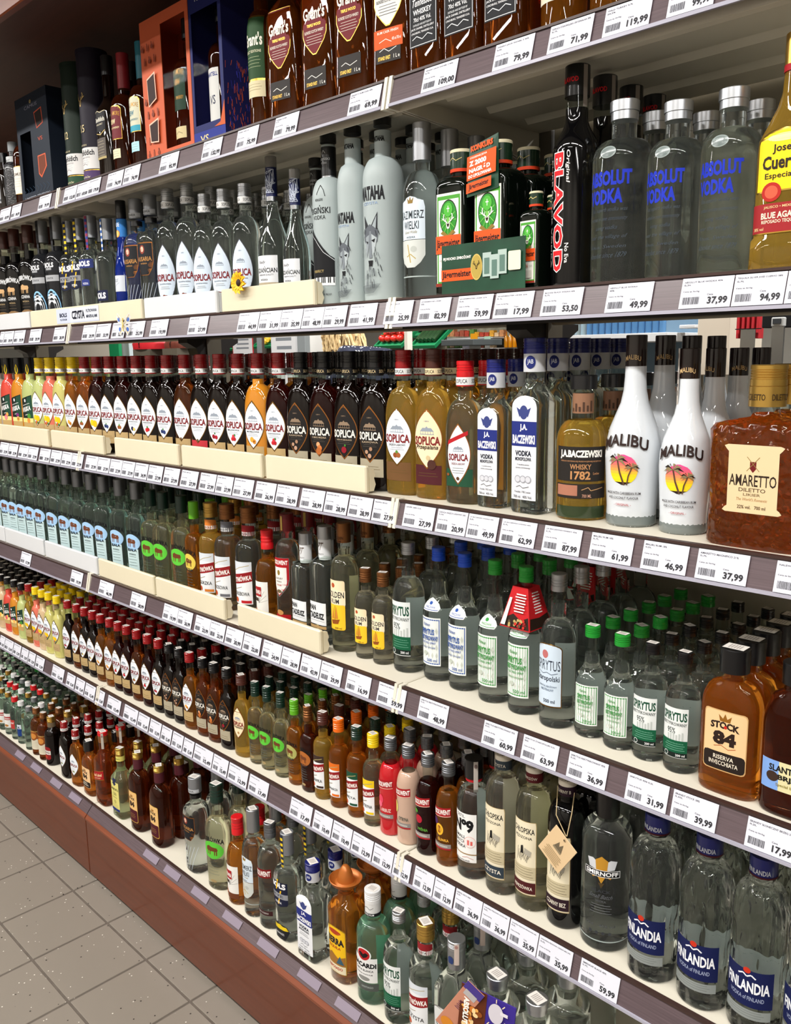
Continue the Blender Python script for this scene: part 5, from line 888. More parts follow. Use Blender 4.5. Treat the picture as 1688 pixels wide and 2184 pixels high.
kind('smir', 'vodka_bottle', 'clear cylindrical vodka bottle with eagle print and black neck', None, pr, clear, 400, [plain(242, 296, 18.5, capblk)],
     [('label', [('g', [(-24, 176), (-20, 160), (-8, 158), (-6, 172), (-14, 178)], '#c9ccd0'), ('g', [(24, 176), (20, 160), (8, 158), (6, 172), (14, 178)], '#c9ccd0'), ('g', [(-10, 176), (0, 184), (10, 176), (8, 150), (0, 132), (-8, 150)], '#b8862c'), ('g', [(-20, 156), (-4, 160), (-4, 148), (-14, 142)], '#b8862c'), ('g', [(20, 156), (4, 160), (4, 148), (14, 142)], '#b8862c'), ('r', -29, 29, 145, 158, '#e6e6e6'), ('r', -28, 28, 146, 157, '#141416'), ('t', 'SMIRNOFF', 0, 151.5, 52, 8, '#f0f0f0', {'b': .03}), ('g', [(-5, 134), (5, 134), (0, 124)], '#4a3a20'), ('t', 'BLACK', 0, 118, 30, 6, '#33363a', {'b': .03}), ('t', 'Small Batch', 0, 108, 36, 8, '#55585c', {'sh': .4}), ('t', 'VODKA', 0, 99, 16, 4, '#55585c')] + lines(0, 92, 34, 4, 5, '#767a7e', .7) + [('t', '70cl    40% vol', 0, 52, 46, 5, '#4a4d50')] + [('e', -15 + 10 * i, 38, 2.6, 3, '#33363a') for i in range(4)], pr), ('heavy_foot', [('r', -60, 60, 20, 22, pbr('glass_ridge', '#aab6b4', .1))], pr)], seg=36)
pr = P(76, 190, 244, 17, 268, 'r', None, 2, .98)
kind('finl', 'vodka_bottle', 'rippled clear vodka bottle with navy blue label', 'rippled clear vodka bottle behind the front row', pr, ripple, 400, [plain(258, 290, 18.5, capnavy)],
     [('neck_label', [('t', 'FINLANDIA', 0, 268, 32, 8, '#d0d4dc'), ('r', -50, 50, 258, 261, '#4a1a20')], cyl(18.7)), ('label', [('r', -36, 36, 54, 116, '#141c4a'), ('e', 0, 115, 5, 5, '#c0321c'), ('l', [(-12, 105), (-5, 109), (0, 105), (6, 109), (12, 104)], 2.2, '#e8eaf0'), ('t', 'FINLANDIA', 0, 88, 62, 19, '#f0f2f6', {'b': .03}), ('t', 'VODKA of FINLAND', 0, 69, 48, 7, '#9aa4c0'), ('r', -34, 34, 34, 50, pbr('faint_silver_print', '#8a908e', .4))] + lines(0, 47, 50, 3, 4, '#6a706e'), pr)], seg=36)
# --- bottom deck
sk = dict(sticker=True)
pr = P(46, 150, 186, 10, 215, 'r')
kind('b_rye', 'vodka_bottle', 'small clear vodka bottle with gold cap and red labelled front', 'small clear bottle with gold cap packed in the corner', pr, clearg, 200, [screw(208, 232, 12.5, capgold)], [('label', [('r', -19, 19, 40, 120, '#dcdcd8'), ('r', -19, 19, 84, 102, '#a01a20'), ('t', 'ŻYTNIÓWKA', 0, 93, 34, 11, '#f0ece6', {'b': .03}), ('e', 0, 52, 10, 7, '#a8743c')], pr)], **sk)
kind('b_red', 'vodka_bottle', 'small clear vodka bottle with bright red cap in the crowded corner', 'small clear bottle with red cap packed in the corner', pr, clearg, 200, [screw(206, 232, 13, capbri)], [('label', [('r', -19, 19, 60, 110, '#b03a34'), ('t', 'ABSOLWENT', 0, 92, 34, 9, '#f0ece6')], pr)], **sk)
kind('b_blu', 'vodka_bottle', 'small clear vodka bottle with white cap and narrow blue label', 'small clear bottle with white cap packed in the corner', pr, clearg, 200, [screw(206, 230, 12.5, capwht)], [('label', [('r', -8, 12, 44, 108, '#c9d2dc'), ('r', -8, 12, 44, 84, '#1c3a7a'), ('t', 'R', 2, 92, 10, 12, '#1c2a4a', {'b': .05})], pr)], **sk)
kind('b_clr', 'vodka_bottle', 'small clear bottle with pale grey cap and no front label', 'small clear bottle with grey cap packed in the corner', pr, clearg, 200, [screw(206, 230, 12.5, pbr('dull_grey_cap', '#85888a', .4, .6))], [], **sk)
kind('b_grn', 'vodka_bottle', 'small clear vodka bottle with green cap in the crowded corner', 'small clear bottle with green cap packed in the corner', pr, clearg, 200, [screw(206, 230, 12.5, capgrn)], [], **sk)
kind('b_blk', 'vodka_bottle', 'small clear bottle with black cap in the crowded corner', 'small clear bottle with black cap packed deep in the corner', pr, clearg, 200, [screw(206, 230, 12.5, capblk)], [], **sk)
kind('b_brn', 'liqueur_bottle', 'small brown liqueur bottle with copper cap and oval nut label', 'small brown bottle with copper or lime cap on the bottom deck', P(48, 140, 180, 11, 208, 'r'), whisk, 190, [screw(204, 232, 13, capcop)], [('label', [('r', -20, 20, 30, 84, '#d8d0b8'), ('e', 0, 100, 19, 24, '#8a4a1c'), ('e', 0, 98, 12, 14, '#c8843c'), ('t', 'ORZECH', 0, 122, 32, 6, '#d8b060')] + lines(0, 76, 28, 5, 8), P(48, 140, 180, 11, 208, 'r'))], **sk)
kind('b_gld', 'liqueur_bottle', 'dark liqueur bottle with red oval label and gold cap', 'dark bottle with gold cap on the bottom deck', P(56, 150, 196, 14, 230, 'r'), blackl, 400, [screw(232, 262, 15, capgold), ring(206, 233, 14.4, pbr('tan_sleeve', '#6a5a44', .5), 'neck_sleeve')], [('label', [('p', [(34, 16), (42, 22), (96, 22), (104, 16)], '#8a1c20'), ('r', -22, 22, 62, 84, '#d8d4cc'), ('t', 'NALEWKA', 0, 73, 38, 10, '#4a1a1c', {'b': .02}), ('e', 0, 48, 9, 8, '#b8402c')], P(56, 150, 196, 14, 230, 'r'))], **sk)
def sop6(nm, liq, d, back):
    pr = P(76, 156, 208, 14, 240, 'r', 46, 2.6)
    kind(nm, 'liqueur_bottle', d, back, pr, liq, 222, [screw(250, 276, 16, capred), plain(232, 250, 16.2, capred, 'cap_sleeve')], [('neck_band', [('r', -45, 45, 234, 247, '#e2e2e0')] + [('t', 'SOPLICA', u, 240.5, 24, 7, '#222222') for u in (-14, 18)], cyl(16.3)), ('label', [('p', almond(108, 32, 58), 'dgold'), ('p', almond(108, 30, 54), '#e6ebf1')] + house(122, 12, '#8e97a3') + [('t', 'SOPLICA', 0, 105, 52, 14, '#7c1f22', {'b': .03})] + lines(0, 92, 26, 3, 5) + [('e', -3, 74, 4, 4, '#8a6a2a'), ('e', 4, 73, 4, 4, '#6a8a2a')], pr)], **sk)
sop6('s6_dark', blackl, 'large dark liqueur bottle with red cap and white almond label, bottom deck', 'large dark bottle with red cap and white band on bottom deck')
sop6('s6_amb', amber, 'large amber liqueur bottle with red cap and white almond label, bottom deck', 'large amber bottle with red cap and white band on bottom deck')
pr = P(76, 160, 212, 15, 262, 's', 60, 3.4)
kind('redl', 'whisky_bottle', 'brown whisky bottle with slanted red label and stamp strip over cap', 'brown whisky bottle behind the red-labelled one', pr, whisk, 250, [screw(262, 276, 16.5, capbri), ring(236, 262, 15.8, pbr('bronze_sleeve', '#8a5a34', .4, .5), 'neck_sleeve')], [('tax_stamp', [('r', 12, 20, 214, 274, '#b9b0a6'), ('e', 16, 262, 3, 4, '#8a7a76')], cyl(16.8)), ('label', [('g', [(-34, 86), (34, 106), (34, 142), (-34, 122)], 'gold'), ('g', [(-34, 88), (34, 108), (34, 140), (-34, 120)], '#a01c20'), ('t', 'Red Label', 0, 116, 54, 11, '#e6cfa0', {'sl': .29, 'b': .02}), ('t', 'SCOTCH WHISKY', 0, 104, 44, 4, '#e6cfa0', {'sl': .29})], pr)], seg=28, **sk)
pr = P(76, 150, 200, 14, 236, 's', 60, 4)
kind('seag', 'gin_bottle', 'pale green gin bottle with long yellow label and gold cap', None, pr, glass('pale_green_gin', '#cfdcae', .93, 1.34), 218, [screw(246, 276, 16, capgold), ring(226, 246, 15.6, '#d8cf6a', 'neck_sleeve')], [('neck_label', [('t', "Seagram's", 0, 236, 28, 7, '#3a3a1c')], cyl(15.8)), ('label', [('r', -26, 26, 30, 148, '#d9cf7a'), ('g', [(-12, 160), (12, 160), (12, 140), (0, 130), (-12, 140)], '#23284a'), ('t', "Seagram's", 0, 118, 48, 17, '#23281c', {'b': .02}), ('t', 'GIN', 0, 98, 22, 13, '#4a4a2c', {'b': 0}), ('t', 'EXTRA DRY', 0, 84, 30, 4, '#6a6a3c'), ('e', 0, 66, 8, 8, '#b8ae60')] + lines(0, 54, 40, 3, 5, '#8a8450') + [('r', -26, 26, 30, 40, '#1c2a70')], pr)], seg=28, **sk)
pr = P(78, 168, 214, 15, 262, 'r', 64, 2.6)
st2 = [('p', rr(34, 146, 27, 5), '#c9a04a'), ('p', rr(36, 144, 25.6, 5), '#e2b878'), ('p', rr(36, 80, 25.6, 5), '#4a1420'), ('g', [(-6, 126), (6, 126), (8, 135), (2.5, 130), (0, 137), (-2.5, 130), (-8, 135)], '#8a5a1c'), ('t', 'STOCK', 0, 120, 36, 9, '#2a1c16', {'b': .05}), ('t', '84', 0, 100, 30, 20, '#2a1c16', {'b': .06})] + lines(0, 64, 34, 3, 6, '#c9a04a')
kind('sbr', 'brandy_bottle', 'dark brandy bottle with gold-edged label and brass cap, bottom deck', 'dark brandy bottle with brass cap on the bottom deck', pr, brown, 240, [screw(258, 280, 17, capgold), ring(222, 259, 16.6, pbr('maroon_sleeve', '#4a1420', .5), 'neck_sleeve')], [('label', st2, pr)], seg=30, **sk)
pr = P(64, 60, 90, 26, 150, 's'); kind('orng', 'brandy_bottle', 'squat orange brown brandy bottle with yellow foot label, tucked behind', None, P(62, 70, 130, 14, 150, 'r'), amber, 140, [plain(146, 175, 15, capbrn)], [('label', [('r', -28, 28, 12, 44, '#d8cc5a'), ('t', 'SŁONECZNY', 0, 34, 44, 8, '#2a2010', {'b': .04}), ('t', 'BRZEG', 0, 22, 34, 8, '#2a2010', {'b': .04})], P(62, 70, 130, 14, 150, 'r'))], **sk)
pr = [(0, 31, 31, 2.6), (3, 34, 34, 2.6), (40, 35, 35, 2.6), (130, 36, 36, 2.6), (172, 37, 37, 2.6), (186, 30, 30, 2.2), (194, 19, 19, 2), (216, 15.5, 15.5, 2), (232, 17, 17, 2)]
hat = pbr('copper_plastic_hat', '#b8692c', .35, .3)
kind('sier', 'tequila_bottle', 'golden tequila bottle wearing a copper sombrero cap', None, pr, amber, 215, [('sombrero_cap', [(224, 15, 15, 2), (226, 25, 25, 2), (231, 32, 32, 2), (240, 36, 36, 2), (241, 34.5, 34.5, 2), (234, 30, 30, 2), (231, 23, 23, 2), (234, 18.5, 18.5, 2), (247, 16, 16, 2), (260, 12, 12, 2), (269, 6.5, 6.5, 2), (271, 2, 2, 2)], hat)], [('label', [('p', arch(24, 140, 29, 10), 'gold'), ('p', arch(26, 138, 27.5, 10), '#e9b81c'), ('e', 0, 126, 18, 6, '#a83a20'), ('t', 'SIERRA', 0, 104, 50, 17, '#1c1a24', {'b': .05}), ('t', 'TEQUILA', -2, 88, 38, 8, '#a83a1c', {'b': .03}), ('g', [(-27, 46), (27, 46), (27, 70), (8, 64), (-10, 74), (-27, 62)], '#9a6a2c'), ('g', [(4, 50), (24, 50), (14, 70)], '#3a5a6a'), ('r', -27, 27, 26, 46, '#e0d4b4'), ('t', 'REPOSADO', 0, 38, 40, 7, '#a8281c', {'b': .03})], pr)], seg=30, D=74, W=76)
pr = P(71, 172, 212, 15, 240, 'r')
kind('baca', 'rum_bottle', 'green tinted rum bottle with red bat emblem and white cap', None, pr, green_l, 225, [screw(258, 290, 17, capwht), ring(226, 258, 16.6, '#d8d8d6', 'neck_sleeve')], [('neck_label', [('r', -40, 40, 226, 234, '#1c1c1e'), ('t', 'WHITE RUM', 0, 230, 26, 4.6, '#e8e8e8'), ('l', [(-10, 246), (-2, 250), (4, 244), (12, 249)], .8, '#3a3a3c')], cyl(16.8)), ('label', [('r', -30, 30, 62, 128, '#e4e4e2'), ('e', 0, 136, 18, 18, '#e4e4e2'), ('e', 0, 136, 15, 15, '#b01c20'), ('g', [(-12, 138), (-6, 142), (0, 137), (6, 142), (12, 138), (8, 131), (0, 126), (-8, 131)], '#1c1416'), ('t', 'BACARDI', 0, 108, 56, 13, '#161618', {'b': .05}), ('t', 'CARTA BLANCA', 0, 94, 44, 6, '#2a2a2c'), ('t', 'SUPERIOR WHITE RUM', 0, 84, 40, 3.6, '#5a5a5c'), ('e', 0, 72, 14, 6, '#8a8a86'), ('r', -32, 32, 40, 60, pbr('smoky_print', '#4a504c', .3)), ('t', 'SANTIAGO', 8, 50, 26, 5, '#a8b0ac')], pr)], seg=32, **sk)
spir95('sp6', 'clear spirit bottle with white and dark green label, bottom deck', 256, 66, capsil, '500 ml', True)
pr = [(0, 36, 28, 3), (3, 40, 31, 3), (120, 42, 32, 3), (160, 41, 31, 3), (185, 32, 25, 2.6), (205, 20, 18, 2), (216, 15, 15, 2), (240, 15, 15, 2)]
kind('cues', 'tequila_bottle', 'clear tequila bottle with silver sleeve and tax stamp over cap', None, pr, clear, 232, [screw(262, 282, 16.8, capsil), ring(218, 263, 16.4, pbr('satin_silver_sleeve', '#a2a4a8', .38, .85), 'neck_sleeve')], [('tax_stamp', [('r', 8, 17, 232, 281, '#c9b8ae'), ('e', 12, 274, 3, 4, '#a88078')], cyl(17)), ('neck_label', [('p', [(232, 4), (236, 6), (244, 6), (248, 3)], '#2a3a6a')], cyl(16.6)), ('label', [('p', arch(60, 132, 32, 14), 'silver'), ('p', arch(62, 130, 30, 13), '#d6d8d6'), ('t', 'Jose', -4, 108, 20, 11, '#22242a'), ('t', 'Cuervo', 0, 90, 48, 16, '#22242a', {'b': .02})], pr)], seg=32, D=66, W=86)

for n, a, z in (('gfb', 1, .95), ('tul_r', 1, .9), ('tul_t', 1, .91), ('camus', 1, .87), ('cabot', 1, .76), ('maria', 1, .73), ('czarna', 1, 1.06), ('bonyx', 1, 1.07), ('bclr', 1, .95), ('cuer', 1, .93), ('gda5', 1, .96), ('biala', 1, 1.07), ('grass', 1, 1.055), ('sosna', 1, 1.055), ('gol2', 1, .92),
                ('sp200', 1, 1.03), ('sp95s', 1, 1.02), ('stock', 1, 1.03), ('grass2', 1, 1.075), ('ambq', 1, 1.06), ('brnq', 1, 1.06), ('b_rye', .85, .64), ('b_red', .85, .64), ('b_blu', .85, .64), ('b_clr', .85, .64), ('b_grn', .85, .64), ('b_blk', .85, .64), ('b_brn', .92, .68), ('b_gld', .9, .61), ('s6_dark', .7, .65), ('s6_amb', .7, .64), ('stock6', .85, .75), ('redl', .88, .8), ('seag', .82, .74), ('sbr', .82, .8),
                ('sar6', .92, .82), ('grass6', .92, .9), ('kaz6', 1, .93), ('abl6', .95, .82), ('brye6', .97, .84), ('jab6', .97, .84), ('sier', .98, .93), ('baca', .98, .82), ('sp6', .95, .89), ('zy_clr', .97, .87), ('cues', 1, .86), ('abs6', 1, .9)): rescale(n, a, z)
for n in K:
    if n[:2] in ('q_', 'zq') or n[:3] == 'ab_': rescale(n, 1, 1.045)
clone('szl', 'szl5', 'shorter clear vodka bottle with pale blue almond label and silver cap', .95, .89)
K['szl']['desc'] = 'taller clear vodka bottle with pale blue almond label and ribbed silver cap'
clone('pant', 'pant5', 'shorter clear square vodka bottle with white block-letter label', .96, .95); rescale('pant', 1, 1.045)
K['pant']['desc'] = 'taller clear square vodka bottle with white block-letter label'
for n in ('b_rye', 'b_red', 'b_blu', 'b_clr', 'b_grn', 'b_blk'): K[n]['obj'] = 'small_vodka_bottle'
for n, z in (('finl', .9), ('smir', .9), ('chl_c', .95), ('chl_p', .95), ('chl_b', .95)): rescale(n, 1, z)
for n, z0, z1, hw in (('starop', 40, 130, 20), ('no9', 50, 150, 20), ('chl_c', 60, 190, 22), ('chl_p', 60, 190, 22), ('finl', 40, 110, 26), ('zy_clr', 60, 150, 22), ('abl', 60, 150, 20), ('gol5', 60, 150, 20), ('baca', 70, 140, 22)): K[n]['bl'] = (z0, z1, hw)
# ------------------------------------------------------------------ bottles on the shelves
def kind_meshes(k):
    if k['meshes']: return k['meshes']
    pr = list(k['prof']); f = k['fill']
    if pr[0][0] < f < pr[-1][0]:
        for i in range(len(pr) - 1):
            if pr[i][0] < f < pr[i + 1][0]:
                t = (f - pr[i][0]) / (pr[i + 1][0] - pr[i][0])
                pr.insert(i + 1, (f,) + tuple(pr[i][j] + (pr[i + 1][j] - pr[i][j]) * t for j in (1, 2, 3))); break
    mm = lambda rg: [(z * .001, a * .001, b * .001, n) for z, a, b, n in rg]
    out = []
    m = MB().lathe(mm(pr), k['liq'], k['seg'], split=[(f * .001, k['neck'])] if f < pr[-1][0] else None)
    out.append(('glass_body', m.mesh('glass_body', True, 50), True))
    for nm, rg, mat in k['parts']:
        m = MB().lathe(mm(rg), mat, max(16, k['seg'] - 8)); out.append((nm, m.mesh(nm, True, 35), True))
    for nm, ops, sp in k['labels']:
        if ops: out.append((nm, paint(MB(), ops, Surf(sp)).mesh(nm, True, 60), nm.startswith(('neck', 'tax', 'seal'))))
    if k.get('bl'):
        z0, z1, hw = k['bl']; me = paint(MB(), [('r', -hw, hw, z0, z1, '#d3dadb')] + lines(0, z1 - 8, hw * 1.6, 6, 6, '#8f9a9c'), Surf(k['prof'])).mesh('back_label', True, 60); me.transform(Matrix.Rotation(math.pi, 4, 'Z')); out.append(('back_label', me, False))
    if k['sticker']:
        r = k['parts'][0][1][-1][1] * .001; z = k['H'] / k.get('sc', (1, 1))[1] * .001 + .0006; a = random.uniform(-.5, .5); m = MB()
        def sq(w, h, u0, c, dz):
            m.add([(math.cos(a) * (u0 + x) - math.sin(a) * y, math.sin(a) * (u0 + x) + math.cos(a) * y, z + dz) for x, y in ((-w, -h), (w, -h), (w, h), (-w, h))], [(0, 1, 2, 3)], c)
        sq(r * .78, r * .6, 0, '#dcd8d2', 0)
        for i in range(5): sq(r * .05, r * .4, -r * .4 + i * r * .2, '#a8a09c', .0002)
        out.append(('security_sticker', m.mesh('security_sticker'), True))
    if 'sc' in k:
        for _, me, _ in out:
            if not me.get('done'): me.transform(Matrix.Diagonal((k['sc'][0], k['sc'][0], k['sc'][1], 1))); me['done'] = 1
    k['meshes'] = out; return out
PLACED = []
def put_bottle(kn, X, Y, Z, label, full, rz=0):
    k = K[kn]; r = empty(k['obj'], (X, Y, Z + .0006), rz)
    cap_ = None
    for nm, me, back in kind_meshes(k):
        if full or back:
            o = bpy.data.objects.new(nm, me); COL.objects.link(o); o.parent = r
            if nm in ('security_sticker', 'neck_band', 'tax_stamp', 'seal_strip') and cap_: o.parent = cap_
            if nm in ('cap', 'stopper', 'sombrero_cap'): cap_ = o
    r['label'] = ' '.join(label.split()[:15]); r['category'] = k['cat']; PLACED.append((r, kn, full)); return r
def project(P):
    c = ROT.transposed() @ (Vector(P) - CAM); return (CX + FPX * c.x / -c.z, CY - FPX * c.y / -c.z) if c.z < -.05 else (9e9, 9e9)
def in_frame(X, Y, Z, H, W):
    ps = [project((X + a, Y, Z + b)) for a in (-W / 2, W / 2) for b in (0, H)]
    return max(p[0] for p in ps) > -4 and min(p[0] for p in ps) < 1692 and max(p[1] for p in ps) > -4 and min(p[1] for p in ps) < 2188
ROWS = {
 1: (30, [('maria', 12), ('cabot', 34), ('camus', 56), ('#camusbox', 109), ('#tube12', 174), ('#tube15', 209), ('gfb', 238), ('tul_r', 271), ('tul_t', 311), ('#tulbox', 400), ('#martell', 487), ('gr_grn', 562), ('gr_red', 622), ('gr_red', 697), ('gr_red', 770), ('gr_wht', 853), ('jd', 932), ('jd', 1006), ('jd', 1096), ('star', 1206), ('star', 1315)]),
 2: (46, [('czarna', -3), ('czarna', 18), ('czarna', 40), ('czarna', 69), ('bonyx', 99), ('bonyx', 129), ('brye', 155), ('brye', 176), ('bplat', 202), ('bclr', 236), ('cura', 267), ('sar', 298), ('sar', 329), ('szl', 366), ('szl', 407), ('szl5', 443), ('szl5', 483), ('szl5', 528), ('gda7', 585), ('gda5', 634), ('ogi5', 680, 114), ('ogi7', 706, 30), ('wat5', 757, 28), ('wat7', 820, 28), ('kaz7', 902, 28), ('jag7', 985, 30), ('jag7', 1068, 30), ('jag1', 1143, 30), ('blav', 1228, 28), ('abs7', 1326, 22), ('abs5', 1450, 24), ('abs5', 1563, 24), ('cuer', 1668, 20)]),
 3: (44, [('t_lime', 2), ('t_red', 24), ('t_org', 47), ('t_grn', 70), ('s_lemon', 89), ('s_pinkg', 107), ('s_quince', 131), ('s_pear', 157), ('s_quin2', 183), ('s_pigw', 210), ('s_porz', 236), ('s_dere', 265), ('s_sliw', 293), ('s_trus', 323), ('s_jago', 358), ('s_orzw', 401), ('s_sli2', 432), ('s_wisn', 465), ('s_mali', 506), ('s_more', 550), ('s_zura', 596), ('s_kaw', 642), ('s_mig', 690), ('s_cze', 745), ('s_kaw', 802, 38), ('s_lask', 858, 36), ('s_prze', 919, 36), ('s_small', 988, 30), ('jab5', 1058, 36), ('jab7', 1139, 30), ('jabw', 1242, 30), ('mal7', 1351, 32), ('mal5', 1463, 32), ('amar', 1628, 12)]),
 4: (46, [('biala', 5), ('biala', 24), ('biala', 40), ('biala', 58), ('biala', 77), ('biala', 97), ('biala', 123), ('biala', 149), ('biala', 173), ('biala', 201), ('biala', 228), ('biala', 262), ('biala', 297), ('grass', 328), ('grass', 354), ('grass', 393), ('sosna', 422), ('zy_amb', 452), ('zy_kla', 490), ('zy_chl', 535), ('zy_red', 574), ('abl', 617), ('pant5', 656), ('pant', 697), ('gol5', 737, 42), ('gol2', 782, 46), ('gol2', 819, 46), ('sp95', 873, 46), ('sp_blu', 937, 54), ('sp_blu', 992, 50), ('sp_grn', 1056, 44), ('sp_grn', 1121, 40), ('starop', 1190, 32), ('sp200', 1262, 40), ('sp200', 1327, 34), ('sp95s', 1385, 32), ('sp95s', 1456, 28), ('stock', 1560, 14), ('slan', 1692, 10)]),
 5: (22, [('u_pch', 8), ('u_red', 22), ('u_org', 36), ('u_grn', 51), ('q_olive', 67), ('q_pink', 82), ('q_peach', 97), ('q_lemon', 108), ('q_lemon', 127), ('q_dark', 150), ('q_amber', 169), ('q_plum', 186), ('q_plum', 203), ('q_orng', 220), ('q_orng', 240), ('q_rasp', 258), ('q_rasp', 275), ('q_amber', 297), ('q_rasp', 320), ('q_dark', 343), ('q_blk', 366), ('q_blk', 387), ('q_orng', 409), ('q_alm', 437), ('q_alm', 461), ('q_choc', 488), ('q_gold', 519), ('grass2', 549), ('grass2', 572), ('grass2', 602), ('ambq', 631), ('brnq', 660), ('zq_drk', 691), ('zq_org', 725), ('zq_grn', 763), ('zq_ylw', 798), ('ab_red', 836), ('ab_wht', 872), ('ab_drk', 914), ('ab_org', 958), ('no9', 1011), ('chl_c', 1074), ('chl_p', 1139), ('chl_b', 1208), ('smir', 1293, 18), ('finl', 1396, 8), ('finl', 1505, 8), ('finl', 1619, 8), ('finl', 1738, 8)]),
 6: (-38, [('b_rye', 9), ('b_rye', 22), ('b_red', 36), ('b_blu', 49), ('b_clr', 66), ('b_brn', 82), ('b_brn', 97), ('b_gld', 114), ('s6_dark', 142), ('s6_amb', 166), ('stock6', 194), ('redl', 226), ('seag', 262), ('sbr', 300), ('sbr', 345), ('orng', 396, 62), ('sar6', 422), ('grass6', 468), ('zy_red', 511), ('kaz6', 546), ('abl6', 580), ('brye6', 617), ('jab6', 671), ('sier', 741), ('baca', 798), ('sp6', 853), ('zy_clr', 912), ('cues', 972), ('abs6', 1062), ('abs6', 1142)]),
}
NROW = {1: 2, 2: 4, 3: 7, 4: 6, 5: 9, 6: 8}
EXT = {1: ['maria'], 2: ['czarna'], 3: ['t_lime', 't_org'], 4: ['biala'], 5: ['u_grn', 'u_org', 'u_pch'], 6: ['b_clr', 'b_blk', 'b_rye']}
BOXES = {'#tube12': (.080, .080), '#tube15': (.080, .080)}
for kn, a, b, dd in (('#camusbox', 70, 139, .09), ('#tulbox', 329, 434, .10), ('#martell', 430, 499, .10)):
    BOXES[kn] = (solve_x(b, .03, 2.08) - solve_x(a, .03, 2.08), dd)

ITEMS = {}
rnd = random.Random(4)
for lv, (dep, row) in ROWS.items():
    L = []
    for e in row:
        kn = e[0]; d = (e[2] if len(e) > 2 else dep) * .001
        W, D = (BOXES[kn] if kn[0] == '#' else (K[kn]['W'] * .001, K[kn]['D'] * .001))
        H = .25 if kn[0] == '#' else K[kn]['H'] * .001
        Y = d + D / 2; px = e[1] + (5 if kn[:2] == 's_' else 0); X = solve_x(px, Y, ZS[lv] + .38 * H)
        L.append([kn, X, Y, W, D, H, X])
    L.sort(key=lambda t: t[1])
    for it in range(200):
        mv = 0
        for a, b in zip(L, L[1:]):
            if abs(a[2] - b[2]) > (a[4] + b[4]) / 2: continue
            ov = (a[3] + b[3]) / 2 + .0012 - (b[1] - a[1])
            if ov > 0: a[1] -= ov / 2; b[1] += ov / 2; mv = max(mv, ov)
        if mv < 1e-4: break
    bad = [(t[0], round((t[1] - t[6]) * 1000)) for t in L if abs(t[1] - t[6]) > .012]
    if bad: print('SHIFT', lv, bad)
    x = L[0][1] - L[0][3] / 2; i = 0
    while x > -4.1:
        kn = EXT[lv][i % len(EXT[lv])]; i += 1; W, D, H = K[kn]['W'] * .001, K[kn]['D'] * .001, K[kn]['H'] * .001
        L.insert(0, [kn, x - W / 2 - .002, dep * .001 + D / 2, W, D, H, 0]); x -= W + .002
    ITEMS[lv] = L
FRONT = {}
from mathutils.bvhtree import BVHTree
CLEARLIKE = (clear, clearg, ripple, thin, pale, straw, green_l)
CAND = []                                      # (kind, x, y, shelf, front?)
for lv, L in ITEMS.items():
    for kn, X, Y, W, D, H, _ in L:
        if kn[0] == '#': continue
        if in_frame(X, Y, ZS[lv], H, W): CAND.append((kn, X, Y, lv, True))
        if kn in ('orng', 'ogi5', 'gda5', 'gda7') or (lv == 6 and kn == 'sbr' and X > -1.95): continue
        yy = Y
        for j in range(NROW[lv]):
            yy += D + rnd.uniform(.003, .009)
            if yy + D / 2 > .392 or (kn == 'kaz7' and yy > .3): break
            kb = rnd.choice(('b_rye', 'b_red', 'b_blu', 'b_clr', 'b_rye') if j < 2 else ('b_clr', 'b_blk', 'b_clr', 'b_blk', 'b_clr', 'b_grn')) if kn in ('b_rye', 'b_red', 'b_blu', 'b_clr', 'b_grn') else kn
            if in_frame(X, yy, ZS[lv], H, W): CAND.append((kb, X, yy, lv, False))
# what the photograph's viewpoint can see of the rear rows (rear bottles of which nothing shows are left out)
pv, pf, po = [], [], []
def prox(rings, X, Y, Z, own):
    o = len(pv)
    for z, a, b in rings:
        for k in range(8): t = math.pi * k / 4; pv.append((X + a * math.cos(t), Y + b * math.sin(t), Z + z))
    for r_ in range(len(rings) - 1):
        for k in range(8): pf.append((o + r_ * 8 + k, o + r_ * 8 + (k + 1) % 8, o + r_ * 8 + 8 + (k + 1) % 8, o + r_ * 8 + 8 + k)); po.append(own)
    pf.append(tuple(o + (len(rings) - 1) * 8 + k for k in range(8))); po.append(own)
for i, (kn, X, Y, lv, fr) in enumerate(CAND):
    k = K[kn]; a, z = k.get('sc', (1, 1)); pr = k['prof']; rg = [(r_[0] * z * .001, r_[1] * a * .00094, r_[2] * a * .00094) for r_ in pr]
    prox(rg, X, Y, ZS[lv], (i, k['liq'] in CLEARLIKE)); cp = k['parts'][0][1]
    prox([(c_[0] * z * .001, c_[1] * a * .00096, c_[1] * a * .00096) for c_ in cp], X, Y, ZS[lv], (i, False))
def pbox(x0, x1, y0, y1, z0, z1):
    m = MB().box(x0, x1, y0, y1, z0, z1, cream); o = len(pv); pv.extend(m.v)
    for f_ in m.f: pf.append(tuple(o + q for q in f_)); po.append((-1, False))
for lv in ZS: pbox(-4.8, .165, -.012 if lv < 6 else -.06, .4, ZS[lv] - .045 if lv < 6 else 0, ZS[lv])
TREE = BVHTree.FromPolygons(pv, pf)
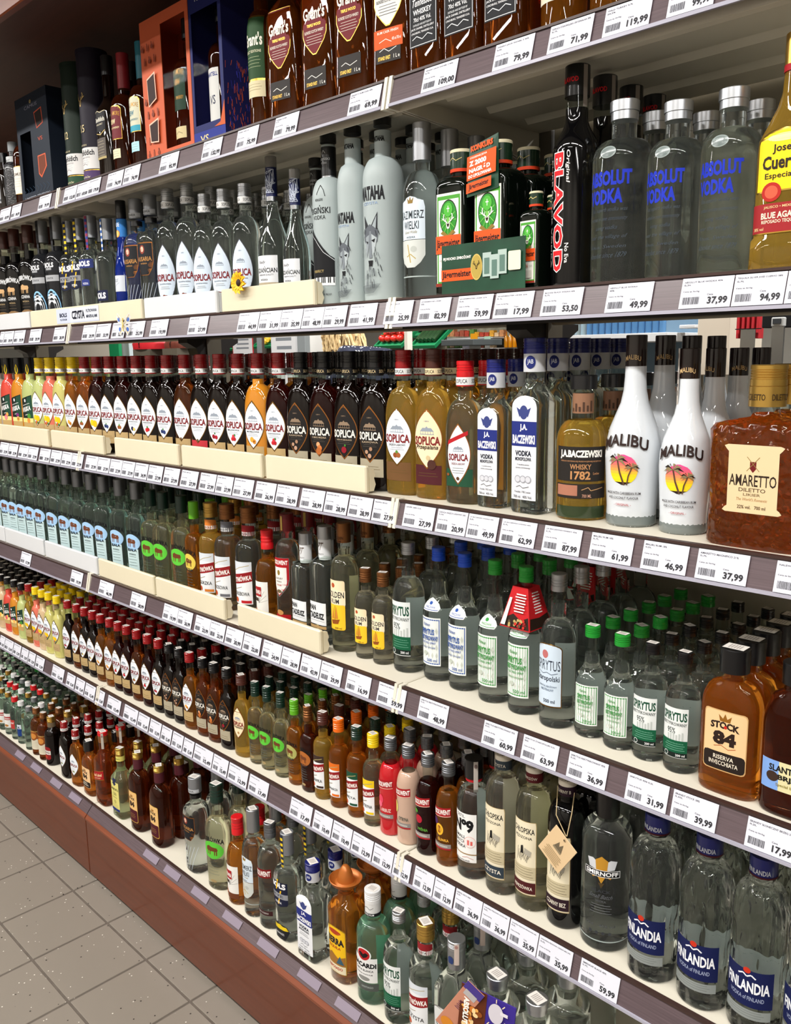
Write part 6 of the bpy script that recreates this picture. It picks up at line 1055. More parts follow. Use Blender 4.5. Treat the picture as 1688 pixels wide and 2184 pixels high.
def seen(i):
    kn, X, Y, lv, fr = CAND[i]; k = K[kn]; H, W, Z = k['H'] * .001, k['W'] * .001, ZS[lv]; cr = k['parts'][0][1][-1][1] * .001
    d = CAM - Vector((X, Y, 0)); d.z = 0; d.normalize(); sd = Vector((-d.y, d.x, 0)); B = Vector((X, Y, Z))
    up = Vector((0, 0, H)); pts = [B + up + d * cr * .4, B + up + sd * cr * .5, B + up - sd * cr * .5] + [B + up * f_ + d * cr * .8 + sd * cr * s_ for f_ in (.97, .92) for s_ in (-.7, 0, .7)] + [B + up * f_ + sd * W * .5 * s_ * q for f_, q in ((.55, .8), (.3, .85), (.75, .3)) for s_ in (-1, 1)]
    for p in pts:
        u, v = project(p)
        if not (0 <= u <= 1688 and 0 <= v <= 2184): continue
        o = CAM.copy(); dr = (p - CAM).normalized(); left = (p - CAM).length
        for hop in range(5):
            loc, nrm, idx, dist = TREE.ray_cast(o, dr, left + .02)
            if idx is None: return True
            own, cl = po[idx]
            if own == i: return True
            if not cl: break
            o = loc + dr * .0008; left = (p - o).length
    return False
nd_ = 0
TURN = {'szl': .4, 'szl5': .4, 'biala': .2, 'grass': .2, 'czarna': .3, 'bonyx': .25, 'brye': .3, 'bplat': .3, 'sar': .2, 'camus': .3, 'zy_kla': .2, 'zy_chl': .2, 'zy_amb': .2, 'gda7': .25, 'gda5': .25, 'kaz7': .1, 'ogi7': .15, 'wat7': .1, 'grass6': .3, 's6_amb': .15, 'jabw': .5, 'mal7': .2, 'mal5': .25, 'smir': .4, 's_lask': .12, 's_prze': .12, 's_small': .2, 'sp200': .14, 'b_rye': .4, 'b_blu': .4, 'b_brn': .4, 'baca': .15}
for i, (kn, X, Y, lv, fr) in enumerate(CAND):
    k = K[kn]; rnd2 = random.Random(i)
    if fr: FRONT.setdefault((lv, kn), []).append(put_bottle(kn, X, Y, ZS[lv], k['desc'], True, (rnd2.uniform(-.05, .05) if k['D'] == k['W'] else 0) + TURN.get(kn, .13 if kn[:2] in ('s_', 't_', 'q_', 'u_', 'gr') else 0)))
    elif seen(i): put_bottle(kn, X, Y, ZS[lv], k['back'] or 'rear-row ' + k['desc'], False, rnd2.uniform(-.5, .5) if k['W'] == k['D'] and k['prof'][4][3] == 2 else 0)
    else: nd_ += 1
print('rear bottles left out:', nd_)

# look-alikes in the front row: say which one by its place next to a differing neighbour
ORD = ['first', 'second', 'third', 'fourth', 'fifth', 'sixth', 'seventh', 'eighth', 'ninth', 'tenth', 'eleventh', 'twelfth', 'thirteenth', 'fourteenth', 'fifteenth']
ANCH = {'gr_grn': 'green-labelled whisky bottle', 'gr_wht': 'white-labelled whisky bottle', 'bonyx': 'smoky blue-ringed bottles', 'czarna': 'black bison bottles', 'bplat': 'bottle with blue nameplate', 'cura': 'cobalt blue bottle', 'szl5': 'shorter almond-label bottles', 'gda7': 'flared floral-neck bottle', 'kaz7': 'crowned-label bottle', 'blav': 'black bottle', 'cuer': 'golden tequila', 'grass': 'bison-on-green bottles', 'sosna': 'amber pine vodka', 'sp95': 'dark green and white label', 'starop': 'pale blue arched label', 'stock': 'black-capped brandy flask', 'smir': 'eagle-print bottle', 'chl_b': 'black elderberry bottle',
        's_mig': 'almond liqueur', 's_lask': 'golden hazelnut liqueur', 's_zura': 'cranberry liqueur', 'seag': 'yellow-label gin', 'ambq': 'lime-capped amber bottle', 'cues': 'silver-sleeved tequila', 'jag1': 'small herbal liqueur', 'brye': 'navy-labelled bottles', 'sp95s': 'black-capped small spirits', 'sp_grn': 'green-capped spirits', 'sp_blu': 'blue-capped spirits', 'gol5': 'larger ship-label rum', 'star': 'golden spirit bottle', 'jd': 'square whisky bottles', 'abs7': 'larger blue-lettered bottle', 'szl': 'taller almond-label bottles', 'sar': 'winged-rider bottles', 'gol2': 'small ship-label rums', 'sp200': 'green-framed small spirits', 'b_red': 'red-capped bottle', 'b_gld': 'red oval label', 'sar6': 'black shield bottle', 'orng': 'squat orange brandy'}
cnt = {}
for r_, kn, fr in PLACED:
    if fr: cnt.setdefault(kn, []).append(r_)
for lv, L in ITEMS.items():
    seq = [t for t in L if t[0][0] != '#']
    for kn, rs_ in cnt.items():
        if len(rs_) < 2: continue
        for r_ in rs_:
            if abs(r_.location.z - ZS[lv]) > .01: continue
            i = min(range(len(seq)), key=lambda q: abs(seq[q][1] - r_.location.x) + abs(seq[q][2] - r_.location.y)); a = i
            while a + 1 < len(seq) and seq[a + 1][0] == kn: a += 1
            b_ = i
            while b_ > 0 and seq[b_ - 1][0] == kn: b_ -= 1
            if a + 1 < len(seq): n_, side, nb = a - i, 'right', seq[a + 1][0]
            else: n_, side, nb = i - b_, 'left', seq[b_ - 1][0]
            an = ANCH.get(nb) or ' '.join(K[nb]['desc'].split(' with ')[0].replace(' bottle', '').split()[:5])
            w_ = K[kn]['desc'].split(); w_ = w_[:max(6, 15 - len(an.split()) - 4)]
            while w_[-1] in ('with', 'and', 'its', 'on', 'of', 'the', 'a', 'at', 'beside', 'in', 'white', 'red', 'brown', 'dark'): w_.pop()
            r_['label'] = ' '.join((' '.join(w_) + ', %s from the %s' % (ORD[min(n_, 14)], an)).split()[:16])
# ------------------------------------------------------------------ gift boxes and tubes on the top shelf
def bx(kn): return next(t for t in ITEMS[1] if t[0] == kn)
def front_print(r, name, ops, y, k=.001, x=0, z=0, sx=1):
    o = paint(MB(), ops, flat, .25, .12, k).build(name, r); o.scale = (sx, 1, 1); o.location = (x, y, z); return o
for kn, H, top, low, age, d in (('#tube12', .318, '#0d1f14', '#22452c', '12', 'tall whisky gift tube, dark green with white lower label'), ('#tube15', .329, '#16101f', '#4a3560', '15', 'tall whisky gift tube, dark purple with white lower label')):
    _, X, Y, W, D, _, _ = bx(kn); r = empty('gift_tube', (X, Y, ZS[1] + .0006)); q = .0385
    MB().lathe([(0, q, q, 2), (H - .012, q, q, 2)], top, 28).build('tube_wall', r, True)
    MB().lathe([(H - .012, q + .0008, q + .0008, 2), (H - .001, q + .0008, q + .0008, 2), (H, q - .001, q - .001, 2)], top, 28).build('lid', r, True)
    c = q * 1000
    paint(MB(), [('r', -110, 110, 4, 36, low), ('r', -110, 110, 36, 38, 'gold'), ('r', -110, 110, 40, 92, '#d6d4d2'), ('t', 'Glenfiddich', 0, 80, 66, 14, '#1c1c20', {'b': .03}), ('t', 'SINGLE MALT SCOTCH', 0, 68, 40, 4, '#77757a')] + lines(0, 62, 34, 3, 5, '#a5a3a6') + [('l', [(-8, 50), (2, 54), (12, 48)], .8, '#6a6a70'), ('t', 'Valley of the Deer', 0, 20, 36, 7, '#c9c2a0', {'sh': .3}), ('t', 'FIFTEEN' if age == '15' else 'TWELVE', 0, 98, 26, 4, '#b8ac8a'), ('t', age, 2, 138, 16, 18, '#c9b88a')], Surf(cyl(c))).build('print', r, True)
    paint(MB(), stag(-2, 205, 22, '#b09458', '#3a2a18'), Surf(cyl(c))).build('stag_emblem', r, True)
    tag(r, d, 'gift tube')
def carton(kn, H, base, side, d, ops, window, hw0, inner=None, extra=None):
    _, X, Y, W, D, _, _ = bx(kn); r = empty('gift_box', (X, Y, ZS[1] + .0006)); w, dd = W / 2, D / 2; t = .0015
    m = MB(); m.box(-w, -w + t, -dd, dd, 0, H, side); m.build('side_panel', r)
    m = MB(); m.box(w - t, w, -dd, dd, 0, H, side); m.build('side_panel', r)
    MB().box(-w + t, w - t, dd - t, dd, 0, H, base).build('back_panel', r)
    MB().box(-w + t, w - t, -dd, dd - t, 0, t, base).build('bottom_panel', r)
    MB().box(-w + t, w - t, -dd, dd - t, H - t, H, base).build('top_panel', r)
    # front with a cut window
    u0, u1, z0, z1 = [v * .001 for v in window]; sx = w * 1000 / hw0; u0 *= sx; u1 *= sx; m = MB()
    m.box(-w + t, u0, -dd, -dd + t, t, H - t, base); m.box(u1, w - t, -dd, -dd + t, t, H - t, base)
    m.box(u0, u1, -dd, -dd + t, t, z0, base); m.box(u0, u1, -dd, -dd + t, z1, H - t, base); m.build('front_panel', r)
    MB().add([(u0, -dd + t * .5, z0), (u1, -dd + t * .5, z0), (u1, -dd + t * .5, z1), (u0, -dd + t * .5, z1)], [(0, 1, 2, 3)], thin_glass('window_film', '#f4f4f4', .012)).build('window_film', r)
    front_print(r, 'print', ops, -dd, sx=sx)
    if extra: extra(r, w, dd, H)
    tag(r, d, 'gift box'); return r, (X, Y, (u0 + u1) / 2)
ops = [('t', 'VS', 22, 160, 14, 10, '#b0482c'), ('t', 'LIMITED EDITION', 0, 14, 78, 8, '#9aa0ac', {'b': .02})] + [('l', [(-44 + 11 * i, 24), (-36 + 11 * i, 34), (-44 + 11 * i, 44)], .6, '#24405a') for i in range(8)]
ops2 = [('g', [(8, 232), (32, 238), (34, 196), (14, 188)], '#b0482c'), ('g', [(10, 229), (30, 235), (32, 198), (15, 191)], '#1a0e0a'), ('g', [(10, 118), (34, 118), (36, 84), (18, 58), (10, 70)], '#c85a38'), ('g', [(12, 115), (32, 115), (33, 85), (18, 63), (12, 72)], '#6a3018')]
def camus_extra(r, w, dd, H):
    s_ = w * 1000 / 49; front_print(r, 'glass_cut_out', ops2[:2], -dd, sx=s_); front_print(r, 'glass_cut_out', ops2[2:], -dd, sx=s_)
    front_print(r, 'brand_print', [('t', 'CAMUS', 0, 252, 40, 9, '#6a6a78'), ('e', 0, 264, 3, 5, '#8a7a50')], -dd, sx=s_)
carton('#camusbox', .285, '#161f2c', '#121a26', 'dark navy cognac gift box with orange-edged cut-outs', ops, (-40, -6, 30, 190), 49, None, camus_extra)
paint_ops = [('r', -42, 42, 2, 32, '#1c2a80'), ('t', 'VS', -14, 17, 22, 14, '#d8c48a'), ('t', 'MARTELL', 0, 292, 46, 9, '#b9bcc8'), ('g', [(42, 32), (42, 80), (30, 40), (14, 34)], '#c0562a')]
def martell_side(r, w, dd, H):
    rr_ = random.Random(2); m = MB(); o = []
    for i in range(150):
        u = rr_.uniform(-45, 45); z = rr_.uniform(8, 150); o.append(('l', [(u, z), (u + rr_.uniform(-3, 3), z + rr_.uniform(6, 16))], rr_.uniform(.8, 1.6), rr_.choice(('#c0562a', '#a8482a', '#3a3aa0'))))
    p = paint(m, o, flat, .2, .0006, .001).build('side_print', r); p.location = (w, 0, 0); p.rotation_euler = (0, 0, math.pi / 2)
carton('#martell', .305, '#151d58', '#1a1c4c', 'blue cognac gift box with orange hatching and open window', paint_ops, (-36, 34, 46, 268), 42, None, martell_side)
ic = random.Random(6); o = []
for i in range(9):
    for j in range(3):
        u, z = -56 + j * 13 + (i % 2) * 4, 14 + i * 28
        if 50 < z < 80 or 150 < z < 190: continue
        o.append(('r', u, u + 4, z, z + 11, '#8a3a20') if (i + j) % 2 else ('e', u + 2, z + 6, 3.4, 5, '#7a3420')); o.append(('r', u + 1, u + 3, z + 11, z + 16, '#6a2c1a'))
o += [('g', [(-44, 120), (-22, 132), (-24, 190), (-46, 180)], '#e8b8a0'), ('g', [(-43, 123), (-24, 134), (-26, 186), (-45, 177)], '#2a1410'), ('g', [(-44, 44), (-22, 40), (-20, 92), (-46, 84)], '#e8b8a0'), ('g', [(-42, 46), (-24, 43), (-22, 88), (-44, 81)], '#2a1410')]
carton('#tulbox', .305, '#c05a38', '#a84a2c', 'orange whiskey gift box printed with little glasses and bottles', o, (-8, 54, 22, 282), 62.5)
# bottles standing inside the two windowed cartons
for kn, du, nm, lab, H, W, d in (('#tulbox', .37, 'whisky_bottle', [('p', [(92, 24), (170, 24), (176, 18)], '#1c3a28'), ('t', 'TULLAMORE', 0, 168, 44, 12, 'dgold', {'arc': 3}), ('t', 'DEW', 0, 150, 24, 12, 'dgold', {'b': .03}), ('t', 'IRISH WHISKEY', 0, 118, 38, 7, 'dgold'), ('r', -19, 22, 34, 58, '#d8c898'), ('l', [(-10, 44), (0, 48), (12, 43)], .9, '#5a4a30')], 285, 74, 'whiskey bottle with green label inside the orange gift box'),
                              ('#martell', .1, 'cognac_bottle', [('r', -19, 19, 30, 150, '#dcdcd8'), ('t', 'MARTELL', 0, 138, 34, 8, '#1c2a80', {'b': .03}), ('t', 'VS', 0, 88, 18, 18, '#23284a')], 270, 66, 'cognac bottle with white label inside the blue gift box')):
    _, X, Y, bw, _, _, _ = bx(kn); du *= bw / 2; kq = 'in_' + kn[1:]
    pr = P(W, 172, 205, 13, 250, 'r'); kind(kq, nm, d, None, pr, brown, 240, [plain(244, H, 15, capblk)], [('label', lab, pr)])
    put_bottle(kq, X + du, Y - .01, ZS[1] + .002, d, True)

# ------------------------------------------------------------------ cream front stops, ornaments, cards
STOPS = {2: [(-60, 63, whiteplas), (66, 303, cream2), (308, 463, whiteplas), (473, 672, cream2)],
         3: [(-70, 4, cream2), (4, 103, cream2), (110, 221, cream2), (245, 381, cream2), (388, 559, cream2), (567, 783, cream2)],
         4: [(-90, 10, whiteplas), (12, 93, whiteplas), (97, 207, whiteplas), (211, 329, cream2), (333, 480, cream2), (507, 685, cream2)]}
SN = {2: 'second', 3: 'third', 4: 'fourth'}
GUARD = {2: 'clear vodkas', 3: 'fruit liqueurs', 4: 'plain vodkas'}
stop_at = {}
for lv, S in STOPS.items():
    for i, (a, b, m) in enumerate(S):
        z = ZS[lv]; xa = solve_x(a, .006, z + .03); xb = solve_x(b, .006, z + .03); h = .052 if lv > 2 else .049
        r = empty('front_stop', ((xa + xb) / 2, .018, z)); w = (xb - xa) / 2 - .001; stop_at[lv, i] = (r, w, h)
        MB().rbox(-w, w, -.014, -.004, .0007, h, m, .0025).build('face_plate', r)
        for sx in (-1, 1):
            e = MB(); e.prism([(-.004, .004), (-.004, h - .004), (.006, h - .006), (.010, h - .018), (.007, h - .024), (.011, .016), (.006, .004)], sx * w - (.006 if sx > 0 else 0), sx * w + (0 if sx > 0 else .006), m); e.build('end_cheek', r)
        before = [t for t in ITEMS[lv] if xa < t[1] < xb and t[0][0] != '#']
        mid = K[before[len(before) // 2][0]]['desc'] if before else ''
        tag(r, ' '.join(('%s plastic front stop on the %s shelf before the %s' % ('white' if m is whiteplas else 'cream', SN[lv], mid.split(' with ')[0])).split()[:14]), 'shelf stop', None)
# paper strip stuck on a stop
r0, w0, h0 = stop_at[2, 1]
x0 = solve_x(118, .0, ZS[2] + .03) - r0.location.x; x1 = solve_x(208, .0, ZS[2] + .03) - r0.location.x; L = (x1 - x0) * 1000
o = MB(); paint(o, [('r', 0, L, 6, 45, '#c3cadb'), ('r', L * .34, L, 10, 43, '#d9dde6'), ('t', 'BOLS', L * .17, 28, L * .18, 11, '#1a2038', {'b': .04}), ('t', 'PLATINUM', L * .17, 16, L * .16, 5, '#5a6278'), ('t', 'CZYSTA', L * .53, 26, L * .3, 22, '#161a26', {'b': .04}), ('t', 'FILTROWANA', L * .84, 34, L * .24, 8, '#3a4050'), ('t', 'MINERALAMI', L * .84, 20, L * .24, 8, '#3a4050')], flat, .3, .15)
p = o.build('promo_strip', None); p.location = (r0.location.x + x0, r0.location.y - .0142, ZS[2]); tag(p, 'pale blue paper promo strip stuck on a cream front stop', 'sticker')
# sunflower ornament
c = at(510, 603, -.006); r = empty('sunflower_ornament', (c.x, -.001, c.z))
pet = pbr('yellow_petal', '#f0bc1c', .6, noise=(1, 1, 1, 90, .15)); ctr = pbr('flower_centre', '#2a160c', .7)
pm = MB()
pts = [(0, 0, 0), (.004, .006, -.002), (.0055, .014, -.005), (.004, .021, -.004), (0, .025, 0), (-.004, .021, -.004), (-.0055, .014, -.005), (-.004, .006, -.002), (0, .014, -.003)]
pm.add([(x, y2, z2) for x, z2, y2 in pts], [(8, i, (i + 1) % 8) for i in range(8)], pet); pme = pm.mesh('petal', True)
for ring_, n, tl in ((0, 11, .25), (1, 9, -.15)):
    for i in range(n):
        o = bpy.data.objects.new('petal', pme); COL.objects.link(o); o.parent = r; a = 2 * math.pi * (i + .5 * ring_) / n
        o.rotation_euler = (tl, a, 0); o.rotation_mode = 'XYZ'; o.location = (0, -.002 - .003 * ring_, 0)
        o.scale = (1.15, 1, 1 - .15 * ring_)
m = MB(); m.ball((0, -.006, 0), .0075, ctr, 12, 8, (1, .55, 1)); m.build('flower_centre', r, True)
tag(r, 'yellow artificial sunflower fixed to a cream front stop', 'flower')
# butterfly ornament on the price rail
c = at(268, 693, -.02); r = empty('butterfly_ornament', (c.x, -.026, c.z), .6); r.scale = (1.3, 1.3, 1.3)
wing = pbr('pearl_wing', '#dcdad4', .35); wb = pbr('wing_blue_spot', '#4a6fc0', .4); wy = pbr('wing_yellow_edge', '#d8c070', .4)
for s in (-1, 1):
    m = MB(); paint(m, [('g', [(0, 0), (s * 5, 14), (s * 12, 22), (s * 15, 14), (s * 11, 2)], wing), ('g', [(0, 0), (s * 10, -1), (s * 12, -10), (s * 7, -20), (s * 2, -10)], wing), ('e', s * 9, 10, 3, 4, wb), ('e', s * 7.5, -8, 2.6, 4, wb), ('l', [(s * 2, 2), (s * 12, 19)], .8, wy), ('l', [(s * 2, -2), (s * 8, -16)], .8, wy)], flat, .1, .2)
    o = m.build('wing', r); o.rotation_euler = (0, 0, s * .2)
m = MB(); m.tube([(0, -.001, -.012), (0, -.002, 0), (0, -.001, .012)], .0016, wy, 8); m.build('insect_body', r, True)
tag(r, 'pearly butterfly ornament with blue spots clipped to the price rail', 'ornament')
# herbal liqueur cards
jg = [t for t in ITEMS[2] if t[0] == 'jag7']; j0, j1 = jg[0], jg[1]
x0 = solve_x(939, .012, ZS[2] + .04); x1 = solve_x(1118, .012, ZS[2] + .06); L = (x1 - x0) * 1000
gm = pbr('deep_green_card', '#14402c', .35, noise=(1, 1, 1, 20, .3))
r = empty('promo_card', ((x0 + x1) / 2, .016, ZS[2] + .0006))
MB().rbox(-L / 2000, L / 2000, 0, .0012, 0, .078, gm, .0004).build('card', r); h = L / 2
front_print(r, 'print', [('r', -h, -h + L * .4, 22, 40, '#e2541c'), ('t', 'Jägermeister', -h + L * .19, 31, L * .36, 13, '#1c1410', {'b': .03}), ('t', 'PIJ MOCNO ZMROŻONY', -h + L * .2, 57, L * .35, 7, '#f0efe8', {'b': .04}), ('e', -h + L * .44, 40, L * .07, 20, '#c9b060'), ('e', -h + L * .44, 40, L * .062, 18, '#b09848')] + stag(-h + L * .44, 42, 9, '#3a3018', '#8a7030') +
            [('r', -h + L * u, -h + L * (u + .1), z, z + 36, '#a9bcb4') for u, z in ((.52, 24), (.70, 26), (.61, 20))] + [('r', -h + L * (u + .02), -h + L * (u + .08), z + 4, z + 28, '#5d7a70') for u, z in ((.52, 24), (.70, 26), (.61, 20))] + [('p', rr(30, 58, L * .07, 2), '#e8e2c4', h - L * .11)], 0)
tag(r, 'green printed promo card with shot glasses standing before herbal liqueur bottles', 'card')
X = j1[1]; r = empty('neck_card', (X - .004, j1[2] - j1[3] / 2 - .0016, ZS[2] + .0006))
m = MB(); m.add([(-.033, -.004, .148), (.027, 0, .156), (.027, -.001, .235), (-.03, -.001, .222), (-.033, -.0028, .148), (.027, .0012, .156), (.027, .0002, .235), (-.03, .0002, .222)], [(0, 1, 2, 3), (7, 6, 5, 4), (0, 4, 5, 1), (1, 5, 6, 2), (2, 6, 7, 3), (3, 7, 4, 0)], gm)
m.build('card', r)
m = MB(); m.box(-.03, .027, 0, .022, .2215, .2222, gm)
def tilt(u, z, off): return (u, -off - 4 + (z - 148) * .034, z + (u + 33) * .13)
o = MB(); paint(o, [('t', 'KONKURS', -4, 218, 44, 9, '#e2541c', {'b': .06}), ('r', -33, 25, 172, 208, '#e2541c'), ('t', 'CODZIENNIE JEDNA', -10, 204, 34, 3.6, '#f4f0e8'), ('t', 'Z 2000', -11, 196, 34, 8, '#f4f0e8', {'b': .05}), ('t', 'NAGRÓD', -7, 186, 42, 8, '#f4f0e8', {'b': .05}), ('t', 'DO UPOLOWANIA', -6, 177, 46, 5, '#f4f0e8', {'b': .04}), ('r', -33, 17, 153, 168, '#e2541c'), ('t', 'Jägermeister', -8, 160.5, 40, 10, '#1c1410', {'b': .03})], tilt, 1.0, .15); o.build('print', r)
tag(r, 'orange and green contest card hung on a herbal liqueur bottle', 'card')
# red paper sleeve on a spirit bottle, hanging tag on elderberry vodka, tequila leaflet
sp = sorted([t for t in ITEMS[4] if t[0] == 'sp_grn'], key=lambda t: t[1])[-1]
for dx, dy, dz, nm in ((0, 0, 0, 'red pepper-print paper sleeve around the neck of the green-labelled spirit bottle'), ):
    r = empty('paper_sleeve', (sp[1], sp[2], ZS[4] + .15)); m = MB()
    a, b = .0155, .031; v = [(-a, -a, .068), (a, -a, .068), (a, a, .068), (-a, a, .068), (-b, -b, 0), (b, -b, 0), (b, b, 0), (-b, b, 0)]
    m.add(v, [(0, 1, 5, 4), (1, 2, 6, 5), (2, 3, 7, 6), (3, 0, 4, 7)], '#b81c22'); m.build('sleeve', r)
    def cone(u, z, off): return (u, -(b * 1000 + (a - b) * 1000 * z / 68) - off, z)
    rs = random.Random(3); ops = [('g', [(-29, 2), (29, 2), (24, 22), (10, 15), (-6, 24), (-25, 14)], '#2a1c14')] + [('e', rs.uniform(-24, 24), rs.uniform(4, 16), 2.4, 2.4, rs.choice(('#8a1c1c', '#c02a22', '#5a4a30', '#b09a60'))) for _ in range(22)] + [('g', [(-28, 4), (-19, 4), (-11, 50), (-16, 50)], '#d8dcd4')] + lines(6, 58, 22, 7, 4.6, '#e8dcd8', 2)
    paint(MB(), ops, cone, .4, .1).build('front_print', r)
    q = paint(MB(), [('g', [(-29, 2), (29, 2), (24, 22), (0, 18), (-24, 20)], '#2a1c14')] + lines(0, 60, 20, 8, 4.6, '#e8dcd8', 2), cone, .4, .1).build('side_print', r); q.rotation_euler = (0, 0, math.pi / 2)
    tag(r, nm, 'paper sleeve')
    rear = [q for q, kq, fr in PLACED if kq == 'sp_grn' and not fr]
    for (tx, ty), lb in (((1318, 1290), 'red paper sleeve on a rear green-capped spirit bottle'), ((1372, 1290), 'shaded red paper sleeve on the rearmost green-capped spirit bottle')):
        if not rear: break
        q = min(rear, key=lambda o: abs(project(o.location + Vector((0, 0, .18)))[0] - tx)); rear.remove(q)
        c2 = r.copy(); COL.objects.link(c2); c2.location = (q.location.x, q.location.y, r.location.z); tag(c2, lb, 'paper sleeve')
        for ch_ in r.children: c3 = ch_.copy(); COL.objects.link(c3); c3.parent = c2
ch = next(t for t in ITEMS[5] if t[0] == 'chl_b'); r = empty('hang_tag', (ch[1] + .012, ch[2] - .044, ZS[5] + .152)); r.rotation_euler = (0, .6, -.1)
o = MB(); o.rbox(-.026, .026, -.0008, .0008, -.033, .033, '#d8bb92', .0004); o.build('card', r)
front_print(r, 'print', [('g', [(-8, 2), (-4, 16), (0, 8), (4, 18), (9, 2)], '#6a5e4a'), ('r', -9, 9, -2, 2, '#8a7c62')] + lines(0, -8, 36, 6, 3.4, '#8a7650', .9) + [('e', 0, 28, 2, 2, '#6a5a44')], -.0009)
tag(r, 'kraft paper tag hanging on string from the black elderberry bottle', 'tag')
r2 = empty('twine_loop', (ch[1], ch[2], ZS[5])); m = MB(); m.tube([(.016, -.004, .236), (.026, -.026, .212), (.031, -.046, .183)], .0008, '#b8a27a', 6); m.tube([(-.015, -.006, .238), (.004, -.037, .206), (.030, -.0465, .183)], .0008, '#b8a27a', 6)
m.build('strand', r2); tag(r2, 'beige twine loop round the black elderberry bottle neck', 'string')
cu = next(t for t in ITEMS[6] if t[0] == 'cues'); a6 = sorted([t for t in ITEMS[6] if t[0] == 'abs6'], key=lambda t: t[1])
r = empty('bottle_leaflet', (cu[1] + .052, cu[2] - .052, ZS[6] + .16)); r.rotation_euler = (.1, .55, .25)
MB().rbox(-.018, .018, -.0006, .0006, -.07, .07, '#c98a70', .0004).build('card', r)
front_print(r, 'print', [('r', -18, 18, 50, 70, '#4a3a8a'), ('r', -12, 12, 38, 52, '#b9b4b4'), ('e', 0, -50, 14, 12, '#d88a2c')] + lines(2, 20, 22, 6, 4, '#6a3a5a', 1.4), -.0007)
tag(r, 'salmon pink recipe leaflet leaning across the clear tequila bottle', 'leaflet')
r = empty('bottle_booklet', (a6[0][1] + .018, a6[0][2] - .052, ZS[6] + .165)); r.rotation_euler = (-.1, .05, .2)
MB().rbox(-.052, .052, -.001, .001, -.045, .045, '#3a2a86', .0004).build('card', r)
rs = random.Random(8)
front_print(r, 'print', [('r', -52, -2, -45, 45, '#5a2a14')] + [('e', rs.uniform(-46, -6), rs.uniform(-38, 10), rs.uniform(3, 7), rs.uniform(3, 7), rs.choice(('#c8742c', '#e0a050', '#8a4a1c', '#e8c890'))) for _ in range(22)] + [('t', 'ABSOLUT', -38, 0, 50, 11, '#f0ece4', {'rot': -90, 'b': .05}), ('e', 18, 20, 14, 18, '#c9c4cc'), ('r', 26, 40, 22, 28, '#d8d4da')] + [('l', [(18 + 18 * math.cos(t), 18 + 22 * math.sin(t)), (18 + 25 * math.cos(t), 18 + 29 * math.sin(t))], 1.6, '#f0d8b0') for t in (-2.2, -1.6, -1, -.3, .9, 1.6)], -.0012)
tag(r, 'purple and brown cocktail booklet tied to a wide silver-capped bottle', 'booklet')
# tax stamp draped over the shorter white rum bottle
t = next(t for t in ITEMS[3] if t[0] == 'mal5'); k = 254 / 274
r = next(o for o in FRONT[3, 'mal5'])
paint(MB(), [('r', -21, -12, 176, 254, '#bdb6ae'), ('e', -16.5, 244, 3, 4, '#8a7f7a'), ('r', -19, -14, 212, 222, '#6a5a58'), ('t', 'MF', -16.5, 204, 6, 4, '#5a4a44'), ('r', -19, -14, 190, 197, '#8f8a84')], Surf(cyl(15.2)), .3, .08).build('tax_stamp', r, True)

# ------------------------------------------------------------------ price tags
TAGS = {
 1: '0 22 69,99|25 45 84,99|83 108 79,99|137 163 132,00|164 189 169,00|189 214 179,00|229 262 74,99|265 298 74,99|342 380 95,99|433 473 132,99|505 550 75,99|586 636 79,99|745 812 69,99|903 975 109,00|1055 1138 79,99|1172 1265 71,99|1290 1390 119,99|1428 1528 99,99',
 2: '0 8 42,99|9 29 39,99|30 53 39,99|64 88 29,99|115 140 28,99|177 205 29,99|206 235 33,99|240 267 52,99|272 308 25,99|322 358 19,99|403 443 27,99|509 552 44,99|553 599 31,99|600 645 35,99|646 690 48,99|691 740 29,99|746 803 41,99|822 880 25,99|894 960 82,99|976 1050 59,99|1056 1137 17,99|1157 1243 53,50|1295 1392 49,99|1454 1563 37,99|1566 1676 94,99|1679 1790 91,99',
 3: '0 18 27,99|19 38 27,99|40 60 27,99|61 81 27,99|85 107 27,99|109 131 27,99|132 153 27,99|154 177 27,99|183 208 27,99|209 234 27,99|235 260 27,99|261 287 27,99|288 315 24,99|317 347 27,99|350 382 27,99|387 422 27,99|427 460 27,99|462 497 27,99|499 540 27,99|546 588 26,99|590 636 28,99|643 692 28,99|694 742 28,99|745 794 28,99|796 845 27,99|862 927 27,99|932 996 20,99|998 1062 49,99|1069 1143 62,99|1160 1240 87,99|1260 1350 61,99|1371 1468 46,99|1487 1597 37,99|1655 1770 44,99',
 4: '45 66 17,99|152 176 19,99|212 242 46,99|280 311 28,99|349 379 19,99|380 410 26,99|417 448 23,99|449 480 23,99|482 518 20,99|520 556 22,00|561 600 24,99|602 640 28,99|643 683 43,99|685 729 29,99|740 790 16,99|807 865 59,99|894 955 48,99|1031 1102 60,99|1115 1190 63,99|1213 1295 36,99|1337 1425 31,99|1435 1530 39,99|1593 1700 17,99',
 5: '0 10 12,99|11 28 12,99|29 44 12,99|46 60 12,99|61 75 12,99|77 94 12,99|107 141 15,49|143 160 15,49|162 180 15,49|182 203 15,49|205 222 15,49|230 257 15,49|265 293 15,49|295 318 15,49|320 343 15,99|345 366 15,49|368 390 15,99|392 413 15,49|415 453 15,49|455 486 15,49|488 528 12,99|532 572 17,49|620 665 17,49|670 708 10,49|710 750 10,49|752 795 12,99|797 838 12,99|840 876 12,99|884 925 12,99|927 968 12,99|971 1027 36,99|1029 1085 36,99|1087 1147 35,99|1149 1220 35,99|1238 1320 59,99'}
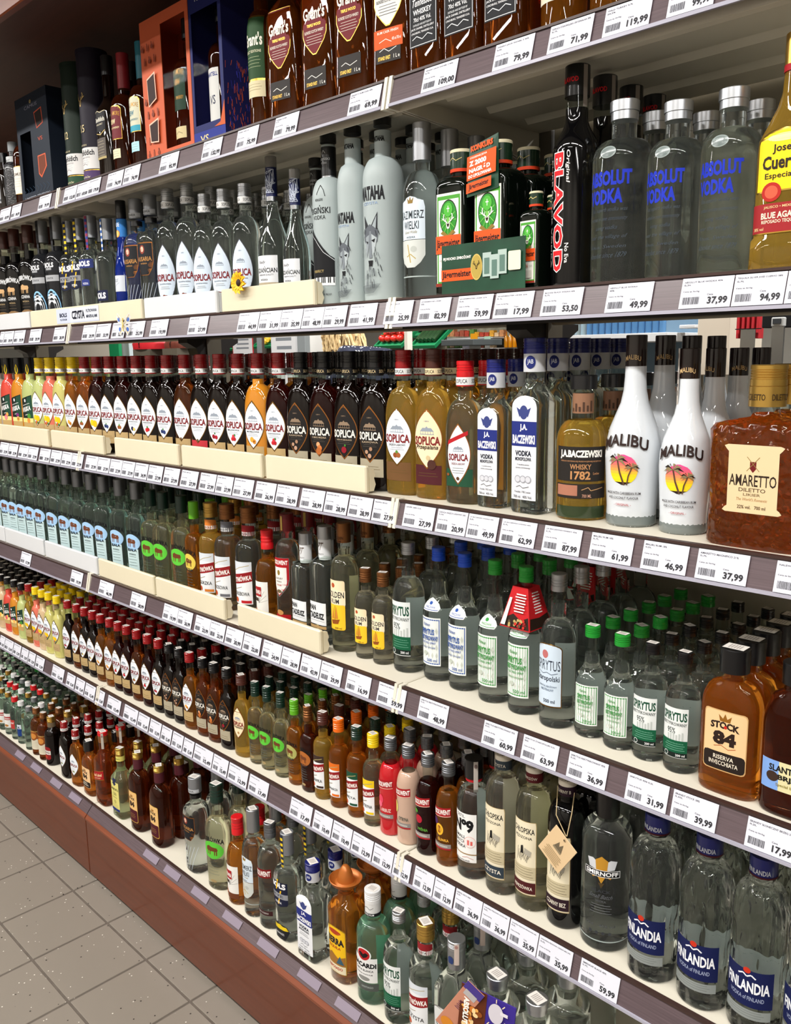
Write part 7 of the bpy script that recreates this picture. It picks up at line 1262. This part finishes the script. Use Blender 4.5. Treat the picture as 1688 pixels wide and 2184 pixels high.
TITLES = {1: ['WHISKY 40% 0,7L', 'KONIAK VS 40% 0,7L'], 2: ['WÓDKA 40% 0,5L', 'WÓDKA 40% 0,7L'], 3: ['NALEWKA 30% 0,5L', 'LIKIER 28% 0,5L'], 4: ['WÓDKA 40% 0,5L', 'SPIRYTUS 95% 0,5L'], 5: ['NALEWKA 30% 0,2L', 'WÓDKA 36% 0,2L']}
EXACT = {(1, '109,00'): 'WHISKY JACK DANIEL`S 40% 0,7L', (1, '79,99', 1055): 'WHISKY JACK DANIEL`S 40% 0,5L', (1, '71,99'): 'SOPLICA STAROPOLSKA ORYGINALNA 38% 0,7L', (1, '119,99'): 'WILD TURKEY 0,7L 50,5%', (1, '69,99', 745): 'GRANT`S RUM CASK 40% 0,7L', (2, '82,99'): 'JÄGERMEISTER LIKIER 35%', (2, '59,99'): 'JÄGERMEISTER LIKIER 35% 0,5L', (2, '17,99'): 'JÄGERMEISTER LIKIER 35% 0,1L', (2, '53,50'): 'BLAVOD BLACK WÓDKA 40% 0,7L', (2, '49,99'): 'ABSOLUT BLUE WÓDKA 40%', (2, '37,99'): 'ABSOLUT BLUE WÓDKA 40% 0,5L', (2, '94,99'): 'TEQUILA SILVER JOSE CUERVO 38% 0,7L',
         (3, '20,99'): 'SOPLICA ORZECH LASKOWY 30% 0,35L', (3, '49,99'): 'J.A BACZEWSKI WÓDKA 40% 0,5L', (3, '62,99'): 'J.A BACZEWSKI WÓDKA 40% 0,7L', (3, '87,99'): 'J.A BACZEWSKI WHISKY 43% 0,7L', (3, '61,99'): 'MALIBU RUM 18% 0,7L', (3, '46,99'): 'MALIBU RUM 18% 0,5L', (3, '37,99'): 'AMARETTO MAGNIFICO 21% 0,7L', (3, '44,99'): 'NALEWKA 18% 0,5L', (4, '48,99'): 'SPIRYTUS REKTYFIKOWANY 70% 0,5L', (4, '60,99'): 'SPIRYTUS REKTYFIKOWANY 95% 0,5L', (4, '63,99'): 'SPIRYTUS STAROPOLSKI 0,5L 95%', (4, '36,99'): 'SPIRYTUS REKTYFIKOWANY 95% 0,2L', (4, '31,99'): 'SPIRYTUS 90% 0,2L', (4, '39,99'): 'BRANDY STOCK 38% 0,35L', (4, '17,99', 1593): 'BRANDY SŁONECZNY BRZEG 36% 0,2L', (4, '59,99'): 'SPIRYTUS 90% 0,5L',
         (5, '36,99', 971): 'DISTIL NO.9 40% 0,5L', (5, '36,99', 1029): 'CHŁOPSKA PĘDZONA CZYSTA 40% 0,5L', (5, '35,99', 1087): 'CHŁOPSKA PĘDZONA PIEPRZÓWKA 38% 0,5L', (5, '35,99', 1149): 'CHŁOPSKA PĘDZONA CZARNY BEZ 37% 0,5L', (5, '59,99'): 'SMIRNOFF BLACK 40% 0,7L'}
ticket = pbr('ticket_paper', '#d3d4de', .5); ink = '#2a2a2e'; TM = {}
rb = random.Random(9)
for lv, s in TAGS.items():
    tl = math.atan2(.0115, .041)
    for i, e in enumerate(s.split('|')):
        a, b, pz = e.split(); a, b = float(a), float(b); z = ZS[lv]; yb, yt = -.0145, -.0035
        xa, xb = solve_x(a, -.009, z - .022), solve_x(b, -.009, z - .022); w = round((xb - xa) * 1000); w = max(30, min(82, w)); hh = 39
        title = EXACT.get((lv, pz, int(a))) or EXACT.get((lv, pz)) or TITLES[lv][i % 2]
        r = empty('price_tag', ((xa + xb) / 2, -.0148 - .0004 * (i % 2), z - .0415)); r.rotation_euler = (-tl, 0, 0)
        kc = ('c', w)
        if kc not in TM: TM[kc] = MB().box(-w / 2000, w / 2000, 0, .0003, 0, hh * .001, ticket).mesh('card')
        o = bpy.data.objects.new('card', TM[kc]); COL.objects.link(o); o.parent = r
        far = (b - a) < 30; kp = ('p', w, pz, title, far)
        if kp not in TM:
            q = w / 68; h = w / 2; words = title.split(); n = len(words)
            l1 = ' '.join(words[:-1]) if len(title) > 17 and n > 1 else title; l2 = words[-1] if l1 != title else ''
            ops = []
            if far: ops += [('r', -h + 3, h * .6, 33, 35, '#8a8a92'), ('r', -h + 3, -h + 10, 30, 31, '#a0a0a8'), ('r', -h + 3, -h + 22 * q, 19, 20.2, '#a0a0a8')]
            else:
                ops += [('t', l1, -h + 3 + min(w - 8, 2.3 * len(l1) * q) / 2, 34, min(w - 8, 2.3 * len(l1) * q), 2.6, '#4a4a52')]
                if l2: ops.append(('t', l2, -h + 3 + 1.2 * len(l2) * q, 30, 2.4 * len(l2) * q, 2.5, '#4a4a52'))
                ops += [('t', 'Cena za litr/kg', -h + 3 + 11 * q, 21.5, 22 * q, 2.4, '#5a5a62'), ('t', 'Cena', 6 * q, 17, 8 * q, 2.2, '#5a5a62')]
            x = -h + 4
            while x < -h + 26 * q:
                bw = rb.choice((.4, .6, .9)) * (1 if not far else 1.6); ops.append(('r', x, x + bw, 5, 14.5, '#3c3c42')); x += bw + rb.choice((.5, .8)) * (1 if not far else 1.5)
            ops.append(('t', pz, h - 3 - 14.5 * q, 8.6, 26 * q if len(pz) < 6 else 30 * q, 10.5, ink, {'b': .03}))
            TM[kp] = paint(MB(), ops, flat, .25, .02).mesh('ticket_print')
        o2 = bpy.data.objects.new('ticket_print', TM[kp]); COL.objects.link(o2); o2.parent = o
        nb = min(ITEMS[lv], key=lambda t: abs(t[1] - (xa + xb) / 2)); nd = K[nb[0]]['desc'].split(' with ')[0].split(',')[0] if nb[0][0] != '#' else 'gift carton'
        tag(r, ' '.join(('price tag reading %s on %s shelf under %s' % (pz, ('top', 'second', 'third', 'fourth', 'fifth')[lv - 1], nd)).split()[:14]), 'price tag')
# ------------------------------------------------------------------ the shop behind, seen through the gap above the third shelf
def at2(px, py, Y): p = at(px, py, Y); return p.x, p.z
def slab(name, px0, px1, py0, py1, Y, th, mat, label, cat, part='panel', foot=False):
    x0, z0 = at2(px0, py1, Y); x1, z1 = at2(px1, py0, Y); r = empty(name, ((x0 + x1) / 2, Y, 0)); w = abs(x1 - x0) / 2
    MB().rbox(-w, w, 0, th, z0, z1, mat, min(.003, w * .2)).build(part, r)
    if foot: MB().box(-min(w, .03), min(w, .03), th * .3, th * .7, 0, z0, 'silver').build('post', r)
    tag(r, label, cat); return r, w, z0, z1
# shelf of bottled water
Y = 3.0; xa, za = at2(1158, 722, Y); xb, zb = at2(1426, 703, Y); zt = (za + zb) / 2
r = empty('water_shelf', ((xa + xb) / 2, Y, 0)); w = (xb - xa) / 2
MB().rbox(-w, w, 0, .45, zt - .045, zt, whiteplas, .003).build('board', r)
MB().rbox(-w, w, .45, .47, 0, zt + .5, pbr('pale_back_panel', '#5a7488', .5), .003).build('back_panel', r)
for s in (-w + .02, w - .04): MB().box(s, s + .02, .44, .45, 0, zt - .045, postm).build('leg', r)
m = MB(); m.prism([(.42, zt - .045), (.42, zt - .16), (.05, zt - .06), (.05, zt - .045)], -w - .01, -w + .01, cream2); m.build('bracket', r)
tag(r, 'white shelf of bottled water seen through the gap', 'shelf')
wb = [('#c8362c', '#dfe4e4'), ('#c8362c', '#e4e4e0'), ('#c8362c', '#dfe4e4'), ('#b8402c', '#8ab83c'), ('#b8402c', '#8ab83c'), ('#b8402c', '#9ac04c')] + [('#e8eef4', '#2a64b8')] * 4 + [('#2a64b8', '#3a7ac8')] * 8
bm = {}; n = len(wb); DC = {'#dfe4e4': 'white label and red crest', '#e4e4e0': 'white label and red crest', '#8ab83c': 'green label', '#9ac04c': 'green label', '#2a64b8': 'light blue label', '#3a7ac8': 'deep blue label'}
for i, (c1, c2) in enumerate(wb):
    x = xa + .05 + (xb - xa - .1) * i / (n - 1); R = (xb - xa - .1) / (n - 1) * .46
    if (c1, c2) not in bm:
        g = glass('water_bottle_plastic' if i < 6 else 'blue_water_plastic', '#cfe4ea' if i < 6 else '#7ab0e0', .6, 1.3)
        prb = [(0, R * .9, R * .9, 2), (.01, R, R, 2), (.2, R, R, 2), (.26, R * .4, R * .4, 2), (.285, R * .36, R * .36, 2)]
        bm[c1, c2] = (MB().lathe(prb, g, 14).mesh('plastic_body', True), MB().lathe([(.285, R * .42, R * .42, 2), (.305, R * .42, R * .42, 2)], c1, 12).mesh('cap', True), MB().lathe([(.09, R * 1.01, R * 1.01, 2), (.17, R * 1.01, R * 1.01, 2)], c2, 14, False, False).mesh('label', True))
    q = empty('water_bottle', (x, Y + .02 + R, zt + .001))
    for nm, me in zip(('plastic_body', 'cap', 'label'), bm[c1, c2]): o = bpy.data.objects.new(nm, me); COL.objects.link(o); o.parent = q
    tag(q, 'clear plastic water bottle with %s on the white shelf' % DC[c2], 'bottle', 'water bottles with ' + DC[c2])
slab('display_cabinet', 1428, 1486, 640, 760, 3.75, .4, '#15171a', 'black display cabinet beside the bottled water', 'cabinet', 'carcass', True)
for k, (p0, p1) in enumerate(((1431, 1441), (1444, 1455), (1458, 1470))): slab('paper_card', p0, p1, 664, 676, 3.17, .003, '#d9dcdc', 'small white card pinned along the black cabinet', 'card')
slab('ledge', 1449, 1484, 692, 701, 3.1, .08, whiteplas, 'narrow white ledge on the black cabinet', 'ledge')
slab('pillar', 1484, 1562, 600, 800, 2.7, .35, pbr('pillar_paint', '#c9bfae', .6, noise=(1, 1, 1, 3, .03)), 'plain beige pillar behind the shelving', 'pillar', 'shaft', True)
for k in range(5):
    p0 = 1570 + k * 10.5; slab('hanging_bag', p0, p0 + 9.5, 655, 722, 2.5, .05, pbr('red_bag_fabric', '#b8202a', .6, noise=(8, 1, 1, 20, .25)), 'red folded shopping bag hanging on the wire rack', 'bag')
slab('wire_rack', 1568, 1624, 700, 703, 2.48, .01, '#17181a', 'black wire rack of red shopping bags', 'rack', 'bar', True)
slab('counter_screen', 1625, 1800, 640, 700, 2.3, .06, '#141517', 'black counter screen near the red bags', 'screen', 'panel', True)
r, w, z0, z1 = slab('card_terminal', 1645, 1672, 676, 697, 2.2, .03, '#b8bab8', 'grey card payment terminal by the black screen', 'terminal', 'casing', True)
MB().rbox(-w * .7, w * .7, -.004, 0, z0 + (z1 - z0) * .3, z1 - (z1 - z0) * .15, '#3a3d40', .001).build('display', r)
# groceries
Y = 5.6
r, w, z0, z1 = slab('grocery_rack', 936, 1112, 694, 745, Y + .5, .05, pbr('rack_back', '#8f8a78', .6, noise=(1, 1, 1, 14, .5)), 'tall grocery rack with mixed packets and juice', 'rack', 'back_board', True)
MB().box(-w, w, -.45, 0, z0 + (z1 - z0) * .42, z0 + (z1 - z0) * .47, whiteplas).build('shelf', r)
MB().box(-w, w, -.45, 0, z0 - .03, z0, whiteplas).build('shelf', r)
z0j = z0; rs = random.Random(12)
for k in range(26):
    p0 = 938 + (k % 13) * 10.6; q = k // 13
    if (q and 1050 < p0) or k == 25: continue
    c = rs.choice(('#c88a5a', '#d8b890', '#5a8a3c', '#b8402c', '#d8d4c0', '#e0a030', '#7aa05a', '#a8543c')); h = rs.uniform(9, 16)
    slab('food_packet', p0, p0 + 9, (718 if not q else 742) - h, 718 if not q else 742, Y + .2 + .1 * q, .06, pbr('packet_' + c[1:], c, .4, noise=(1, 1, 1, 50, .4)), 'small colourful food packet on the grocery rack', 'packet', 'wrapper')
for k in range(4):
    x, z = at2(1074 + k * 9.5, 741, Y); q = empty('juice_bottle', (x - .16, Y + .25, z0j + .001)); R = .022
    MB().lathe([(0, R * .9, R * .9, 2), (.01, R, R, 2), (.10, R, R, 2), (.125, R * .45, R * .45, 2), (.135, R * .42, R * .42, 2)], pbr('orange_juice', '#e0900c', .15, coat=.4), 14).build('plastic_body', q, True)
    MB().lathe([(.135, R * .48, R * .48, 2), (.15, R * .48, R * .48, 2)], '#d87a10', 12).build('cap', q, True); tag(q, 'orange juice bottle on the grocery rack', 'bottle', 'orange juice bottles')
slab('price_sign', 1004, 1019, 711, 729, Y - .1, .003, '#e8a01c', 'yellow price sign standing by the grocery rack', 'sign', 'sheet', True)
slab('price_sign', 1033, 1047, 717, 734, Y - .12, .003, '#a8ccb8', 'mint green price sign standing by the grocery rack', 'sign', 'sheet', True)
r, w, z0, z1 = slab('shop_scale', 941, 1010, 723, 738, 3.3, .3, '#4a4f50', 'dark grey shop scale on a stand', 'scale', 'pan', True)
slab('support_post', 863, 869, 640, 790, 3.4, .05, '#d6d0c4', 'slim white post in front of the vegetable crates', 'post', 'shaft', True)
# vegetable crates
crm = pbr('green_crate', '#157a4a', .4); tom = pbr('tomato_skin', '#c8281c', .25, coat=.4); pep = pbr('yellow_pepper_skin', '#e8a81c', .3, coat=.3); cuc = pbr('cucumber_skin', '#1c3a1c', .35, noise=(1, 1, 1, 30, .3)); gpep = pbr('green_pepper_skin', '#4a7a24', .3, coat=.3); orf = pbr('orange_skin', '#e07a1c', .45); ban = pbr('banana_skin', '#d8b430', .45)
TL = .6
def tip(Y, z, y, h): return Y + y * math.cos(TL) - h * math.sin(TL), z + y * math.sin(TL) + h * math.cos(TL)
def crate(px0, px1, py, Y, fills, what):
    x0, z = at2(px0, py, Y); x1, _ = at2(px1, py, Y); w = (x1 - x0) / 2; d = .36; r = empty('vegetable_crate', ((x0 + x1) / 2, Y, z)); r.rotation_euler = (TL, 0, 0); t = .012; h = .03
    for nm, a in (('front_panel', (-w, w, 0, t, 0, h)), ('back_panel', (-w, w, d - t, d, 0, h + .02)), ('side_panel', (-w, -w + t, t, d - t, 0, h)), ('side_panel', (w - t, w, t, d - t, 0, h)), ('base_panel', (-w + t, w - t, t, d - t, 0, t))): MB().rbox(*a, crm, .002).build(nm, r)
    sy, sz = tip(0, z, .18, -.01)
    st = empty('crate_stand', ((x0 + x1) / 2, Y + sy, 0)); MB().rbox(-w * .8, w * .8, -.01, .01, 0, sz, postm, .002).build('panel', st); MB().rbox(-w * .8, w * .8, -.12, .12, 0, .02, postm, .002).build('foot', st)
    tag(st, 'grey stand under the crate of ' + what, 'stand')
    tag(r, 'tilted green crate filled with ' + what, 'crate'); return (x0 + x1) / 2, z, w - t, d
ball = {}
def fruit(kind_, mat, x, y, z, R, label, grp, sq=(1, 1, .88)):
    if (kind_, R) not in ball: ball[kind_, R] = (MB().ball((0, 0, 0), R, mat, 10, 7, sq).mesh('fruit_skin', True), MB().tube([(0, 0, R * sq[2] * .9), (R * .15, 0, R * sq[2] * 1.15)], R * .09, '#3c6a28', 5).mesh('stem', True))
    q = empty(kind_, (x, y, z)); 
    for nm, me in zip(('fruit_skin', 'stem'), ball[kind_, R]): o = bpy.data.objects.new(nm, me); COL.objects.link(o); o.parent = q
    q.rotation_euler = (rs.uniform(-.5, .5), rs.uniform(-.5, .5), rs.uniform(0, 6)); tag(q, label, 'vegetable' if 'orange' not in kind_ and 'banana' not in kind_ else 'fruit', grp)
def heap(c, kind_, mat, R, label, grp, layers=2, sq=(1, 1, .88)):
    x, z, w, d = c; st = R * 2.03
    for L in range(layers):
        nx = int((2 * w - 2 * R) / st) - L; ny = max(1, int((d - .03 - 2 * R) / st) - L)
        for i in range(nx + 1):
            for j in range(ny + 1):
                yy_, zz_ = tip(CRY[c], z, .18 + (j - ny / 2) * st, .014 + R * max(1, sq[2]) + L * R * 2.05); fruit(kind_, mat, x + (i - nx / 2) * st, yy_, zz_, R, label, grp, sq)
CRY = {}
def z_y(c, j, ny, st): return CRY[c] + .18 + (j - ny / 2) * st
def mk(px0, px1, py, Y, what): c = crate(px0, px1, py, Y, None, what); CRY[c] = Y; return c
heap(mk(800, 858, 744, 4.0, 'ripe red tomatoes, nearer one'), 'tomato', tom, .034, 'ripe red tomato in the nearer green crate', 'tomatoes in the nearer crate')
heap(mk(812, 862, 724, 4.5, 'ripe red tomatoes, farther one'), 'tomato', tom, .036, 'ripe red tomato in the farther green crate', 'tomatoes in the farther crate')
heap(mk(872, 932, 722, 4.5, 'red bell peppers'), 'bell_pepper', pbr('red_pepper_skin', '#b81c18', .22, coat=.5), .042, 'red bell pepper in the green crate', 'red peppers in the crate', 2, (1, 1, 1))
heap(mk(842, 872, 719, 4.95, 'yellow bell peppers'), 'bell_pepper', pep, .04, 'yellow bell pepper in the green crate', 'yellow peppers in the crate', 1, (1, 1, 1))
c = mk(876, 930, 744, 4.0, 'dark green cucumbers')
for i in range(2, 7):
    q = MB().tube([(0, -.12, 0), (.004, -.06, .006), (0, 0, .008), (.003, .07, .005), (0, .13, 0)], .021, cuc, 9).build('cucumber', None, True); q.location = (c[0] + (i - 4) * .043,) + tip(4.0, c[1], .18, .036); q.rotation_euler = (TL, 0, 0); tag(q, 'dark green cucumber in the green crate', 'vegetable', 'cucumbers in the crate')
heap(mk(444, 500, 750, 4.2, 'oranges'), 'orange_fruit', orf, .04, 'orange in the green crate by the metal post', 'oranges in the crate')
heap(mk(456, 498, 726, 4.7, 'pale oranges on the upper tier'), 'orange_fruit', orf, .036, 'pale orange in the upper green crate', 'oranges in the upper crate')
c = mk(540, 585, 744, 4.4, 'bananas')
for i in range(7):
    q = MB().tube([(-.08, 0, .03), (-.04, 0, .006), (0, 0, 0), (.04, 0, .006), (.08, 0, .03)], .017, ban, 8).build('banana', None, True); q.location = (c[0] + (i % 2) * .02 - .01,) + tip(4.4, c[1], .045 + i * .042, .032); q.rotation_euler = (TL, 0, 0); tag(q, 'yellow banana in the green crate', 'fruit', 'bananas in the crate')
for px in (449, 550): slab('steel_post', px, px + 5, 640, 790, 3.5, .03, 'silver', 'polished steel post beside the %s crate' % ('orange' if px < 500 else 'banana'), 'post', 'shaft', True)
def notice(px0, px1, py0, py1, Y, label, frame=None):
    r, w, z0, z1 = slab('notice_sheet', px0, px1, py0, py1, Y, .004, frame or '#c9ccd0', label, 'notice', 'sheet', True); h = (z1 - z0) * 1000
    ops = [('r', -w * 930, w * 930, z0 * 1000 + h * .04, z1 * 1000 - h * .04, '#d6d8da')]
    for i in range(5): ops.append(('r', -w * 600 * (1 - .12 * (i % 2)), w * 600, z1 * 1000 - h * (.2 + .13 * i) - h * .05, z1 * 1000 - h * (.2 + .13 * i), '#7f858c'))
    paint(MB(), ops, flat, .4, .3).build('print', r); r.children[-1].location = (0, 0, 0)
notice(497, 538, 690, 760, 3.3, 'red-edged white notice sheet between the fruit crates', '#b8323a')
notice(582, 632, 690, 830, 2.9, 'tall white notice sheet with grey lines behind the dark bottles')
slab('door_frame', 634, 648, 640, 790, 3.2, .05, '#8d9496', 'grey door frame with a red and green strip', 'door frame', 'jamb', True)
slab('window_blind', 655, 690, 640, 790, 3.6, .02, '#cfd0cc', 'pale blind beside the grey door frame', 'blind', 'sheet', True)
slab('flag_strip', 648, 651, 640, 790, 3.3, .01, '#1c7a3c', 'thin green strip beside the door frame', 'strip', 'strip', True)
slab('flag_strip', 651.5, 655, 640, 790, 3.4, .01, '#b01c2c', 'thin red strip beside the door frame', 'strip', 'strip', True)
slab('partition', 60, 236, 640, 790, 2.6, .04, pbr('partition_board', '#cfc8ba', .6), 'cream partition board seen through the far gap', 'partition', 'panel', True)
slab('green_pole', 236, 246, 640, 790, 2.5, .03, '#157a4a', 'green painted pole beside the partition', 'pole', 'shaft', True)
slab('glass_case', 246, 268, 640, 790, 2.7, .1, pbr('pale_case', '#b4c0c4', .2), 'pale grey glass case beside the green pole', 'case', 'casing', True)
# two rounded bags on a stand
for nm, p0, p1, py, mat, lb in (('red_sack', 272, 332, 746, pbr('red_fabric', '#c01c26', .6, noise=(1, 1, 1, 20, .1)), 'red rounded sack resting on a far stand'), ('leather_bag', 336, 388, 744, pbr('brown_leather', '#6a3428', .45, noise=(1, 1, 1, 30, .2)), 'brown leather bag with seam on a far stand')):
    x0, z = at2(p0, py, 2.4); x1, _ = at2(p1, py, 2.4); R = (x1 - x0) / 2; q = empty(nm, ((x0 + x1) / 2, 2.5, 0))
    prb = [(z, R * .97, R * .5, 2.4), (z + R * .2, R, R * .52, 2.4), (z + R * .38, R * .85, R * .45, 2.2), (z + R * .5, R * .5, R * .3, 2), (z + R * .54, R * .1, R * .1, 2)]
    MB().lathe(prb, mat, 24).build('shell', q, True); MB().tube([(0, -R * .53, z + .01), (0, -R * .54, z + R * .2), (0, -R * .44, z + R * .4)], .004, '#2a1410', 6).build('seam', q, True)
    MB().box(-R * .6, R * .6, -.1, .1, 0, z, postm).build('stand', q); tag(q, lb, 'bag')
# shopper
hx, hz = at2(731, 716, 2.9)
def skin_body(name, pts, edges, mat, sub=2, parent=None):
    me = bpy.data.meshes.new(name); me.from_pydata([p[:3] for p in pts], edges, []); o = bpy.data.objects.new(name, me); COL.objects.link(o); me.materials.append(mat)
    md = o.modifiers.new('skin', 'SKIN'); s = o.modifiers.new('sub', 'SUBSURF'); s.levels = sub; s.render_levels = sub
    sv = me.skin_vertices[0].data if me.skin_vertices else None
    if sv is None: return o
    for i, p in enumerate(pts): sv[i].radius = (p[3], p[4] if len(p) > 4 else p[3])
    sv[0].use_root = True
    if parent: o.parent = parent
    return o
import bmesh
def skin_obj(name, pts, edges, mat, parent):
    me = bpy.data.meshes.new(name); bm_ = bmesh.new(); L = bm_.verts.layers.skin.verify(); vs = []
    for i, p in enumerate(pts):
        v = bm_.verts.new(p[:3]); v[L].radius = (p[3], p[4] if len(p) > 4 else p[3]); v[L].use_root = (i == 0); vs.append(v)
    for a_, b_ in edges: bm_.edges.new((vs[a_], vs[b_]))
    bm_.to_mesh(me); bm_.free(); me.materials.append(mat); o = bpy.data.objects.new(name, me); COL.objects.link(o); o.parent = parent
    o.modifiers.new('skin', 'SKIN').use_smooth_shade = True; s = o.modifiers.new('sub', 'SUBSURF'); s.levels = s.render_levels = 2; return o
dots = pbr('navy_polka_dot_cloth', '#131a34', .7); nt = dots.node_tree; vo = nt.nodes.new('ShaderNodeTexVoronoi'); vo.inputs['Scale'].default_value = 32; vo.inputs['Randomness'].default_value = .5
tc = nt.nodes.new('ShaderNodeTexCoord'); nt.links.new(tc.outputs['Object'], vo.inputs['Vector']); cr = nt.nodes.new('ShaderNodeValToRGB'); cr.color_ramp.interpolation = 'CONSTANT'
cr.color_ramp.elements[0].color = lin('#e0e2e8') + (1,); cr.color_ramp.elements[1].position = .24; cr.color_ramp.elements[1].color = lin('#131a34') + (1,)
nt.links.new(vo.outputs['Distance'], cr.inputs[0]); nt.links.new(cr.outputs[0], nt.nodes['Principled BSDF'].inputs['Base Color'])
skn = pbr('skin_tone', '#c99a84', .5); hairm = pbr('blonde_hair', '#d8bd8c', .45, noise=(1, 1, 1, 60, .25))
pe = empty('person', (hx, 2.9, 0)); s = hz / 1.6
B = [(.22, .05, .95, .15, .12), (.2, .05, 1.15, .13, .11), (.15, .04, 1.35, .16, .11), (.08, .03, 1.48, .09, .08), (.03, .01, 1.55, .055), (0, 0, 1.64, .085, .1),
     (.2, .20, 1.44, .07), (.1, .26, 1.2, .05), (-.08, .22, 1.05, .04), (-.16, .2, 1.0, .035), (.2, -.14, 1.46, .07), (.12, -.22, 1.22, .05), (-.06, -.2, 1.06, .04), (-.14, -.19, 1.01, .035),
     (.26, .13, .85, .1), (.26, .14, .48, .07), (.27, .14, .1, .05), (.18, .15, .04, .045), (.26, -.05, .85, .1), (.25, -.05, .48, .07), (.26, -.05, .1, .05), (.17, -.05, .04, .045)]
B = [(x, y, z * s) + tuple(r_) for x, y, z, *r_ in B]
bo = skin_obj('body', B, [(0, 1), (1, 2), (2, 3), (3, 4), (4, 5), (2, 6), (6, 7), (7, 8), (8, 9), (2, 10), (10, 11), (11, 12), (12, 13), (0, 14), (14, 15), (15, 16), (16, 17), (0, 18), (18, 19), (19, 20), (20, 21)], skn, pe)
bl = skin_obj('blouse', [(.22, .05, 1.0 * s, .17, .14), (.2, .05, 1.2 * s, .15, .13), (.15, .04, 1.38 * s, .18, .13), (.1, .035, 1.49 * s, .1, .09), (.2, .21, 1.45 * s, .085), (.12, .265, 1.25 * s, .065), (.2, -.15, 1.47 * s, .085), (.13, -.23, 1.26 * s, .065)], [(0, 1), (1, 2), (2, 3), (2, 4), (4, 5), (2, 6), (6, 7)], dots, pe)
tr = skin_obj('trousers', [(.23, .05, .93 * s, .16, .14), (.26, .13, .8 * s, .12), (.26, .14, .48 * s, .09), (.27, .14, .12 * s, .07), (.26, -.05, .8 * s, .12), (.25, -.05, .48 * s, .09), (.26, -.05, .12 * s, .07)], [(0, 1), (1, 2), (2, 3), (0, 4), (4, 5), (5, 6)], pbr('dark_trousers', '#1c2030', .7), pe)
m = MB(); m.ball((.01, 0, 1.66 * s), .105, hairm, 18, 12, (1, 1, 1.1)); rs = random.Random(5)
for i in range(90):
    a_ = rs.uniform(-2.4, 2.4); rr0 = .1; x0, y0 = .01 + rr0 * math.cos(a_) * 1.0, rr0 * math.sin(a_); z0 = 1.66 * s + rs.uniform(-.02, .09)
    m.tube([(x0 * .6, y0 * .6, z0 + .04), (x0 * 1.15, y0 * 1.15, z0 - .05), (x0 * 1.35 + rs.uniform(-.03, .03), y0 * 1.3, z0 - .15), (x0 * 1.3 + rs.uniform(-.04, .04), y0 * 1.25, z0 - .24)], .009, hairm, 5)
m.build('hair', pe, True)
m = MB(); m.ball((-.088, 0, 1.635 * s), .014, skn, 8, 6, (1.3, .8, 1.2)); m.build('nose', pe, True)
for sy in (-.032, .032):
    m = MB(); m.ball((-.076, sy, 1.665 * s), .011, '#e8e4e0', 8, 6); m.ball((-.085, sy, 1.665 * s), .005, '#2a3a4a', 8, 6); m.build('eye', pe, True)
MB().ball((-.073, 0, 1.6 * s), .02, '#a8585a', 8, 6, (.5, 1.1, .35)).build('mouth', pe, True)
for sy in (-.088, .088): MB().ball((.0, sy, 1.64 * s), .02, skn, 8, 6, (.6, .4, 1.2)).build('ear', pe, True)
tag(pe, 'blonde person in navy polka-dot blouse bending toward the notices', 'person')
#GROUPS
# groups for labels that several look-alikes share
from collections import defaultdict
by = defaultdict(list)
for o in list(COL.objects):
    if o.parent is None and 'label' in o: by[''.join(ch for ch in o['label'] if not ch.isdigit())].append(o)
for lb, os_ in by.items():
    if len(os_) > 1:
        for o in os_:
            if 'group' not in o: o['group'] = 'look-alikes: ' + lb
